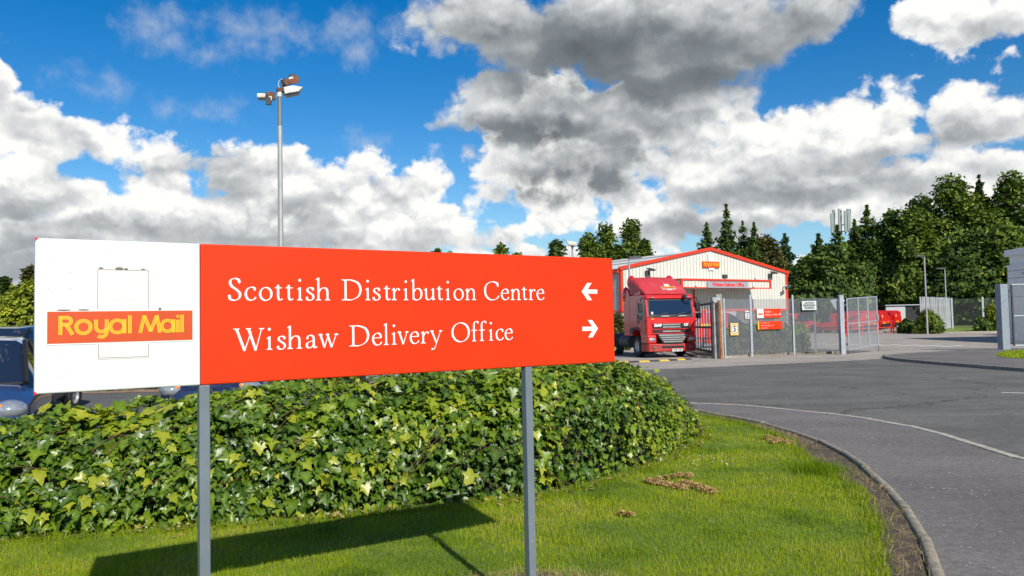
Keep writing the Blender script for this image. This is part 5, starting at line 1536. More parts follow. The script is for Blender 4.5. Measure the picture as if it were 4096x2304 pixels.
    for y, z, w, drop in sec:
        base = max(2.965, z - drop)
        for (fx, fz) in ((-1, 0.0), (-1, .55), (-.985, .85), (-.93, .965), (-.8, 1.0), (0, 1.03), (.8, 1.0), (.93, .965), (.985, .85), (1, .55), (1, 0.0)):
            vs.append((fx * w, y + (0.05 if abs(fx) > .9 else 0.0), base + (z - base) * fz))
    fs = [(i * k + j, i * k + j + 1, (i + 1) * k + j + 1, (i + 1) * k + j) for i in range(len(sec) - 1) for j in range(k - 1)]
    n0 = (len(sec) - 1) * k
    fs += [tuple(range(k)), tuple(range(n0 + k - 1, n0 - 1, -1))]
    de = d.add(vs, fs).build("roof_deflector", MT['truck_faded'], root, smooth=0.75)
    for s in (-1, 1):
        MB().box(min(s * 0.55, s * 1.12), max(s * 0.55, s * 1.12), 1.0, 2.25, 2.96, 3.2).build("deflector_foot", R_, root, bevel=0.04)
        MB().sphere((s * 1.0, 2.38, 3.62), 0.20, 0.34, 0.36, 14, 9).build("deflector_collar", R_, root, smooth=True)
        MB().prism([(2.2, 1.02), (2.2, 2.96), (2.42, 3.3), (2.55, 3.3), (2.8, 2.75), (3.05, 2.6), (3.05, 1.02)], (s * 1.10, 0, 0), (0, 1, 0), (0, 0, 1), (s * 0.10, 0, 0)).build("side_fairing", R_, root, bevel=0.03)
        MB().sphere((s * 1.08, 2.95, 3.02), 0.18, 0.36, 0.42, 14, 9).build("fairing_cowl", R_, root, smooth=True)
    MB().box(-0.9, 0.9, 2.2, 2.4, 1.1, 3.4).build("cab_back", MT['dark'], root)
    # emblem follows the slope of the deflector
    o0 = Vector((0.25, 0.845, 3.262)); uy = Vector((0, 0.857, 0.515)); un = Vector((0, -0.515, 0.857))
    o0 = o0 + un * 0.012
    FR = lambda x, y, n: o0 + Vector((x, 0, 0)) + uy * y + un * (0.02 + n)
    def plate(name, x0, x1, y0, y1, n, mat_, par):
        q = [FR(x, y, m_) for m_ in (-0.03, n) for y in (y0, y1) for x in (x0, x1)]
        return MB().add(q, [(0, 2, 3, 1), (4, 5, 7, 6), (0, 1, 5, 4), (2, 6, 7, 3), (0, 4, 6, 2), (1, 3, 7, 5)]).build(name, mat_, par)
    plate("emblem_arm", -0.13, 0.13, 0.13, 0.36, 0.010, MT['white_panel'], de)
    plate("emblem_arm", -0.13, 0.13, -0.2, -0.13, 0.010, MT['white_panel'], de)
    plate("emblem_border", -0.36, 0.36, -0.125, 0.125, 0.010, MT['white_panel'], de)
    plate("emblem_bar", -0.335, 0.335, -0.10, 0.10, 0.014, MT['orange_print'], de)
    mb = MB(); wordmark_mesh(mb, lambda x, y, n: FR(x, y, 0.0155 + n), 0.56, 0.0, 0.0003)
    mb.build("wordmark", MT['yellow_print'], de)
    crown = [(-0.07, 0.18), (-0.085, 0.28), (-0.04, 0.235), (0, 0.30), (0.04, 0.235), (0.085, 0.28), (0.07, 0.18)]
    MB().add([FR(x, y, 0.012) for x, y in crown], [tuple(range(7))]).build("emblem_crown", MT['yellow_print'], de)
    # chassis, tank, wheels
    ch = MB()
    for s in (-0.42, 0.42):
        ch.box(s - 0.05, s + 0.05, 0.5, 6.1, 0.72, 1.0)
    ch.box(-0.5, 0.5, 2.4, 2.6, 0.6, 1.1).box(-0.6, 0.6, 4.4, 5.4, 1.0, 1.16).box(-1.0, 1.0, 1.3, 1.5, 0.42, 0.56).box(-0.95, 0.95, 0.5, 1.9, 0.55, 1.0)
    ch.build("chassis", MT['chassis'], root)
    for s in (-1, 1):
        MB().cyl((s * 0.88, 2.65, 0.72), (s * 0.88, 3.9, 0.72), 0.31, n=16).build("fuel_tank", MT['chassis'], root)
        MB().lathe([(0.62, -0.22), (0.62, 0.22)], (s * 0.95, 4.95, 0.5), (1, 0, 0), 20).build("rear_mudguard", MT['chassis'], root)
        add_wheel(root, (s * 1.04, 1.42, 0.50), 0.50, 0.30)
        add_wheel(root, (s * 0.93, 4.95, 0.50), 0.50, 0.56)
        MB().cyl((s * 0.98, 0.72, 0.60), (s * 1.2, 0.72, 0.60), 0.07).build("air_line", MT['dark'], root)
build_lorry()

# ---------- lofted cars and vans: body, glass and lights come out of one set of stations
def loft_vehicle(root, st, paint, glass_from, glass_to, panes, screen_rng, rear_rng, gname="side_window"):
    """st rows: y, half width, floor z, belt z, top z, roof half width.  Right and left halves share the section."""
    sec = []
    for (y, w, fl, be, tp, rw) in st:
        sec.append([(0, y, fl), (w * 0.86, y, fl), (w * 0.98, y, fl + 0.14), (w, y, fl + 0.36), (w * 0.985, y, be), (rw, y, tp - 0.07), (rw * 0.86, y, tp - 0.012), (rw * 0.5, y, tp), (0, y, tp + 0.006)])
    n = len(st); k = 9
    body, glass, scr, rear = MB(), MB(), MB(), MB()
    for sgn in (1, -1):
        vs = [(x * sgn, y, z) for row in sec for x, y, z in row]
        fb, fg, fs_, fr = [], [], [], []
        for i in range(n - 1):
            for j in range(k - 1):
                f = (i * k + j, i * k + j + 1, (i + 1) * k + j + 1, (i + 1) * k + j)
                if j == 4 and any(a <= i < b for a, b in panes): fg.append(f)
                elif j >= 5 and screen_rng[0] <= i < screen_rng[1]: fs_.append(f)
                elif j >= 5 and rear_rng and rear_rng[0] <= i < rear_rng[1]: fr.append(f)
                else: fb.append(f)
        fb.append(tuple(range(k))); fb.append(tuple(range((n - 1) * k + k - 1, (n - 1) * k - 1, -1)))
        body.add(vs, fb); glass.add(vs, fg); scr.add(vs, fs_); rear.add(vs, fr)
    def clean(o):
        bm = bmesh.new(); bm.from_mesh(o.data)
        bmesh.ops.remove_doubles(bm, verts=bm.verts, dist=1e-4)
        bmesh.ops.delete(bm, geom=[v for v in bm.verts if not v.link_faces], context='VERTS')
        bmesh.ops.recalc_face_normals(bm, faces=bm.faces)
        for e_ in bm.edges:
            e_.smooth = len(e_.link_faces) == 2 and e_.calc_face_angle(0) < 0.75
        for f_ in bm.faces: f_.smooth = True
        bm.to_mesh(o.data); bm.free()
        return o
    b = clean(body.build("body", paint, root, fix=False))
    if glass.f: clean(glass.build(gname, MT['glass'], root, fix=False))
    if scr.f: clean(scr.build("windscreen", MT['screen'], root, fix=False))
    if rear.f: clean(rear.build("rear_window", MT['glass'], root, fix=False))
    return b

def make_hatch(name, label, paint, loc, rz, tall=1.0, plate=True, detailed=True, cat="car"):
    root = thing(name, label, cat, loc, rz)
    T = tall
    st = [(0.00, 0.62, 0.32, 0.62, 0.72, 0.52), (0.10, 0.76, 0.24, 0.70, 0.80, 0.66), (0.35, 0.82, 0.22, 0.80, 0.90, 0.70), (0.75, 0.85, 0.22, 0.88, 0.98, 0.72), (1.02, 0.86, 0.22, 0.93, 1.03, 0.72),
          (1.55, 0.86, 0.22, 0.95, 1.36 * T, 0.60), (1.85, 0.86, 0.22, 0.96, 1.47 * T, 0.58), (2.5, 0.86, 0.22, 0.97, 1.52 * T, 0.58), (3.2, 0.86, 0.22, 0.99, 1.49 * T, 0.58), (3.62, 0.85, 0.24, 1.02, 1.40 * T, 0.57), (3.92, 0.80, 0.28, 1.04, 1.12 * T, 0.60), (4.02, 0.70, 0.36, 0.96, 1.04, 0.56)]
    b = loft_vehicle(root, st, paint, 0, 0, [(4, 6), (6, 8), (8, 9)], (4, 6), (9, 10))
    for s in (-1, 1):
        # black trims round the screen
        MB().tube([(s * 0.70, 1.02, 1.03), (s * 0.635, 1.55, 1.345 * T), (s * 0.60, 1.85, 1.452 * T)], 0.034, 6).build("screen_pillar", MT['black'], root)
        MB().tube([(s * 0.845, 2.46, 0.98), (s * 0.60, 2.5, 1.47 * T)], 0.022, 5).build("door_pillar", MT['black'], root)
        mi = MB().sphere((s * 0.98, 1.42, 1.02), 0.11, 0.07, 0.075, 12, 7).build("mirror", paint, root, smooth=True)
        hl = MB().sphere((s * 0.60, 0.20, 0.735), 0.20, 0.22, 0.13, 16, 9).build("headlight", MT['lamp'], root, smooth=True)
        MB().sphere((s * 0.56, 0.06, 0.72), 0.085, 0.05, 0.075, 12, 7).build("lamp_bowl", MT['chrome'], hl, smooth=True)
        MB().sphere((s * 0.50, 0.055, 0.785), 0.05, 0.028, 0.035, 12, 7).build("indicator", MT['amber'], hl, smooth=True)
        tl = MB().sphere((s * 0.70, 3.93, 0.92), 0.08, 0.07, 0.17, 10, 7).build("tail_light", MT['redlens'], root, smooth=True)
        for y in (0.78, 3.28):
            MB().lathe([(0.34, -0.05), (0.34, 0.06)], (s * 0.80, y, 0.33), (1, 0, 0), 18).build("wheel_arch", MT['black'], root)
            add_wheel(root, (s * 0.78, y, 0.30), 0.30, 0.19)
        MB().box(min(s * .855, s * .885), max(s * .855, s * .885), 2.2, 2.36, 0.86, 0.90).build("door_handle", paint, root, bevel=0.01)
    MB().box(-0.40, 0.40, -0.02, 0.06, 0.38, 0.52).build("grille", MT['black'], root, bevel=0.02)
    MB().box(-0.30, 0.30, 0.03, 0.10, 0.66, 0.72).build("grille", MT['black'], root, bevel=0.02)
    MB().box(-0.26, 0.26, -0.045, -0.022, 0.50, 0.61).build("number_plate", MT['cream_print'], root)
    MB().tube([(-0.62, 1.0, 1.045), (0.1, 1.05, 1.07)], 0.012, 5).build("wiper", MT['black'], root)
    MB().box(-0.66, 0.66, 0.98, 1.07, 1.02, 1.043).build("scuttle", MT['black'], root)
    for s in (-0.36, 0.36):
        MB().box(s - 0.2, s + 0.2, 2.1, 2.3, 0.8, 1.30 * T).build("seat_back", MT['black'], root, bevel=0.06)
    return root

def build_cars():
    make_hatch("parked_car", "dark blue small hatchback with clear headlights, nose to the hedge left of the sign", MT['blue_car'], (-6.91, 9.90, -0.09), math.radians(26), 1.10)
    make_hatch("parked_car", "tall navy people carrier parked behind the blue hatchback", MT['navy_car'], (-10.5, 14.8, -0.09), math.radians(4), 1.24)
    make_hatch("parked_car", "dark navy car seen in the gap under the white panel", MT['navy_car'], (-4.95, 13.1, -0.09), math.radians(12), 1.0)
    make_hatch("parked_car", "dark saloon car half hidden by the steel gate post at the frame's right", MT['grey_car'], (40.0, 60.4, 0.06), math.radians(112), 1.0)
build_cars()

def make_van():
    root = thing("post_van", "small red post van", "van", (0, 0, 0))
    st = [(0.00, 0.66, 0.34, 0.70, 0.80, 0.58), (0.12, 0.80, 0.26, 0.82, 0.92, 0.70), (0.55, 0.86, 0.24, 0.96, 1.06, 0.74), (0.95, 0.87, 0.24, 1.02, 1.14, 0.76),
          (1.50, 0.87, 0.24, 1.06, 1.62, 0.70), (1.75, 0.87, 0.24, 1.07, 1.80, 0.72), (2.0, 0.88, 0.24, 1.08, 1.88, 0.76), (2.55, 0.88, 0.24, 1.08, 1.91, 0.78), (3.4, 0.88, 0.24, 1.08, 1.92, 0.79), (4.22, 0.87, 0.26, 1.08, 1.90, 0.78), (4.36, 0.84, 0.30, 1.06, 1.84, 0.74)]
    b = loft_vehicle(root, st, MT['van_red'], 0, 0, [(3, 6)], (3, 5), None)
    for s in (-1, 1):
        MB().sphere((s * 0.62, 0.16, 0.80), 0.20, 0.16, 0.13, 12, 7).build("headlight", MT['lamp'], root, smooth=True)
        MB().box(min(s * 0.74, s * 0.86), max(s * 0.74, s * 0.86), 4.28, 4.385, 0.72, 1.30).build("tail_light", MT['redlens'], root, bevel=0.02)
        MB().sphere((s * 1.0, 1.42, 1.14), 0.12, 0.07, 0.12, 10, 6).build("mirror", MT['black'], root, smooth=True)
        MB().box(min(s * 0.885, s * 0.86), max(s * 0.885, s * 0.86), 2.58, 2.60, 0.5, 1.8).build("door_seam", MT['black'], root)
        MB().box(min(s * 0.895, s * 0.86), max(s * 0.895, s * 0.86), 1.0, 4.0, 0.50, 0.57).build("rubbing_strip", MT['black'], root)
        MB().box(min(s * 0.889, s * 0.85), max(s * 0.889, s * 0.85), 2.9, 3.4, 1.18, 1.3).build("side_emblem", MT['yellow_print'], root)
        for y in (0.82, 3.52):
            MB().lathe([(0.345, -0.06), (0.345, 0.075)], (s * 0.81, y, 0.34), (1, 0, 0), 16).build("wheel_arch", MT['black'], root)
            add_wheel(root, (s * 0.79, y, 0.31), 0.31, 0.20, rimmat=MT['chassis'])
    MB().box(-0.80, 0.80, 4.34, 4.45, 0.28, 0.60).build("rear_bumper", MT['black'], root, bevel=0.03)
    MB().box(-0.74, 0.74, -0.03, 0.10, 0.30, 0.52).build("front_bumper", MT['black'], root, bevel=0.03)
    MB().box(-0.36, 0.36, 0.0, 0.08, 0.68, 0.76).build("grille", MT['black'], root, bevel=0.02)
    MB().box(-0.008, 0.008, 4.345, 4.368, 0.6, 1.78).build("door_seam", MT['black'], root)
    pl = MB().box(-0.26, 0.26, 4.36, 4.39, 0.66, 0.78).build("number_plate", MT['yellow_print'], root)
    e = MB().box(0.22, 0.50, 4.355, 4.372, 1.30, 1.40).build("rear_emblem", MT['yellow_print'], root)
    MB().box(0.31, 0.41, 4.355, 4.374, 1.41, 1.52).build("emblem_crown", MT['white_print'], e)
    MB().box(0.33, 0.39, 4.355, 4.374, 1.22, 1.29).build("emblem_foot", MT['white_print'], e)
    return root

def build_vans():
    proto = make_van()
    # backs towards the road in a slanted row along the yard, and a few facing out beside the office
    spots = []
    labs = ["red van nearest the gate in the slanted row, seen side-on through the mesh leaf", "second red van in the slanted row counting from the gate", "third red van in the slanted row counting from the gate", "red van in the slanted row whose back shows at the gate leaf's free edge",
            "red van just clear of the gate leaf, first one seen without mesh before it", "red van third from the far end of the slanted row", "red van next to last in the slanted row", "red van at the far end of the slanted row by the shuttered store"]
    for k in range(8):
        t = k / 7
        tail = Vector((31.6, 72.4, 0)).lerp(Vector((46.2, 95.2, 0)), t)
        tail = tail + Vector((random.uniform(-0.5, 0.5), random.uniform(-0.6, 0.6), 0))
        spots.append((tail, labs[k], math.radians(40 + random.uniform(-5, 5))))
    first = True
    for tail, lab, yaw in spots:
        o = proto if first else copy_tree(proto)
        first = False
        # nose direction = local -Y rotated
        nose = Vector((math.sin(yaw), -math.cos(yaw), 0)) * -1
        rz = yaw + math.pi
        # tail is at local y = 4.4
        p = tail - Vector((-math.sin(rz), math.cos(rz), 0)) * 4.4
        o.location = (p.x, p.y, gz(p.y)); o.rotation_euler = (0, 0, rz)
        q_ = random.uniform(0.95, 1.07); o.scale = (1, 1, q_)
        tag(o, lab, "van", "red vans backed along the yard")
    for (x, y, rz, sc_, lab) in ((23.4, 65.5, 66, 1.0, "red van behind the name sign, only its bonnet showing past the hedge"), (27.4, 74.5, 62, 1.0, "red van between the name sign and the caution notice, facing right"), (30.4, 79.5, 60, 1.0, "red van behind the caution notice, facing right"), (14.9, 47.4, 78, 1.1, "large red van behind the concrete gate post, windscreen to the right")):
        o = copy_tree(proto)
        o.location = (x, y, gz(y)); o.rotation_euler = (0, 0, math.radians(rz)); o.scale = (sc_, sc_, sc_)
        tag(o, lab, "van", "red vans facing out beside the office")
build_vans()
# ---------------------------------------------------------------- fences, gates, signs, lamps
def mesh_panel(parent, p0, p1, z0, z1, name="mesh_panel", mat_=None, dz=0.0127, dx=0.0762, w=0.0050):
    """welded mesh between two points: real wires"""
    p0 = Vector((p0[0], p0[1], 0)); p1 = Vector((p1[0], p1[1], 0))
    d = p1 - p0; L = d.length; d.normalize(); n = Vector((-d.y, d.x, 0))
    vs, fs = [], []
    def wire(a, b, u):
        k = len(vs)
        for p in (a, b):
            vs.extend([p + u * w / 2 + n * 0.0, p - u * w / 2, p - n * w])
        for i in range(3):
            j = (i + 1) % 3
            fs.append((k + i, k + j, k + 3 + j, k + 3 + i))
    nh = int((z1 - z0) / dz)
    for k in range(nh + 1):
        z = z0 + (z1 - z0) * k / nh
        wire(p0 + Vector((0, 0, z)), p1 + Vector((0, 0, z)), Vector((0, 0, 1)))
    nv = int(L / dx)
    for k in range(nv + 1):
        q = p0 + d * (L * k / nv) - n * w
        wire(q + Vector((0, 0, z0)), q + Vector((0, 0, z1)), d)
    M = parent.matrix_world.inverted() if parent is not None else None
    loc = parent.location
    o = raw_mesh(name, np.array([(v.x - loc.x, v.y - loc.y, v.z - loc.z) for v in vs]), np.array(fs), 4, mat_ or MT['mesh'], parent)
    o["kind"] = "stuff"
    return o

FENCE = [(9.45, 35.95), (10.95, 37.0), (13.15, 37.75), (15.10, 37.40)]
def build_fences():
    root = thing("mesh_fence", "grey welded mesh fence beside the lorry gate with signs on it", "fence", (9.4, 35.9, 0))
    lo = root.location
    tops = (2.52, 2.58, 2.56, 2.50)
    for k in range(3):
        a, b = FENCE[k], FENCE[k + 1]
        mesh_panel(root, a, b, 0.04, 2.52)
    for (x, y), t, w in zip(FENCE, (2.56, 2.72, 2.70), (0.035, 0.05, 0.04)):
        MB().box(x - lo.x - w, x - lo.x + w, y - lo.y - 0.09, y - lo.y - 0.02, -0.15, t).build("post", MT['galv'], root, bevel=0.006)
    for k in range(3):   # intermediate rails seen behind the wires
        a = Vector((*FENCE[k], 0)); b = Vector((*FENCE[k + 1], 0)); n = Vector((-(b - a).y, (b - a).x, 0)).normalized()
        m_ = (a + b) / 2 + n * 0.05 - Vector((lo.x, lo.y, 0))
        if k == 2:
            MB().box(m_.x - 0.03, m_.x + 0.03, m_.y - 0.03, m_.y + 0.03, 0, 1.9).build("post", MT['galv'], root)
    # gate post and the mesh leaf standing open into the yard
    gp = thing("gate_post", "square galvanised gate post at the end of the mesh fence", "post", (15.28, 37.35, 0))
    MB().box(-0.10, 0.10, -0.10, 0.10, -0.2, 2.62).build("shaft", MT['galv'], gp, bevel=0.01)
    MB().box(-0.11, 0.11, -0.11, 0.11, 2.62, 2.65).build("cap", MT['galv'], gp)
    for z in (0.35, 2.18):
        MB().box(0.10, 0.22, -0.06, 0.02, z - 0.05, z + 0.05).build("hinge", MT['dark'], gp)
    leaf = thing("mesh_gate", "open mesh gate leaf with a steel frame, hung on the square gate post", "gate", (15.55, 37.35, 0))
    lo = leaf.location
    A = Vector((15.55, 37.35, 0)); B = Vector((18.05, 39.8, 0))
    d = (B - A).normalized(); L = (B - A).length
    lift = lambda u: 0.13 * u / L
    def gz_(u, z): return A + d * u + Vector((0, 0, z + lift(u))) - lo
    def gbar(name, u0, z0, u1, z1, r): return MB().cyl(gz_(u0, z0), gz_(u1, z1), r, n=8).build(name, MT['galv'], leaf)
    for u in (0.0, L): gbar("stile", u, 0.08, u, 2.46, 0.035)
    for z in (0.08, 1.27, 2.46): gbar("rail", 0, z, L, z, 0.03)
    for u in (L * 0.36, L * 0.68): gbar("upright", u, 0.08, u, 2.46, 0.035)
    o = mesh_panel(leaf, (A.x, A.y), (B.x, B.y), 0.10, 2.44)
    # shear the mesh to follow the leaf's slight rise
    cv_ = np.empty(len(o.data.vertices) * 3, dtype=np.float32); o.data.vertices.foreach_get("co", cv_); cv_ = cv_.reshape(-1, 3)
    u = cv_[:, 0] * d.x + cv_[:, 1] * d.y
    cv_[:, 2] += 0.13 * u / L; o.data.vertices.foreach_set("co", cv_.ravel())
    MB().cyl(gz_(L + 0.02, 0.08), gz_(L + 0.02, -0.30), 0.015, n=6).build("drop_bolt", MT['dark'], leaf)
    lk = MB().prism([(0, 0), (0.10, 0.14), (0.02, 0.40), (-0.10, 0.38), (-0.06, 0.16)], gz_(L - 0.05, 1.22), (d.x, d.y, 0), (0, 0, 1), (0.05, -0.05, 0)).build("latch", MT['galv'], leaf)
    # concrete gate post, rusted pipe
    cp_ = thing("concrete_post", "weathered square concrete gate post beside the rusted pipe", "post", (9.10, 35.75, 0))
    MB().box(-0.21, 0.21, -0.2, 0.2, -0.2, 2.60).build("shaft", MT['concrete'], cp_, bevel=0.03)
    MB().prism([(-0.24, 2.602), (-0.24, 2.47), (0.0, 2.15), (0.10, 2.602)], (0, -0.24, 0), (1, 0, 0), (0, 0, 1), (0, 0.03, 0)).build("steel_plate", MT['galv'], cp_)
    MB().box(-0.05, 0.20, -0.12, 0.12, 2.603, 2.74).build("cap", MT['concrete'], cp_, bevel=0.02)
    tag(MB().cyl((0, 0, -0.15), (-0.03, 0, 2.46), 0.062, n=14).build("rusted_pipe", MT['rust'], None, loc=(9.13, 35.35, 0.0), smooth=0.7), "orange rusted steel pipe standing against the concrete gate post", "pipe")
    # lorry gate leaf, folded back: framed steel palings
    lg = thing("lorry_gate", "dark framed gate of broad steel palings swung open beside the lorry", "gate", (9.0, 36.15, 0))
    A = Vector((8.98, 36.2, 0)); B = Vector((9.35, 42.2, 0)); lo = lg.location
    d = (B - A).normalized(); L = (B - A).length; n = Vector((-d.y, d.x, 0))
    def W3(u, z, s=0.0): return A + d * u + n * s + Vector((0, 0, z)) - lo
    def slab(name, u0, u1, z0, z1, s0, s1, m_):
        q = [W3(u, z, s) for s in (s0, s1) for z in (z0, z1) for u in (u0, u1)]
        return MB().add(q, [(0, 2, 3, 1), (4, 5, 7, 6), (0, 1, 5, 4), (2, 6, 7, 3), (0, 4, 6, 2), (1, 3, 7, 5)]).build(name, m_, lg)
    for u in (0.0, L - 0.12): slab("stile", u, u + 0.12, 0.10, 2.42, -0.05, 0.05, MT['chassis'])
    for z in (0.12, 1.22, 2.30): slab("rail", 0.12, L - 0.121, z, z + 0.09, -0.04, 0.04, MT['chassis'])
    k = 0.32
    while k < L - 0.3:
        slab("paling", k, k + 0.16, 0.16, 2.285, -0.075, -0.045, MT['galv']); k += 0.72
    # signs fixed to the fence
    def on_fence(seg, px0, z0, w, h, name, lab, cat, mat_):
        a = Vector((*FENCE[seg], 0)); b = Vector((*FENCE[seg + 1], 0)); d = (b - a).normalized(); nrm = Vector((d.y, -d.x, 0))
        o = a + d * px0 + nrm * 0.10
        ang = math.atan2(d.y, d.x)
        t = thing(name, lab, cat, (o.x, o.y, z0), ang)
        bd = MB().box(0, w, -0.012, 0.012, 0, h).build("board", mat_, t, bevel=0.004)
        FRM = lambda x, y, n: (x, -0.014 - n, y)
        return t, bd, FRM
    sq = lambda F_, x0, x1, y0, y1, n: MB().add([F_(x0, y0, n), F_(x1, y0, n), F_(x1, y1, n), F_(x0, y1, n)], [(0, 1, 2, 3)])
    t, bd, F_ = on_fence(0, 0.30, 0.90, 0.52, 0.54, "speed_limit_sign", "yellow square sign with a black 5 in a ringed white circle", "sign", MT['yellow_sign'])
    ring = lambda r, n: MB().add([F_(0.26 + r * math.cos(q), 0.27 + r * math.sin(q), n) for q in np.linspace(0, 2 * math.pi, 32, endpoint=False)], [tuple(range(32))])
    ring(0.225, 0.001).build("ring", MT['purple_ring'], bd); ring(0.195, 0.002).build("disc", MT['white_panel'], bd)
    put_text("lettering", "5", 0.36, lambda x, y, n: F_(0.26 + x, 0.27 + y, 0.003), 0, MT['black_print'], bd, bold=0.012)
    t, bd, F_ = on_fence(0, 1.34, 1.63, 0.28, 0.36, "speed_bump_notice", "small white notice reading warning speed bumps on the mesh fence", "notice", MT['white_panel'])
    for j, w in enumerate(("WARNING", "SPEED", "BUMPS")):
        put_text("lettering", w, 0.075, lambda x, y, n, j=j: F_(0.14 + x, 0.28 - 0.105 * j + y, 0.002), 0, MT['black_print'], bd, bold=0.003, sx=0.66)
    t, bd, F_ = on_fence(1, 0.28, 1.65, 1.30, 0.42, "name_sign", "upper red and white office name sign on the mesh fence with an arrow", "sign", MT['red_panel'])
    sq(F_, 0.0, 0.36, 0.0, 0.42, 0.002).build("white_part", MT['white_panel'], bd)
    sq(F_, 0.05, 0.31, 0.14, 0.22, 0.004).build("emblem_bar", MT['orange_print'], bd)
    sq(F_, 0.13, 0.24, 0.225, 0.33, 0.004).build("emblem_arm", MT['cream_print'], bd)
    mb = MB(); wordmark_mesh(mb, lambda x, y, n: F_(0.18 + x, 0.18 + y, 0.0045 + n), 0.22, 0.0, 0.0001); mb.build("wordmark", MT['yellow_print'], bd)
    def serif_line(txt, x, y, s, mb, k0):
        for ch in txt:
            if ch == ' ': x += 30 * s; continue
            po = serif_glyph(ch); x0, x1 = bounds(po)
            put_polys(mb, po, lambda a, b, lv, x=x, x0=x0: F_(x + (a - x0) * s, y + b * s, 0.003 + 0.0001 * lv), k0)
            x += (x1 - x0 + 6) * s
    mb = MB(); k0 = [0]
    serif_line("Wishaw", 0.42, 0.25, 0.00084, mb, k0); serif_line("Delivery Office", 0.42, 0.11, 0.00082, mb, k0); serif_line(">", 1.18, 0.12, 0.0009, mb, k0)
    mb.build("lettering", MT['white_print'], bd)
    t, bd, F_ = on_fence(1, 0.30, 1.12, 1.34, 0.37, "gates_notice", "lower red notice with a yellow end strip under the name sign", "notice", MT['red_panel'])
    sq(F_, 0.0, 0.07, 0.0, 0.37, 0.002).build("yellow_strip", MT['yellow_print'], bd)
    for j, w in enumerate(("In constant use", "please keep gates clear", "at all times")):
        put_text("lettering", w, 0.085, lambda x, y, n, j=j: F_(0.17 + x, 0.30 - 0.115 * j + y, 0.003), 0, MT['pinkish'], bd, align='LEFT', sx=0.9)
    t, bd, F_ = on_fence(2, 0.42, 1.98, 0.64, 0.42, "crossing_notice", "white notice reading caution pedestrian crossing on the fence's last panel", "notice", MT['white_panel'])
    for j, (w, y) in enumerate((("CAUTION", 0.325), ("PEDESTRIAN", 0.20), ("CROSSING", 0.09))):
        put_text("lettering", w, 0.118, lambda x, yy, n, y=y: F_(0.32 + x, y + yy, 0.002), 0, MT['black_print'], bd, bold=0.004, sx=0.80)
    sq(F_, 0.04, 0.60, 0.258, 0.266, 0.002).build("rule", MT['black_print'], bd)
    # give-way sign seen from behind
    gw = thing("give_way_sign", "grey back of a triangular road sign on a post behind the mesh fence", "sign", (17.0, 41.9, -0.08))
    MB().cyl((0, 0, 0), (0, 0, 2.6), 0.045, n=10).build("pole", MT['galv'], gw)
    MB().prism([(-0.36, 2.62), (0.36, 2.62), (0.38, 2.56), (0.04, 1.95), (-0.04, 1.95), (-0.38, 2.56)], (0, 0.07, 0), (1, 0, 0), (0, 0, 1), (0, 0.02, 0)).build("sign_plate", MT['galv'], gw, bevel=0.006)
    # speed bump: bolted rubber sections, black and yellow in turn
    sb = thing("speed_bump", "bolt-down speed bump of alternating black and yellow rubber sections before the lorry", "speed bump", (4.2, 33.0, -0.1))
    A = Vector((3.4, 32.75, 0)); B = Vector((8.05, 36.1, 0)); B = Vector((8.0, 35.4, 0))
    pts = [(3.3, 33.35), (4.8, 33.75), (6.2, 34.35), (7.2, 35.0), (8.0, 35.85)]
    q = resample([tuple(p) for p in catmull(pts, 8)], 0.5)
    for i, (a, b) in enumerate(zip(q[:-1], q[1:])):
        dd = (b - a).normalized(); nn = Vector((-dd.y, dd.x, 0)); a = a + dd * 0.006
        pr = [(-0.20, 0), (-0.15, 0.035), (-0.05, 0.055), (0.05, 0.055), (0.15, 0.035), (0.20, 0)]
        k = len(pr)
        vs = [(p + nn * u + Vector((0, 0, z)) - Vector((4.2, 33.0, 0)))[:] for p in (a, b) for u, z in pr]
        MB().add(vs, [(j, j + 1, k + j + 1, k + j) for j in range(k - 1)] + [tuple(range(k)), tuple(range(2 * k - 1, k - 1, -1))]).build("rubber_section", MT['yellow_bump'] if i % 2 == 0 else MT['dark'], sb)
    # red handrails round the parked vans
    rr = thing("handrail", "red tubular handrail in front of the parked red vans", "railing", (26.3, 63.3, 0))
    lo = rr.location
    line = [(26.27, 63.33), (28.43, 65.5), (30.3, 66.7), (32.7, 69.1)]
    for x, y in line:
        MB().cyl((x - lo.x, y - lo.y, gz(y) - 0.05), (x - lo.x, y - lo.y, gz(y) + 1.08), 0.045, n=8).build("upright", MT['rail_red'], rr)
    for h in (0.56, 1.08):
        for p, q_ in zip(line[:-1], line[1:]):
            MB().cyl((p[0] - lo.x, p[1] - lo.y, gz(p[1]) + h), (q_[0] - lo.x, q_[1] - lo.y, gz(q_[1]) + h), 0.04, n=8).build("rail", MT['rail_red'], rr)
    far_ = thing("handrail", "short red handrail running back towards the far vans", "railing", (33.0, 69.6, 0))
    lo = far_.location
    line = [(33.0, 69.7), (34.6, 73.5), (36.4, 77.5)]
    for x, y in line:
        MB().cyl((x - lo.x, y - lo.y, gz(y) - 0.05), (x - lo.x, y - lo.y, gz(y) + 1.08), 0.045, n=8).build("upright", MT['rail_red'], far_)
    for h in (0.56, 1.08):
        for p, q_ in zip(line[:-1], line[1:]):
            MB().cyl((p[0] - lo.x, p[1] - lo.y, gz(p[1]) + h), (q_[0] - lo.x, q_[1] - lo.y, gz(q_[1]) + h), 0.04, n=8).build("rail", MT['rail_red'], far_)
    # right-hand gate: broad post and a mesh leaf running out of the picture
    rp = thing("gate_post", "broad grey steel gate post at the right, before the white building", "post", (22.55, 37.0, 0), math.radians(14))
    MB().box(-0.21, 0.21, -0.16, 0.16, -0.2, 2.98).build("shaft", MT['steel_blue'], rp, bevel=0.02)
    for z in (0.35, 2.65):
        MB().box(0.21, 0.42, -0.1, 0.0, z - 0.05, z + 0.05).build("hinge", MT['dark'], rp)
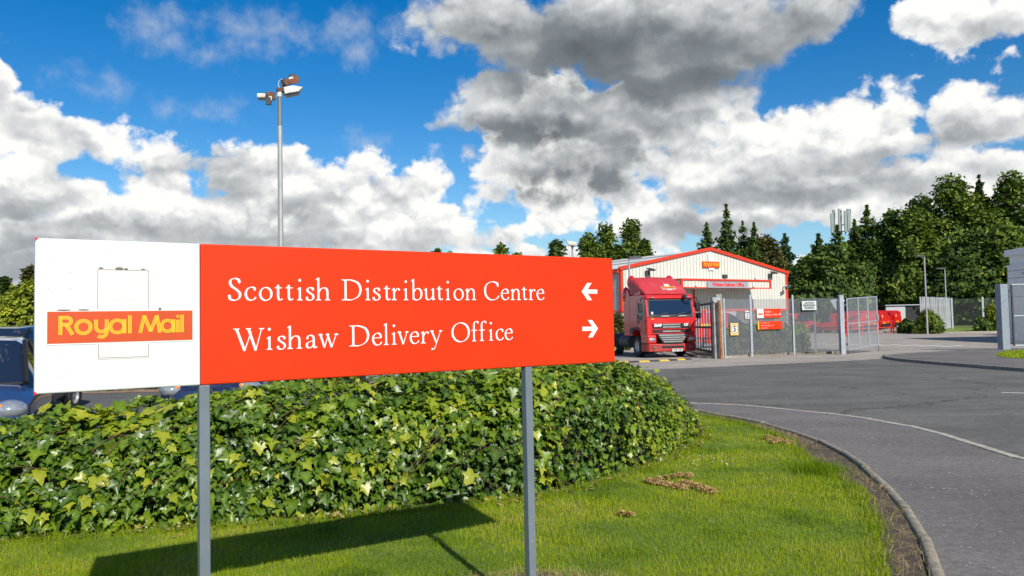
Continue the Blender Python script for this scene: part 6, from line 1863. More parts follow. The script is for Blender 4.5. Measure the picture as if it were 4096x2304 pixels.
    rl = thing("mesh_gate", "mesh gate leaf with pale rails in front of the white building", "gate", (23.1, 37.05, 0))
    lo = rl.location; A = Vector((23.05, 37.05, 0)); B = Vector((26.6, 36.3, 0)); d = (B - A).normalized(); L = (B - A).length
    def g2(u, z): return A + d * u + Vector((0, 0, z)) - lo
    for u in (0.0, L): MB().cyl(g2(u, 0.15), g2(u, 2.95), 0.05, n=8).build("stile", MT['chassis'], rl)
    for z in (0.15, 1.5, 2.95): MB().cyl(g2(0, z), g2(L, z), 0.03, n=8).build("rail", MT['galv'], rl)
    for u in (0.9, 1.6, 2.4): MB().cyl(g2(u, 0.15), g2(u, 2.95), 0.035, n=8).build("upright", MT['galv'], rl)
    mesh_panel(rl, (A.x, A.y), (B.x, B.y), 0.17, 2.93)
MT['steel_blue'] = mat('painted_steel', (0.22, 0.25, 0.29), 0.55, var=0.12)
MT['pinkish'] = mat('faded_print', (0.70, 0.42, 0.38), 0.6)
build_fences()

def lamp_heads():
    """tall column in the left middle with two floods and their gear on a cross arm"""
    root = thing("floodlight_column", "tall grey lighting column with weathered floodlights rising behind the sign", "lamp post", (-5.47, 19.0, -0.1))
    MB().tube([(0, 0, 0), (0, 0, 1.2), (0, 0, 6.55)], [0.088, 0.075, 0.056], 8).build("pole", MT['pole'], root, smooth=0.5)
    MB().tube([(0, 0, 6.552), (0, 0, 7.28)], [0.050, 0.048], 8).build("pole_tip", MT['pole_dark'], root)
    HS = Matrix.Translation((0, 0, 7.26)) @ Matrix.Scale(0.56, 4) @ Matrix.Translation((0, 0, -7.26))
    arm = MB(HS).tube([(-0.36, -0.22, 7.10), (0, 0, 7.33), (0.33, 0.22, 7.55)], 0.034, 7).build("cross_arm", MT['pole_dark'], root)
    MB(HS).box(-0.07, 0.09, -0.09, 0.07, 7.24, 7.46).build("arm_clamp", MT['lamp_white'], root, bevel=0.01)
    def rot(ax, ay, az, p): return HS @ Matrix.Translation(p) @ Matrix.Rotation(math.radians(az), 4, 'Z') @ Matrix.Rotation(math.radians(ay), 4, 'Y') @ Matrix.Rotation(math.radians(ax), 4, 'X')
    # left lamp: flat pale hood seen from below, rusty gear plate
    l1 = MB(rot(0, 0, 10, (-0.50, 0.10, 7.28))).box(-0.46, 0.22, -0.25, 0.25, -0.10, 0.10).build("lamp_hood", MT['lamp_white'], root, bevel=0.03)
    MB(rot(0, 0, 10, (-0.32, -0.26, 7.21))).box(-0.20, 0.20, -0.06, 0.03, -0.16, 0.18).build("gear_box", MT['rusty_box'], l1, bevel=0.015)
    MB(rot(0, 0, 0, (-0.38, -0.30, 7.0))).box(-0.11, 0.11, -0.06, 0.06, -0.16, 0.14).build("bracket", MT['dark'], l1)
    MB(HS).box(-0.36, -0.24, -0.34, -0.24, 7.02, 7.20).build("junction_box", MT['lamp_white'], l1, bevel=0.01)
    # right lamp: wedge hood pointing right
    h2 = MB(rot(0, -17, 20, (0.52, 0.22, 7.58))).prism([(-0.42, -0.13), (0.18, -0.15), (0.42, 0.0), (0.02, 0.16), (-0.38, 0.17)], (0, -0.26, 0), (1, 0, 0), (0, 0, 1), (0, 0.52, 0)).build("lamp_hood", MT['lamp_white'], root, bevel=0.02)
    MB(rot(0, -17, 20, (0.52, 0.22, 7.52))).box(-0.36, 0.24, -0.22, 0.22, -0.14, -0.10).build("lamp_glass", MT['screen'], h2)
    MB(rot(0, -17, 20, (0.06, 0.06, 7.50))).box(-0.18, 0.20, -0.14, 0.14, -0.04, 0.17).build("gear_box", MT['rusty_box'], h2, bevel=0.03)
    MB(HS).box(0.26, 0.42, 0.02, 0.16, 7.50, 7.70).build("junction_box", MT['lamp_white'], h2, bevel=0.01)
    # black flood on top with amber glass
    M3 = rot(0, -15, 12, (0.46, 0.10, 7.98))
    h3 = MB(M3).prism([(-0.34, -0.16), (-0.34, 0.08), (-0.30, 0.12), (-0.10, 0.10), (-0.02, 0.20), (0.10, 0.26), (0.24, 0.22), (0.36, 0.08), (0.36, 0.0)], (0, -0.12, 0), (1, 0, 0), (0, 0, 1), (0, 0.36, 0)).build("black_floodlight", MT['black'], root, bevel=0.015)
    MB(M3).prism([(-0.26, -0.20), (0.30, -0.18), (0.36, 0.06), (-0.22, 0.07)], (0, -0.16, 0), (1, 0, 0), (0, 0, 1), (0, 0.10, 0)).build("amber_glass", MT['amber_glass'], h3)
    MB(M3).prism([(-0.06, 0.02), (0.12, 0.03), (0.12, 0.10), (-0.06, 0.09)], (0, -0.175, 0), (1, 0, 0), (0, 0, 1), (0, 0.012, 0)).build("rating_label", MT['cream_print'], h3)
    for k in range(4):
        MB(M3).box(-0.42, -0.34, -0.10, 0.20, -0.15 + 0.07 * k, -0.115 + 0.07 * k).build("cooling_fin", MT['black'], h3)
    MB(HS).tube([(0.12, -0.02, 8.02), (0.0, -0.06, 7.92), (-0.04, -0.06, 7.75), (0.05, -0.05, 7.58), (0.2, -0.02, 7.48)], 0.014, 6).build("cable", MT['lamp_white'], root)
MT['lamp_white'] = mat('lamp_housing', (0.60, 0.585, 0.52), 0.6, var=0.1, dirt=(0.12, 0.10, 0.07), dscale=9, damt=0.7)
MT['rusty_box'] = mat('rusty_box', (0.11, 0.055, 0.035), 0.8, var=0.4, vscale=9)
MT['amber_glass'] = mat('amber_glass', (0.17, 0.045, 0.010), 0.2, var=0.5, vscale=8, coat=0.6)
lamp_heads()

def small_lamps():
    # flood on a pole above the sign's right part
    t = thing("floodlight_column", "slim pole with one white floodlight among the poplar tops", "lamp post", (4.05, 53.0, -0.1))
    MB().cyl((0, 0, 0), (0, 0, 6.75), 0.07, 0.055, n=8).build("pole", MT['pole'], t)
    h = MB(Matrix.Translation((-0.05, -0.1, 6.95)) @ Matrix.Rotation(math.radians(22), 4, 'X') @ Matrix.Rotation(math.radians(8), 4, 'Y')).box(-0.32, 0.32, -0.25, 0.25, -0.09, 0.09).build("lamp_hood", MT['lamp_white'], t, bevel=0.03)
    MB(Matrix.Translation((-0.05, -0.1, 6.95)) @ Matrix.Rotation(math.radians(22), 4, 'X') @ Matrix.Rotation(math.radians(8), 4, 'Y')).box(-0.27, 0.27, -0.26, 0.18, -0.11, -0.092).build("lamp_glass", MT['glass'], h)
    MB().box(-0.1, 0.1, -0.08, 0.08, 6.72, 6.84).build("bracket", MT['dark'], t)
    # street-lamp shape poles
    for (x, y, hgt, arm, lab) in ((6.98, 47.6, 5.35, 0.75, "slim grey pole with a dark lamp head before the gable's left end"), (34.0, 66.0, 6.45, -0.75, "grey lamp post nearer of two before the dark trees at the right"), (43.2, 80.0, 6.2, -0.9, "grey lamp post further and right of two before the dark trees")):
        t = thing("lamp_post", lab, "lamp post", (x, y, gz(y)), 0)
        g = hgt - gz(y)
        MB().cyl((0, 0, -0.1), (0, 0, g), 0.085, 0.055, n=8).build("pole", MT['pole'], t)
        MB().prism([(0, -0.03), (arm, 0.02), (arm * 1.02, 0.10), (arm * 0.5, 0.14), (0, 0.10)], (0, -0.12, g), (1, 0, 0), (0, 0, 1), (0, 0.24, 0)).build("lamp_head", MT['dark'], t, bevel=0.01)
small_lamps()

def build_back():
    # white rendered building at the right edge
    root = thing("white_building", "flat-roofed white rendered building cut by the frame's right edge", "building", (30.9, 50.0, -0.05))
    MB().box(0.0, 14, -22, 0.0, -0.2, 4.62).build("wall", MT['render_grey'], root)
    MB().box(0.10, 14, -22, -0.12, 4.62, 5.20).build("parapet_wall", MT['render_grey'], root)
    MB().box(-0.06, 14, -22, 0.06, 4.56, 4.66).build("string_course", MT['render_cap'], root)
    MB().box(-0.10, 14, -22.1, 0.1, 5.20, 5.62).build("coping", MT['render_cap'], root, bevel=0.02)
    for z in (3.85, 4.30, 2.7):
        MB().box(-0.012, 0.005, -22, 0.0, z - 0.012, z + 0.012).build("render_joint", MT['chassis'], root)
    f = MB().box(-0.03, 0.02, -8.0, -4.0, 0.9, 2.5).build("window", MT['cream_print'], root)
    for k in range(3):
        MB().box(-0.04, -0.025, -7.85 + 1.3 * k, -6.7 + 1.3 * k, 1.0, 2.4).build("pane", MT['glass'], f)
    t = thing("wall_camera", "white security camera on the white building's corner", "camera", (30.85, 47.6, 3.95))
    MB().cyl((0.05, 0, 0), (-0.35, 0.1, 0.05), 0.04).build("arm", MT['cream_print'], t)
    MB().box(-0.6, -0.3, -0.1, 0.25, -0.02, 0.14).build("camera_body", MT['cream_print'], t, bevel=0.03)
    # shuttered store
    st = thing("storage_shed", "low grey store with a roller shutter and a bay of painted shade behind the vans", "shed", (44.3, 95.5, 0.30))
    sh = MB().box(0.05, 2.35, -0.05, 0.0, 0.0, 2.55).build("shutter_backing", MT['shutter'], st)
    for k in range(19):
        MB().box(0.10, 2.30, -0.09, -0.052, 0.05 + 0.13 * k, 0.155 + 0.13 * k).build("shutter_slat", MT['shutter'], sh, bevel=0.01)
    MB().box(0.0, 4.6, 0.0, 4.0, -0.1, 2.55).build("wall", MT['chassis'], st)
    MB().box(2.45, 4.6, -0.04, -0.002, -0.1, 2.50).build("bay_shade", MT['black'], st)  # black slab on the solid wall, painted shade for the bay's inside
    MB().box(-0.1, 4.7, -0.3, 4.1, 2.55, 2.66).build("roof", MT['galv'], st)
    # palisade fence: separate pales
    pf = thing("palisade_fence", "tall grey steel palisade fence running back beside the shrub", "fence", (35.5, 70.0, 0.1))
    A = Vector((35.55, 70.0, 0)); B = Vector((43.6, 80.0, 0)); d = (B - A).normalized(); L = (B - A).length; lo = pf.location
    u = 0.0
    pale = None
    ang = math.atan2(d.y, d.x)
    while u < L:
        y = A.y + d.y * u
        p = A + d * u - lo
        if pale is None:
            pale = MB().prism([(-0.095, 0), (0.095, 0), (0.095, 2.9), (0.0, 3.05), (-0.095, 2.9)], (0, 0, 0), (1, 0, 0), (0, 0, 1), (0, 0.03, 0)).build("pale", MT['pale'], pf)
            o = pale
        else:
            o = pale.copy(); COL.objects.link(o); o.parent = pf
        o.location = (p.x, p.y, gz(y) - lo.z + 0.1); o.rotation_euler = (random.uniform(-.02, .02), 0, ang + random.uniform(-0.05, 0.05))
        u += 0.235
    for h in (0.6, 2.4):
        a = A - lo + Vector((0, 0.08, gz(A.y) + h)); b = B - lo + Vector((0, 0.08, gz(B.y) + h))
        MB().cyl(a, b, 0.04, n=6).build("rail", MT['galv'], pf)
    mf = thing("mesh_fence", "tall fine mesh fence with slim posts behind the back lawn", "fence", (43.7, 80.2, 0.2))
    lo = mf.location
    pts = [(43.9, 80.3), (46.0, 78.6), (52.0, 78.0), (60.0, 77.6)]
    for x, y in pts:
        MB().box(x - lo.x - 0.09, x - lo.x + 0.09, y - lo.y - 0.06, y - lo.y + 0.06, -0.2, 3.1).build("post", MT['galv'], mf)
    for p, q in zip(pts[:-1], pts[1:]):
        mesh_panel(mf, p, q, gz(p[1]) + 0.1, gz(p[1]) + 3.0, mat_=MT['mesh_dark'], dz=0.03, w=0.008, dx=0.15)
    # phone mast
    ms = thing("phone_mast", "lattice phone mast with pale panel antennas above the spruces", "mast", (45.3, 110.0, 0))
    MB().cyl((0, 0, 0), (0, 0, 14.6), 0.16, 0.12, n=8).build("column", MT['pole_dark'], ms)
    for z in (13.4, 14.3):
        MB().tube([(-1.15, 0, z), (0, -0.5, z), (1.15, 0, z), (0.0, 0.7, z), (-1.15, 0, z)], 0.045, 5).build("head_frame", MT['pole_dark'], ms)
    for k, (x, y, w) in enumerate(((-1.15, -0.1, 0.17), (-0.7, 0.3, 0.12), (-0.25, -0.4, 0.14), (0.3, 0.5, 0.11), (0.6, -0.4, 0.19), (1.2, -0.1, 0.22))):
        an = MB().box(x - w, x + w, y - 0.1, y + 0.1, 13.2 + 0.2 * (k % 2), 15.9 + 0.3 * (k % 3)).build("antenna", MT['antenna'], ms, bevel=0.03)
        MB().cyl((x, y + 0.15, 12.9), (x + w * 1.3, y + 0.0, 16.4), 0.08, n=6).build("antenna_pole", MT['pole_dark'], ms)
    # pale roof corner of a house far left
    hs = thing("house", "pale corner of a house among the trees at the far left", "building", (-46.5, 70.0, 0))
    MB().box(-6, 0, 0, 8, 0, 4.1).build("wall", MT['render_grey'], hs)
    MB().box(-6.3, 0.3, -0.3, 8.3, 4.1, 4.9).build("roof", MT['roof'], hs)
MT['pale'] = mat('palisade_pale', (0.42, 0.43, 0.44), 0.55, metal=0.2, var=0.12, vscale=1.5)
MT['mesh_dark'] = mat('mesh_wire_dark', (0.13, 0.14, 0.14), 0.6)
MT['antenna'] = mat('antenna_panel', (0.22, 0.27, 0.25), 0.6)
build_back()
# ---------------------------------------------------------------- trees and shrubs
GREEN = {
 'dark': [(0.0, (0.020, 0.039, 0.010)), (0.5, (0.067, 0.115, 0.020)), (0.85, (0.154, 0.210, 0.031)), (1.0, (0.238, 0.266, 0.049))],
 'mid': [(0.0, (0.028, 0.053, 0.010)), (0.5, (0.105, 0.161, 0.020)), (0.85, (0.210, 0.259, 0.034)), (1.0, (0.294, 0.308, 0.049))],
 'yellow': [(0.0, (0.042, 0.063, 0.006)), (0.5, (0.168, 0.210, 0.011)), (0.85, (0.322, 0.336, 0.021)), (1.0, (0.420, 0.392, 0.042))],
 'blue': [(0.0, (0.020, 0.039, 0.020)), (0.5, (0.059, 0.109, 0.039)), (0.85, (0.077, 0.119, 0.042)), (1.0, (0.112, 0.140, 0.056))],
 'brown': [(0.0, (0.031, 0.036, 0.011)), (0.5, (0.098, 0.098, 0.025)), (0.85, (0.161, 0.147, 0.042)), (1.0, (0.210, 0.168, 0.056))],
}
for k_, v_ in GREEN.items():
    MT['leaf_' + k_] = leafmat('foliage_' + k_, v_, rough=0.6, trans=0.18, spec=0.25)

def leaf_quads(P, N, size, tint, rng, long=1.5):
    """small pointed leaf sprays: two triangles folded on the midrib"""
    n = len(P)
    yv = rng.normal(0, 1, (n, 3)); yv -= N * (yv * N).sum(1)[:, None]; yv /= np.linalg.norm(yv, axis=1)[:, None]
    xv = np.cross(yv, N)
    s = size[:, None]
    a = P - yv * s * 0.5 * long; b = P + xv * s * 0.5 + N * s * 0.12; c = P + yv * s * 0.5 * long; d = P - xv * s * 0.5 + N * s * 0.12
    v = np.stack((a, b, c, d), 1).reshape(-1, 3)
    i = (np.arange(n) * 4)[:, None]
    f = np.concatenate((i + np.array([[0, 1, 2]]), i + np.array([[0, 2, 3]])), 1).reshape(-1, 3)
    return v, f, np.repeat(tint, 2)

def finish_tree(root, v, f, t, kind, name="crown"):
    raw_mesh(name, v, f, 3, MT['leaf_' + kind], root, attr=np.clip(t, 0, 1))

def limbs(root, h, spread, r, rng, n=7, name="trunk"):
    mb = MB()
    mb.tube([(0, 0, -0.3), (rng.normal(0, .1), rng.normal(0, .1), h * 0.35), (rng.normal(0, .2), rng.normal(0, .2), h * 0.8)], [r, r * 0.75, r * 0.3], 8)
    for k in range(n):
        a = rng.uniform(0, 6.28); z0 = h * rng.uniform(0.2, 0.6); l = spread * rng.uniform(0.5, 0.9)
        mb.tube([(0, 0, z0), (math.cos(a) * l * 0.5, math.sin(a) * l * 0.5, z0 + l * 0.35), (math.cos(a) * l, math.sin(a) * l, z0 + l * 0.9)], [r * 0.4, r * 0.28, r * 0.1], 5)
    mb.build(name, MT['bark'], root)

def broadleaf(label, x, y, z, h, rad, kind, seed, n=7000, leaf=0.34, low=0.06, group=None, name="broadleaf_tree", cat="tree", point=1.0, trunk=True):
    rng = np.random.default_rng(seed)
    root = thing(name, label, cat, (x, y, z), 0, group)
    nc = int(24 + 1.2 * h)
    C, R_ = [], []
    for k in range(nc):
        u = (k + rng.uniform(0, 1)) / nc
        zc = h * (low + 0.05 + (0.88 - low) * u)
        prof = (math.sin(math.pi * min(1, 0.16 + 0.80 * u)) ** 0.65) * (1 - 0.35 * point * u)
        rr = rad * prof * rng.uniform(0.15, 0.80); a = k * 2.4 + rng.uniform(-0.6, 0.6)
        C.append((math.cos(a) * rr, math.sin(a) * rr, zc)); R_.append(rad * rng.uniform(0.30, 0.50) * (1 - 0.42 * u))
    C = np.array(C); R_ = np.array(R_)
    w = R_ ** 2; w /= w.sum()
    # small outlying sprigs give the broken outline
    which = rng.choice(nc, n, p=w)
    d = rng.normal(0, 1, (n, 3)); d /= np.linalg.norm(d, axis=1)[:, None]
    rr = np.where(rng.uniform(0, 1, n) < 0.82, rng.uniform(0.72, 1.08, n), rng.uniform(0.2, 1.28, n))
    bump = 1 + 0.22 * np.sin(d[:, 0] * 5 + which) * np.sin(d[:, 1] * 6 + which * 2) + 0.15 * np.sin(d[:, 2] * 9 + which)
    P = C[which] + d * (R_[which] * rr * bump)[:, None] * np.array([1, 1, 0.92])
    P = P[P[:, 2] > 0.05]; which = which[:len(P)]
    n = len(P)
    N = P - np.array([0, 0, h * 0.45]); N /= np.linalg.norm(N, axis=1)[:, None] + 1e-9
    N = N * 0.7 + rng.normal(0, 0.6, (n, 3)) + np.array([0, 0, 0.35]); N /= np.linalg.norm(N, axis=1)[:, None]
    tint = 0.45 + rng.normal(0, 0.17, n) + 0.3 * (np.sin(P[:, 0] * 1.9 + seed) * np.sin(P[:, 2] * 1.5 + seed * 2) * 0.5)
    size = leaf * np.exp(rng.normal(0, 0.3, n))
    v, f, t = leaf_quads(P, N, size, tint, rng)
    finish_tree(root, v, f, t, kind, "crown" if trunk else "foliage")
    if trunk: limbs(root, h, rad * 0.7, 0.03 * h ** 0.9, rng)
    else: limbs(root, h * 0.7, rad * 0.5, 0.05, rng, 4, "stem")
    return root

def conifer(label, x, y, z, h, rad, kind, seed, n=5200, leaf=0.30, droop=0.30, gap=0.42, group=None, name="spruce_tree", low=0.06):
    """whorls of boughs, each hung with needle sprays; ragged spire"""
    rng = np.random.default_rng(seed)
    root = thing(name, label, "tree", (x, y, z), 0, group)
    Ps, Ts = [], []
    wh = max(14, int(h / gap))
    tot = 0
    for k in range(wh):
        u = k / wh
        zc = h * (low + (1 - low) * u) + rng.normal(0, 0.12)
        L = rad * ((1 - u) ** 0.80) * rng.uniform(0.82, 1.12) + 0.18
        nb = int(6 + 6 * (1 - u))
        a0 = rng.uniform(0, 6.28)
        for b in range(nb):
            a = a0 + 6.283 * b / nb + rng.normal(0, 0.12)
            l = L * rng.uniform(0.55, 1.2)
            m_ = max(4, int(n * (l * l + 0.3) / (wh * nb * (rad * rad * 0.42 + 0.3))))
            t = rng.uniform(0.08, 1, m_) ** 0.75
            sp = (1 - t) * l * 0.42
            px = np.cos(a) * l * t + rng.normal(0, 1, m_) * sp * abs(math.sin(a)) * 0.7 + rng.normal(0, 0.05, m_)
            py = np.sin(a) * l * t + rng.normal(0, 1, m_) * sp * abs(math.cos(a)) * 0.7 + rng.normal(0, 0.05, m_)
            pz = zc - droop * l * t + 0.28 * droop * l * t ** 3 * 2 + rng.normal(0, 0.13, m_) - np.abs(rng.normal(0, 0.16, m_))
            Ps.append(np.stack((px, py, pz), 1)); Ts.append(np.full(m_, rng.normal(0.42, 0.12)) + 0.2 * (t - 0.5))
    top = rng.uniform(0, 1, 60)
    Ps.append(np.stack((rng.normal(0, 0.10, 60) * (1 - top), rng.normal(0, 0.10, 60) * (1 - top), h * (0.94 + 0.09 * top)), 1)); Ts.append(np.full(60, 0.5))
    P = np.concatenate(Ps); tint = np.concatenate(Ts) + rng.normal(0, 0.1, len(P))
    N = rng.normal(0, 0.55, P.shape) + np.array([0, 0, 0.8]); N[:, :2] += P[:, :2] * 0.12
    N /= np.linalg.norm(N, axis=1)[:, None]
    v, f, t = leaf_quads(P, N, leaf * np.exp(rng.normal(0, 0.25, len(P))), tint, rng, long=1.9)
    finish_tree(root, v, f, t, kind)
    MB().tube([(0, 0, -0.3), (0, 0, h * 0.5), (0, 0, h * 1.01)], [0.016 * h, 0.010 * h, 0.01], 7).build("trunk", MT['bark'], root)
    return root

def place(px, Y):
    """ground position along a sight line of slope px at depth Y"""
    return px * Y, Y

def build_trees():
    # behind the gable
    G1 = "trees behind the delivery office"
    for (sx, Y, top, rad, kd, sd, lab, kind) in (
        (0.245, 118, 15.5, 4.2, 'dark', 1, "dark spruce leftmost of those behind the gable", 'c'),
        (0.270, 120, 18.3, 4.2, 'dark', 2, "tallest pointed spruce behind the gable's ridge", 'c'),
        (0.290, 122, 16.1, 4.6, 'dark', 3, "broad spruce just right of the tallest one behind the gable", 'c'),
        (0.304, 119, 15.5, 3.6, 'dark', 4, "slim spruce with a thin tip behind the gable's right slope", 'c'),
        (0.342, 112, 13.1, 3.2, 'blue', 5, "small blue-green spruce standing clear right of the gable's brown tree", 'c')):
        x, y = place(sx, Y)
        conifer(lab, x, y, gz(y), top - gz(y), rad, kd, sd, group=G1, n=17000, leaf=0.29)
    x, y = place(0.320, 110); broadleaf("brownish leafy tree behind the gable's right slope", x, y, gz(y), 12.9, 3.6, 'brown', 6, n=11000, leaf=0.28, group=G1)
    x, y = place(0.300, 108); broadleaf("dark leafy tree low behind the gable's right half", x, y, gz(y), 11.2, 3.4, 'dark', 7, n=10000, leaf=0.28, group=G1)
    x, y = place(0.268, 112); broadleaf("dark leafy tree low behind the gable's ridge", x, y, gz(y), 11.0, 3.2, 'dark', 8, n=9000, leaf=0.28, group=G1)
    x, y = place(0.352, 104); broadleaf("small bushy tree at the gable's right foot", x, y, gz(y), 8.0, 3.0, 'mid', 9, n=9000, leaf=0.27, group=G1)
    # big wood to the right
    G2 = "wood behind the van yard"
    for (sx, Y, top, rad, kd, sd, lab) in (
        (0.408, 106, 13.3, 6.0, 'dark', 11, "spruce under the phone mast, leftmost of the wood"),
        (0.446, 108, 16.2, 5.4, 'mid', 12, "open larch-like conifer with a feathery top right of the mast"),
        (0.384, 104, 12.2, 4.2, 'dark', 13, "low dark spruce at the wood's left edge"),
        (0.430, 107, 14.2, 4.2, 'dark', 15, "dark spruce between the mast and the larch-like conifer"),
        (0.566, 111, 19.6, 3.6, 'dark', 16, "pointed spruce right of the wood's tallest crown"),
        (0.588, 112, 20.6, 2.3, 'blue', 14, "slim conifer tip rising behind the tallest broadleaf trees")):
        x, y = place(sx, Y)
        conifer(lab, x, y, gz(y), top - gz(y), rad, kd, sd, group=G2, n=20000, gap=0.6, droop=0.18, leaf=0.32)
    for (sx, Y, top, rad, kd, sd, lab) in (
        (0.476, 104, 15.9, 3.4, 'dark', 21, "dark round-topped tree in the middle of the wood"),
        (0.505, 101, 15.0, 4.2, 'mid', 22, "leafy tree left of the tallest broadleaf in the wood"),
        (0.512, 108, 18.0, 3.4, 'dark', 29, "thin-topped tree just left of the wood's tallest crown"),
        (0.550, 102, 19.6, 4.6, 'mid', 23, "tallest broadleaf tree of the wood with a ragged peak"),
        (0.585, 103, 17.6, 4.2, 'mid', 24, "leafy tree between the wood's tallest and the frame edge"),
        (0.628, 101, 19.8, 4.8, 'mid', 25, "tall dark tree at the frame's right edge"),
        (0.452, 104, 11.4, 3.8, 'dark', 26, "low leafy tree at the foot of the larch-like conifer"),
        (0.400, 97, 10.2, 3.6, 'dark', 27, "low leafy tree right of the office, before the mast"),
        (0.372, 99, 9.0, 3.2, 'dark', 28, "dark low tree filling the gap right of the office"),
        (0.500, 106, 10.0, 3.8, 'dark', 30, "low spreading tree behind the nearer lamp post"),
        (0.535, 103, 10.4, 4.0, 'mid', 31, "low spreading tree behind the further lamp post"),
        (0.575, 95, 11.5, 4.2, 'dark', 32, "low leafy tree behind the mesh fence"),
        (0.615, 93, 12.0, 4.2, 'mid', 33, "low leafy tree beside the white building"),
        (0.660, 96, 15.0, 4.8, 'dark', 34, "leafy tree just beyond the frame's right edge")):
        x, y = place(sx, Y)
        broadleaf(lab, x, y, gz(y), top - gz(y), rad * 1.28, kd, sd, n=21000, leaf=0.29, group=G2, low=0.0, point=0.75)
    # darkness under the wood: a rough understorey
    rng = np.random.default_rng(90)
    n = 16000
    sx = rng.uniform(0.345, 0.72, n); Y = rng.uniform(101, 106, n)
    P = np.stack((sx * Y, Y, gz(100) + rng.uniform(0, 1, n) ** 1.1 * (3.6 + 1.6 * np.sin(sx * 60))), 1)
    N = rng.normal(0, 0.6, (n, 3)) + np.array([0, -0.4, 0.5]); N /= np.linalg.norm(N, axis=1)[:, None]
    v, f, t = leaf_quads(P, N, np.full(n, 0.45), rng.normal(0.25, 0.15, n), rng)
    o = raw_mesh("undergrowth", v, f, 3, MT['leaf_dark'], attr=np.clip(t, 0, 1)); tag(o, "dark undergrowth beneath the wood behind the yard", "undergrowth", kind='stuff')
    # poplars and tops over the sign
    G3 = "trees showing above the direction sign"
    for (sx, Y, top, rad, kd, sd, lab, pt) in (
        (0.119, 92, 13.5, 3.2, 'mid', 41, "upright poplar left of the two tallest above the sign's right end", 1.5),
        (0.150, 92, 13.9, 3.2, 'mid', 42, "tallest upright poplar beside the white roof", 1.6),
        (0.166, 90, 11.3, 2.2, 'mid', 43, "shorter poplar close against the white roof", 1.4),
        (0.134, 94, 10.8, 3.0, 'mid', 55, "low full poplar between the two tallest above the sign's right end", 1.0),
        (0.097, 90, 11.9, 3.0, 'mid', 44, "rounded poplar right of the pole floodlight", 1.1),
        (0.057, 88, 11.2, 2.4, 'dark', 45, "small knobbly tree left of the pole floodlight", 1.0),
        (-0.012, 92, 11.3, 2.6, 'mid', 46, "rounded treetop peeping over the middle of the red panel", 0.8),
        (-0.093, 92, 11.1, 1.6, 'mid', 47, "small treetop furthest left over the red panel", 0.8),
        (-0.077, 95, 11.2, 1.1, 'mid', 48, "tiny treetop beside the leftmost one over the red panel", 0.8),
        (0.008, 94, 10.5, 1.6, 'mid', 49, "low treetop right of the rounded one over the red panel", 0.8),
        (0.176, 96, 9.2, 2.0, 'brown', 50, "thin wispy tree just above the white roof's slope", 0.6)):
        x, y = place(sx, Y)
        broadleaf(lab, x, y, -0.1, top, rad, kd, sd, n=8500, leaf=0.25, group=G3, low=0.1, point=pt)
    # left edge: yellow-green hedge and the trees over it
    G4 = "trees at the far left"
    for (sx, Y, top, rad, kd, sd, lab) in ((-0.598, 48, 5.7, 2.3, 'brown', 51, "olive tree right one of two above the yellow hedge"), (-0.636, 48, 5.4, 1.5, 'dark', 52, "dark tree left one of two above the yellow hedge"), (-0.560, 50, 5.6, 2.2, 'brown', 53, "olive tree mostly hidden behind the white panel's edge"), (-0.615, 44, 3.9, 1.6, 'brown', 54, "low scrubby tree between the two at the far left")):
        x, y = place(sx, Y)
        broadleaf(lab, x, y, -0.1, top, rad, kd, sd, n=6500, leaf=0.22, group=G4, low=0.0)
    rng = np.random.default_rng(60)
    root = thing("shrub_hedge", "bright yellow-green leafy hedge along the back of the car park", "hedge", (-15.0, 24.2, -0.1))
    n = 30000
    X = rng.uniform(-5.0, 10.5, n); th = rng.uniform(0, np.pi, n)
    H = 2.95 + 0.25 * np.sin(X * 1.3) + 0.15 * np.sin(X * 3.1)
    P = np.stack((X, 0.95 * np.cos(th) * (1 + 0.12 * np.sin(X * 4)), H * np.sin(th) ** 0.55), 1) + rng.normal(0, 0.07, (n, 3))
    P[:, 2] = np.abs(P[:, 2])
    N = np.stack((np.zeros(n), np.cos(th), np.sin(th)), 1) + rng.normal(0, 0.5, (n, 3)); N /= np.linalg.norm(N, axis=1)[:, None]
    v, f, t = leaf_quads(P, N, 0.088 * np.exp(rng.normal(0, 0.25, n)), rng.normal(0.5, 0.2, n), rng)
    raw_mesh("foliage", v, f, 3, MT['leaf_yellow'], root, attr=np.clip(t, 0, 1))
    mb = MB()
    for k in range(14):
        x = -4.8 + k * 1.15
        mb.tube([(x, 0, -0.1), (x + .1, 0.1, 1.2), (x - .1, 0, 2.3)], [0.05, 0.035, 0.012], 5)
    mb.build("stem", MT['bark'], root)
    MB().box(-5.0, 10.5, -0.35, 0.35, 0.0, 2.2).build("thicket", MT['thicket'], root)
    # clipped bushes
    broadleaf("rounded dark green bush at the corner of the yard, left of two", 34.55, 66.9, gz(67), 1.9, 1.25, 'mid', 61, n=7000, leaf=0.12, low=0.0, name="bush", cat="bush", trunk=False, group="bushes on the back lawn")
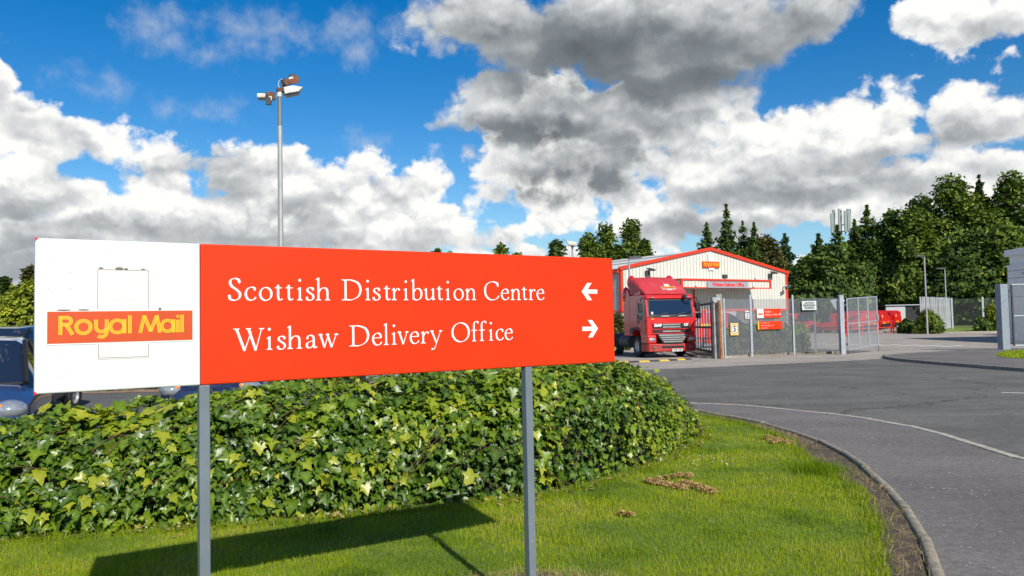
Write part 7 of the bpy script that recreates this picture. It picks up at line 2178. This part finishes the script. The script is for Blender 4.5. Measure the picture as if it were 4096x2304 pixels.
    broadleaf("dark low bush clinging to the left of the rounded bush", 33.9, 69.4, gz(69), 1.2, 0.7, 'dark', 62, n=2000, leaf=0.17, low=0.0, name="bush", cat="bush", trunk=False, group="bushes on the back lawn")
    broadleaf("yellow-green bush right of two, by the broad steel gate post", 42.3, 70.5, gz(70), 2.1, 1.5, 'yellow', 63, n=6000, leaf=0.12, low=0.0, name="bush", cat="bush", trunk=False, group="bushes on the back lawn")
    broadleaf("small dark bush at the foot of the yellow-green bush", 40.6, 69.5, gz(70), 1.1, 0.9, 'dark', 64, n=1500, leaf=0.16, low=0.0, name="bush", cat="bush", trunk=False, group="bushes on the back lawn")
    # hedge inside the mesh fence
    root = thing("shrub_hedge", "dark clipped hedge growing behind the mesh fence under the signs", "hedge", (11.2, 40.2, -0.05))
    rng = np.random.default_rng(66); n = 9000
    u = rng.uniform(0, 1, n); th = rng.uniform(0, np.pi, n)
    X = -0.9 + 4.4 * u; Yc = -1.4 + 1.9 * u
    H = 1.18 + 0.12 * u + 0.09 * np.sin(X * 5) + 0.1 * np.sin(X * 2.1)
    P = np.stack((X, Yc + 0.75 * np.cos(th), H * np.sin(th) ** 0.6), 1) + rng.normal(0, 0.05, (n, 3)); P[:, 2] = np.abs(P[:, 2])
    N = np.stack((np.zeros(n), np.cos(th), np.sin(th)), 1) + rng.normal(0, 0.5, (n, 3)); N /= np.linalg.norm(N, axis=1)[:, None]
    v, f, t = leaf_quads(P, N, 0.10 * np.exp(rng.normal(0, 0.25, n)), rng.normal(0.45, 0.2, n), rng)
    raw_mesh("foliage", v, f, 3, MT['leaf_mid'], root, attr=np.clip(t, 0, 1))
    MB().prism([(-0.9, -1.8), (3.4, -0.2), (3.4, 0.6), (-0.9, -1.0)], (0, 0, 0), (1, 0, 0), (0, 1, 0), (0, 0, 1.05)).build("thicket", MT['thicket'], root)
    broadleaf("reddish-brown bush beside the lorry's tank at the sign's edge", 6.2, 47.0, gz(47), 2.2, 0.9, 'brown', 71, n=2200, leaf=0.14, low=0.0, name="bush", cat="bush", trunk=False)
build_trees()
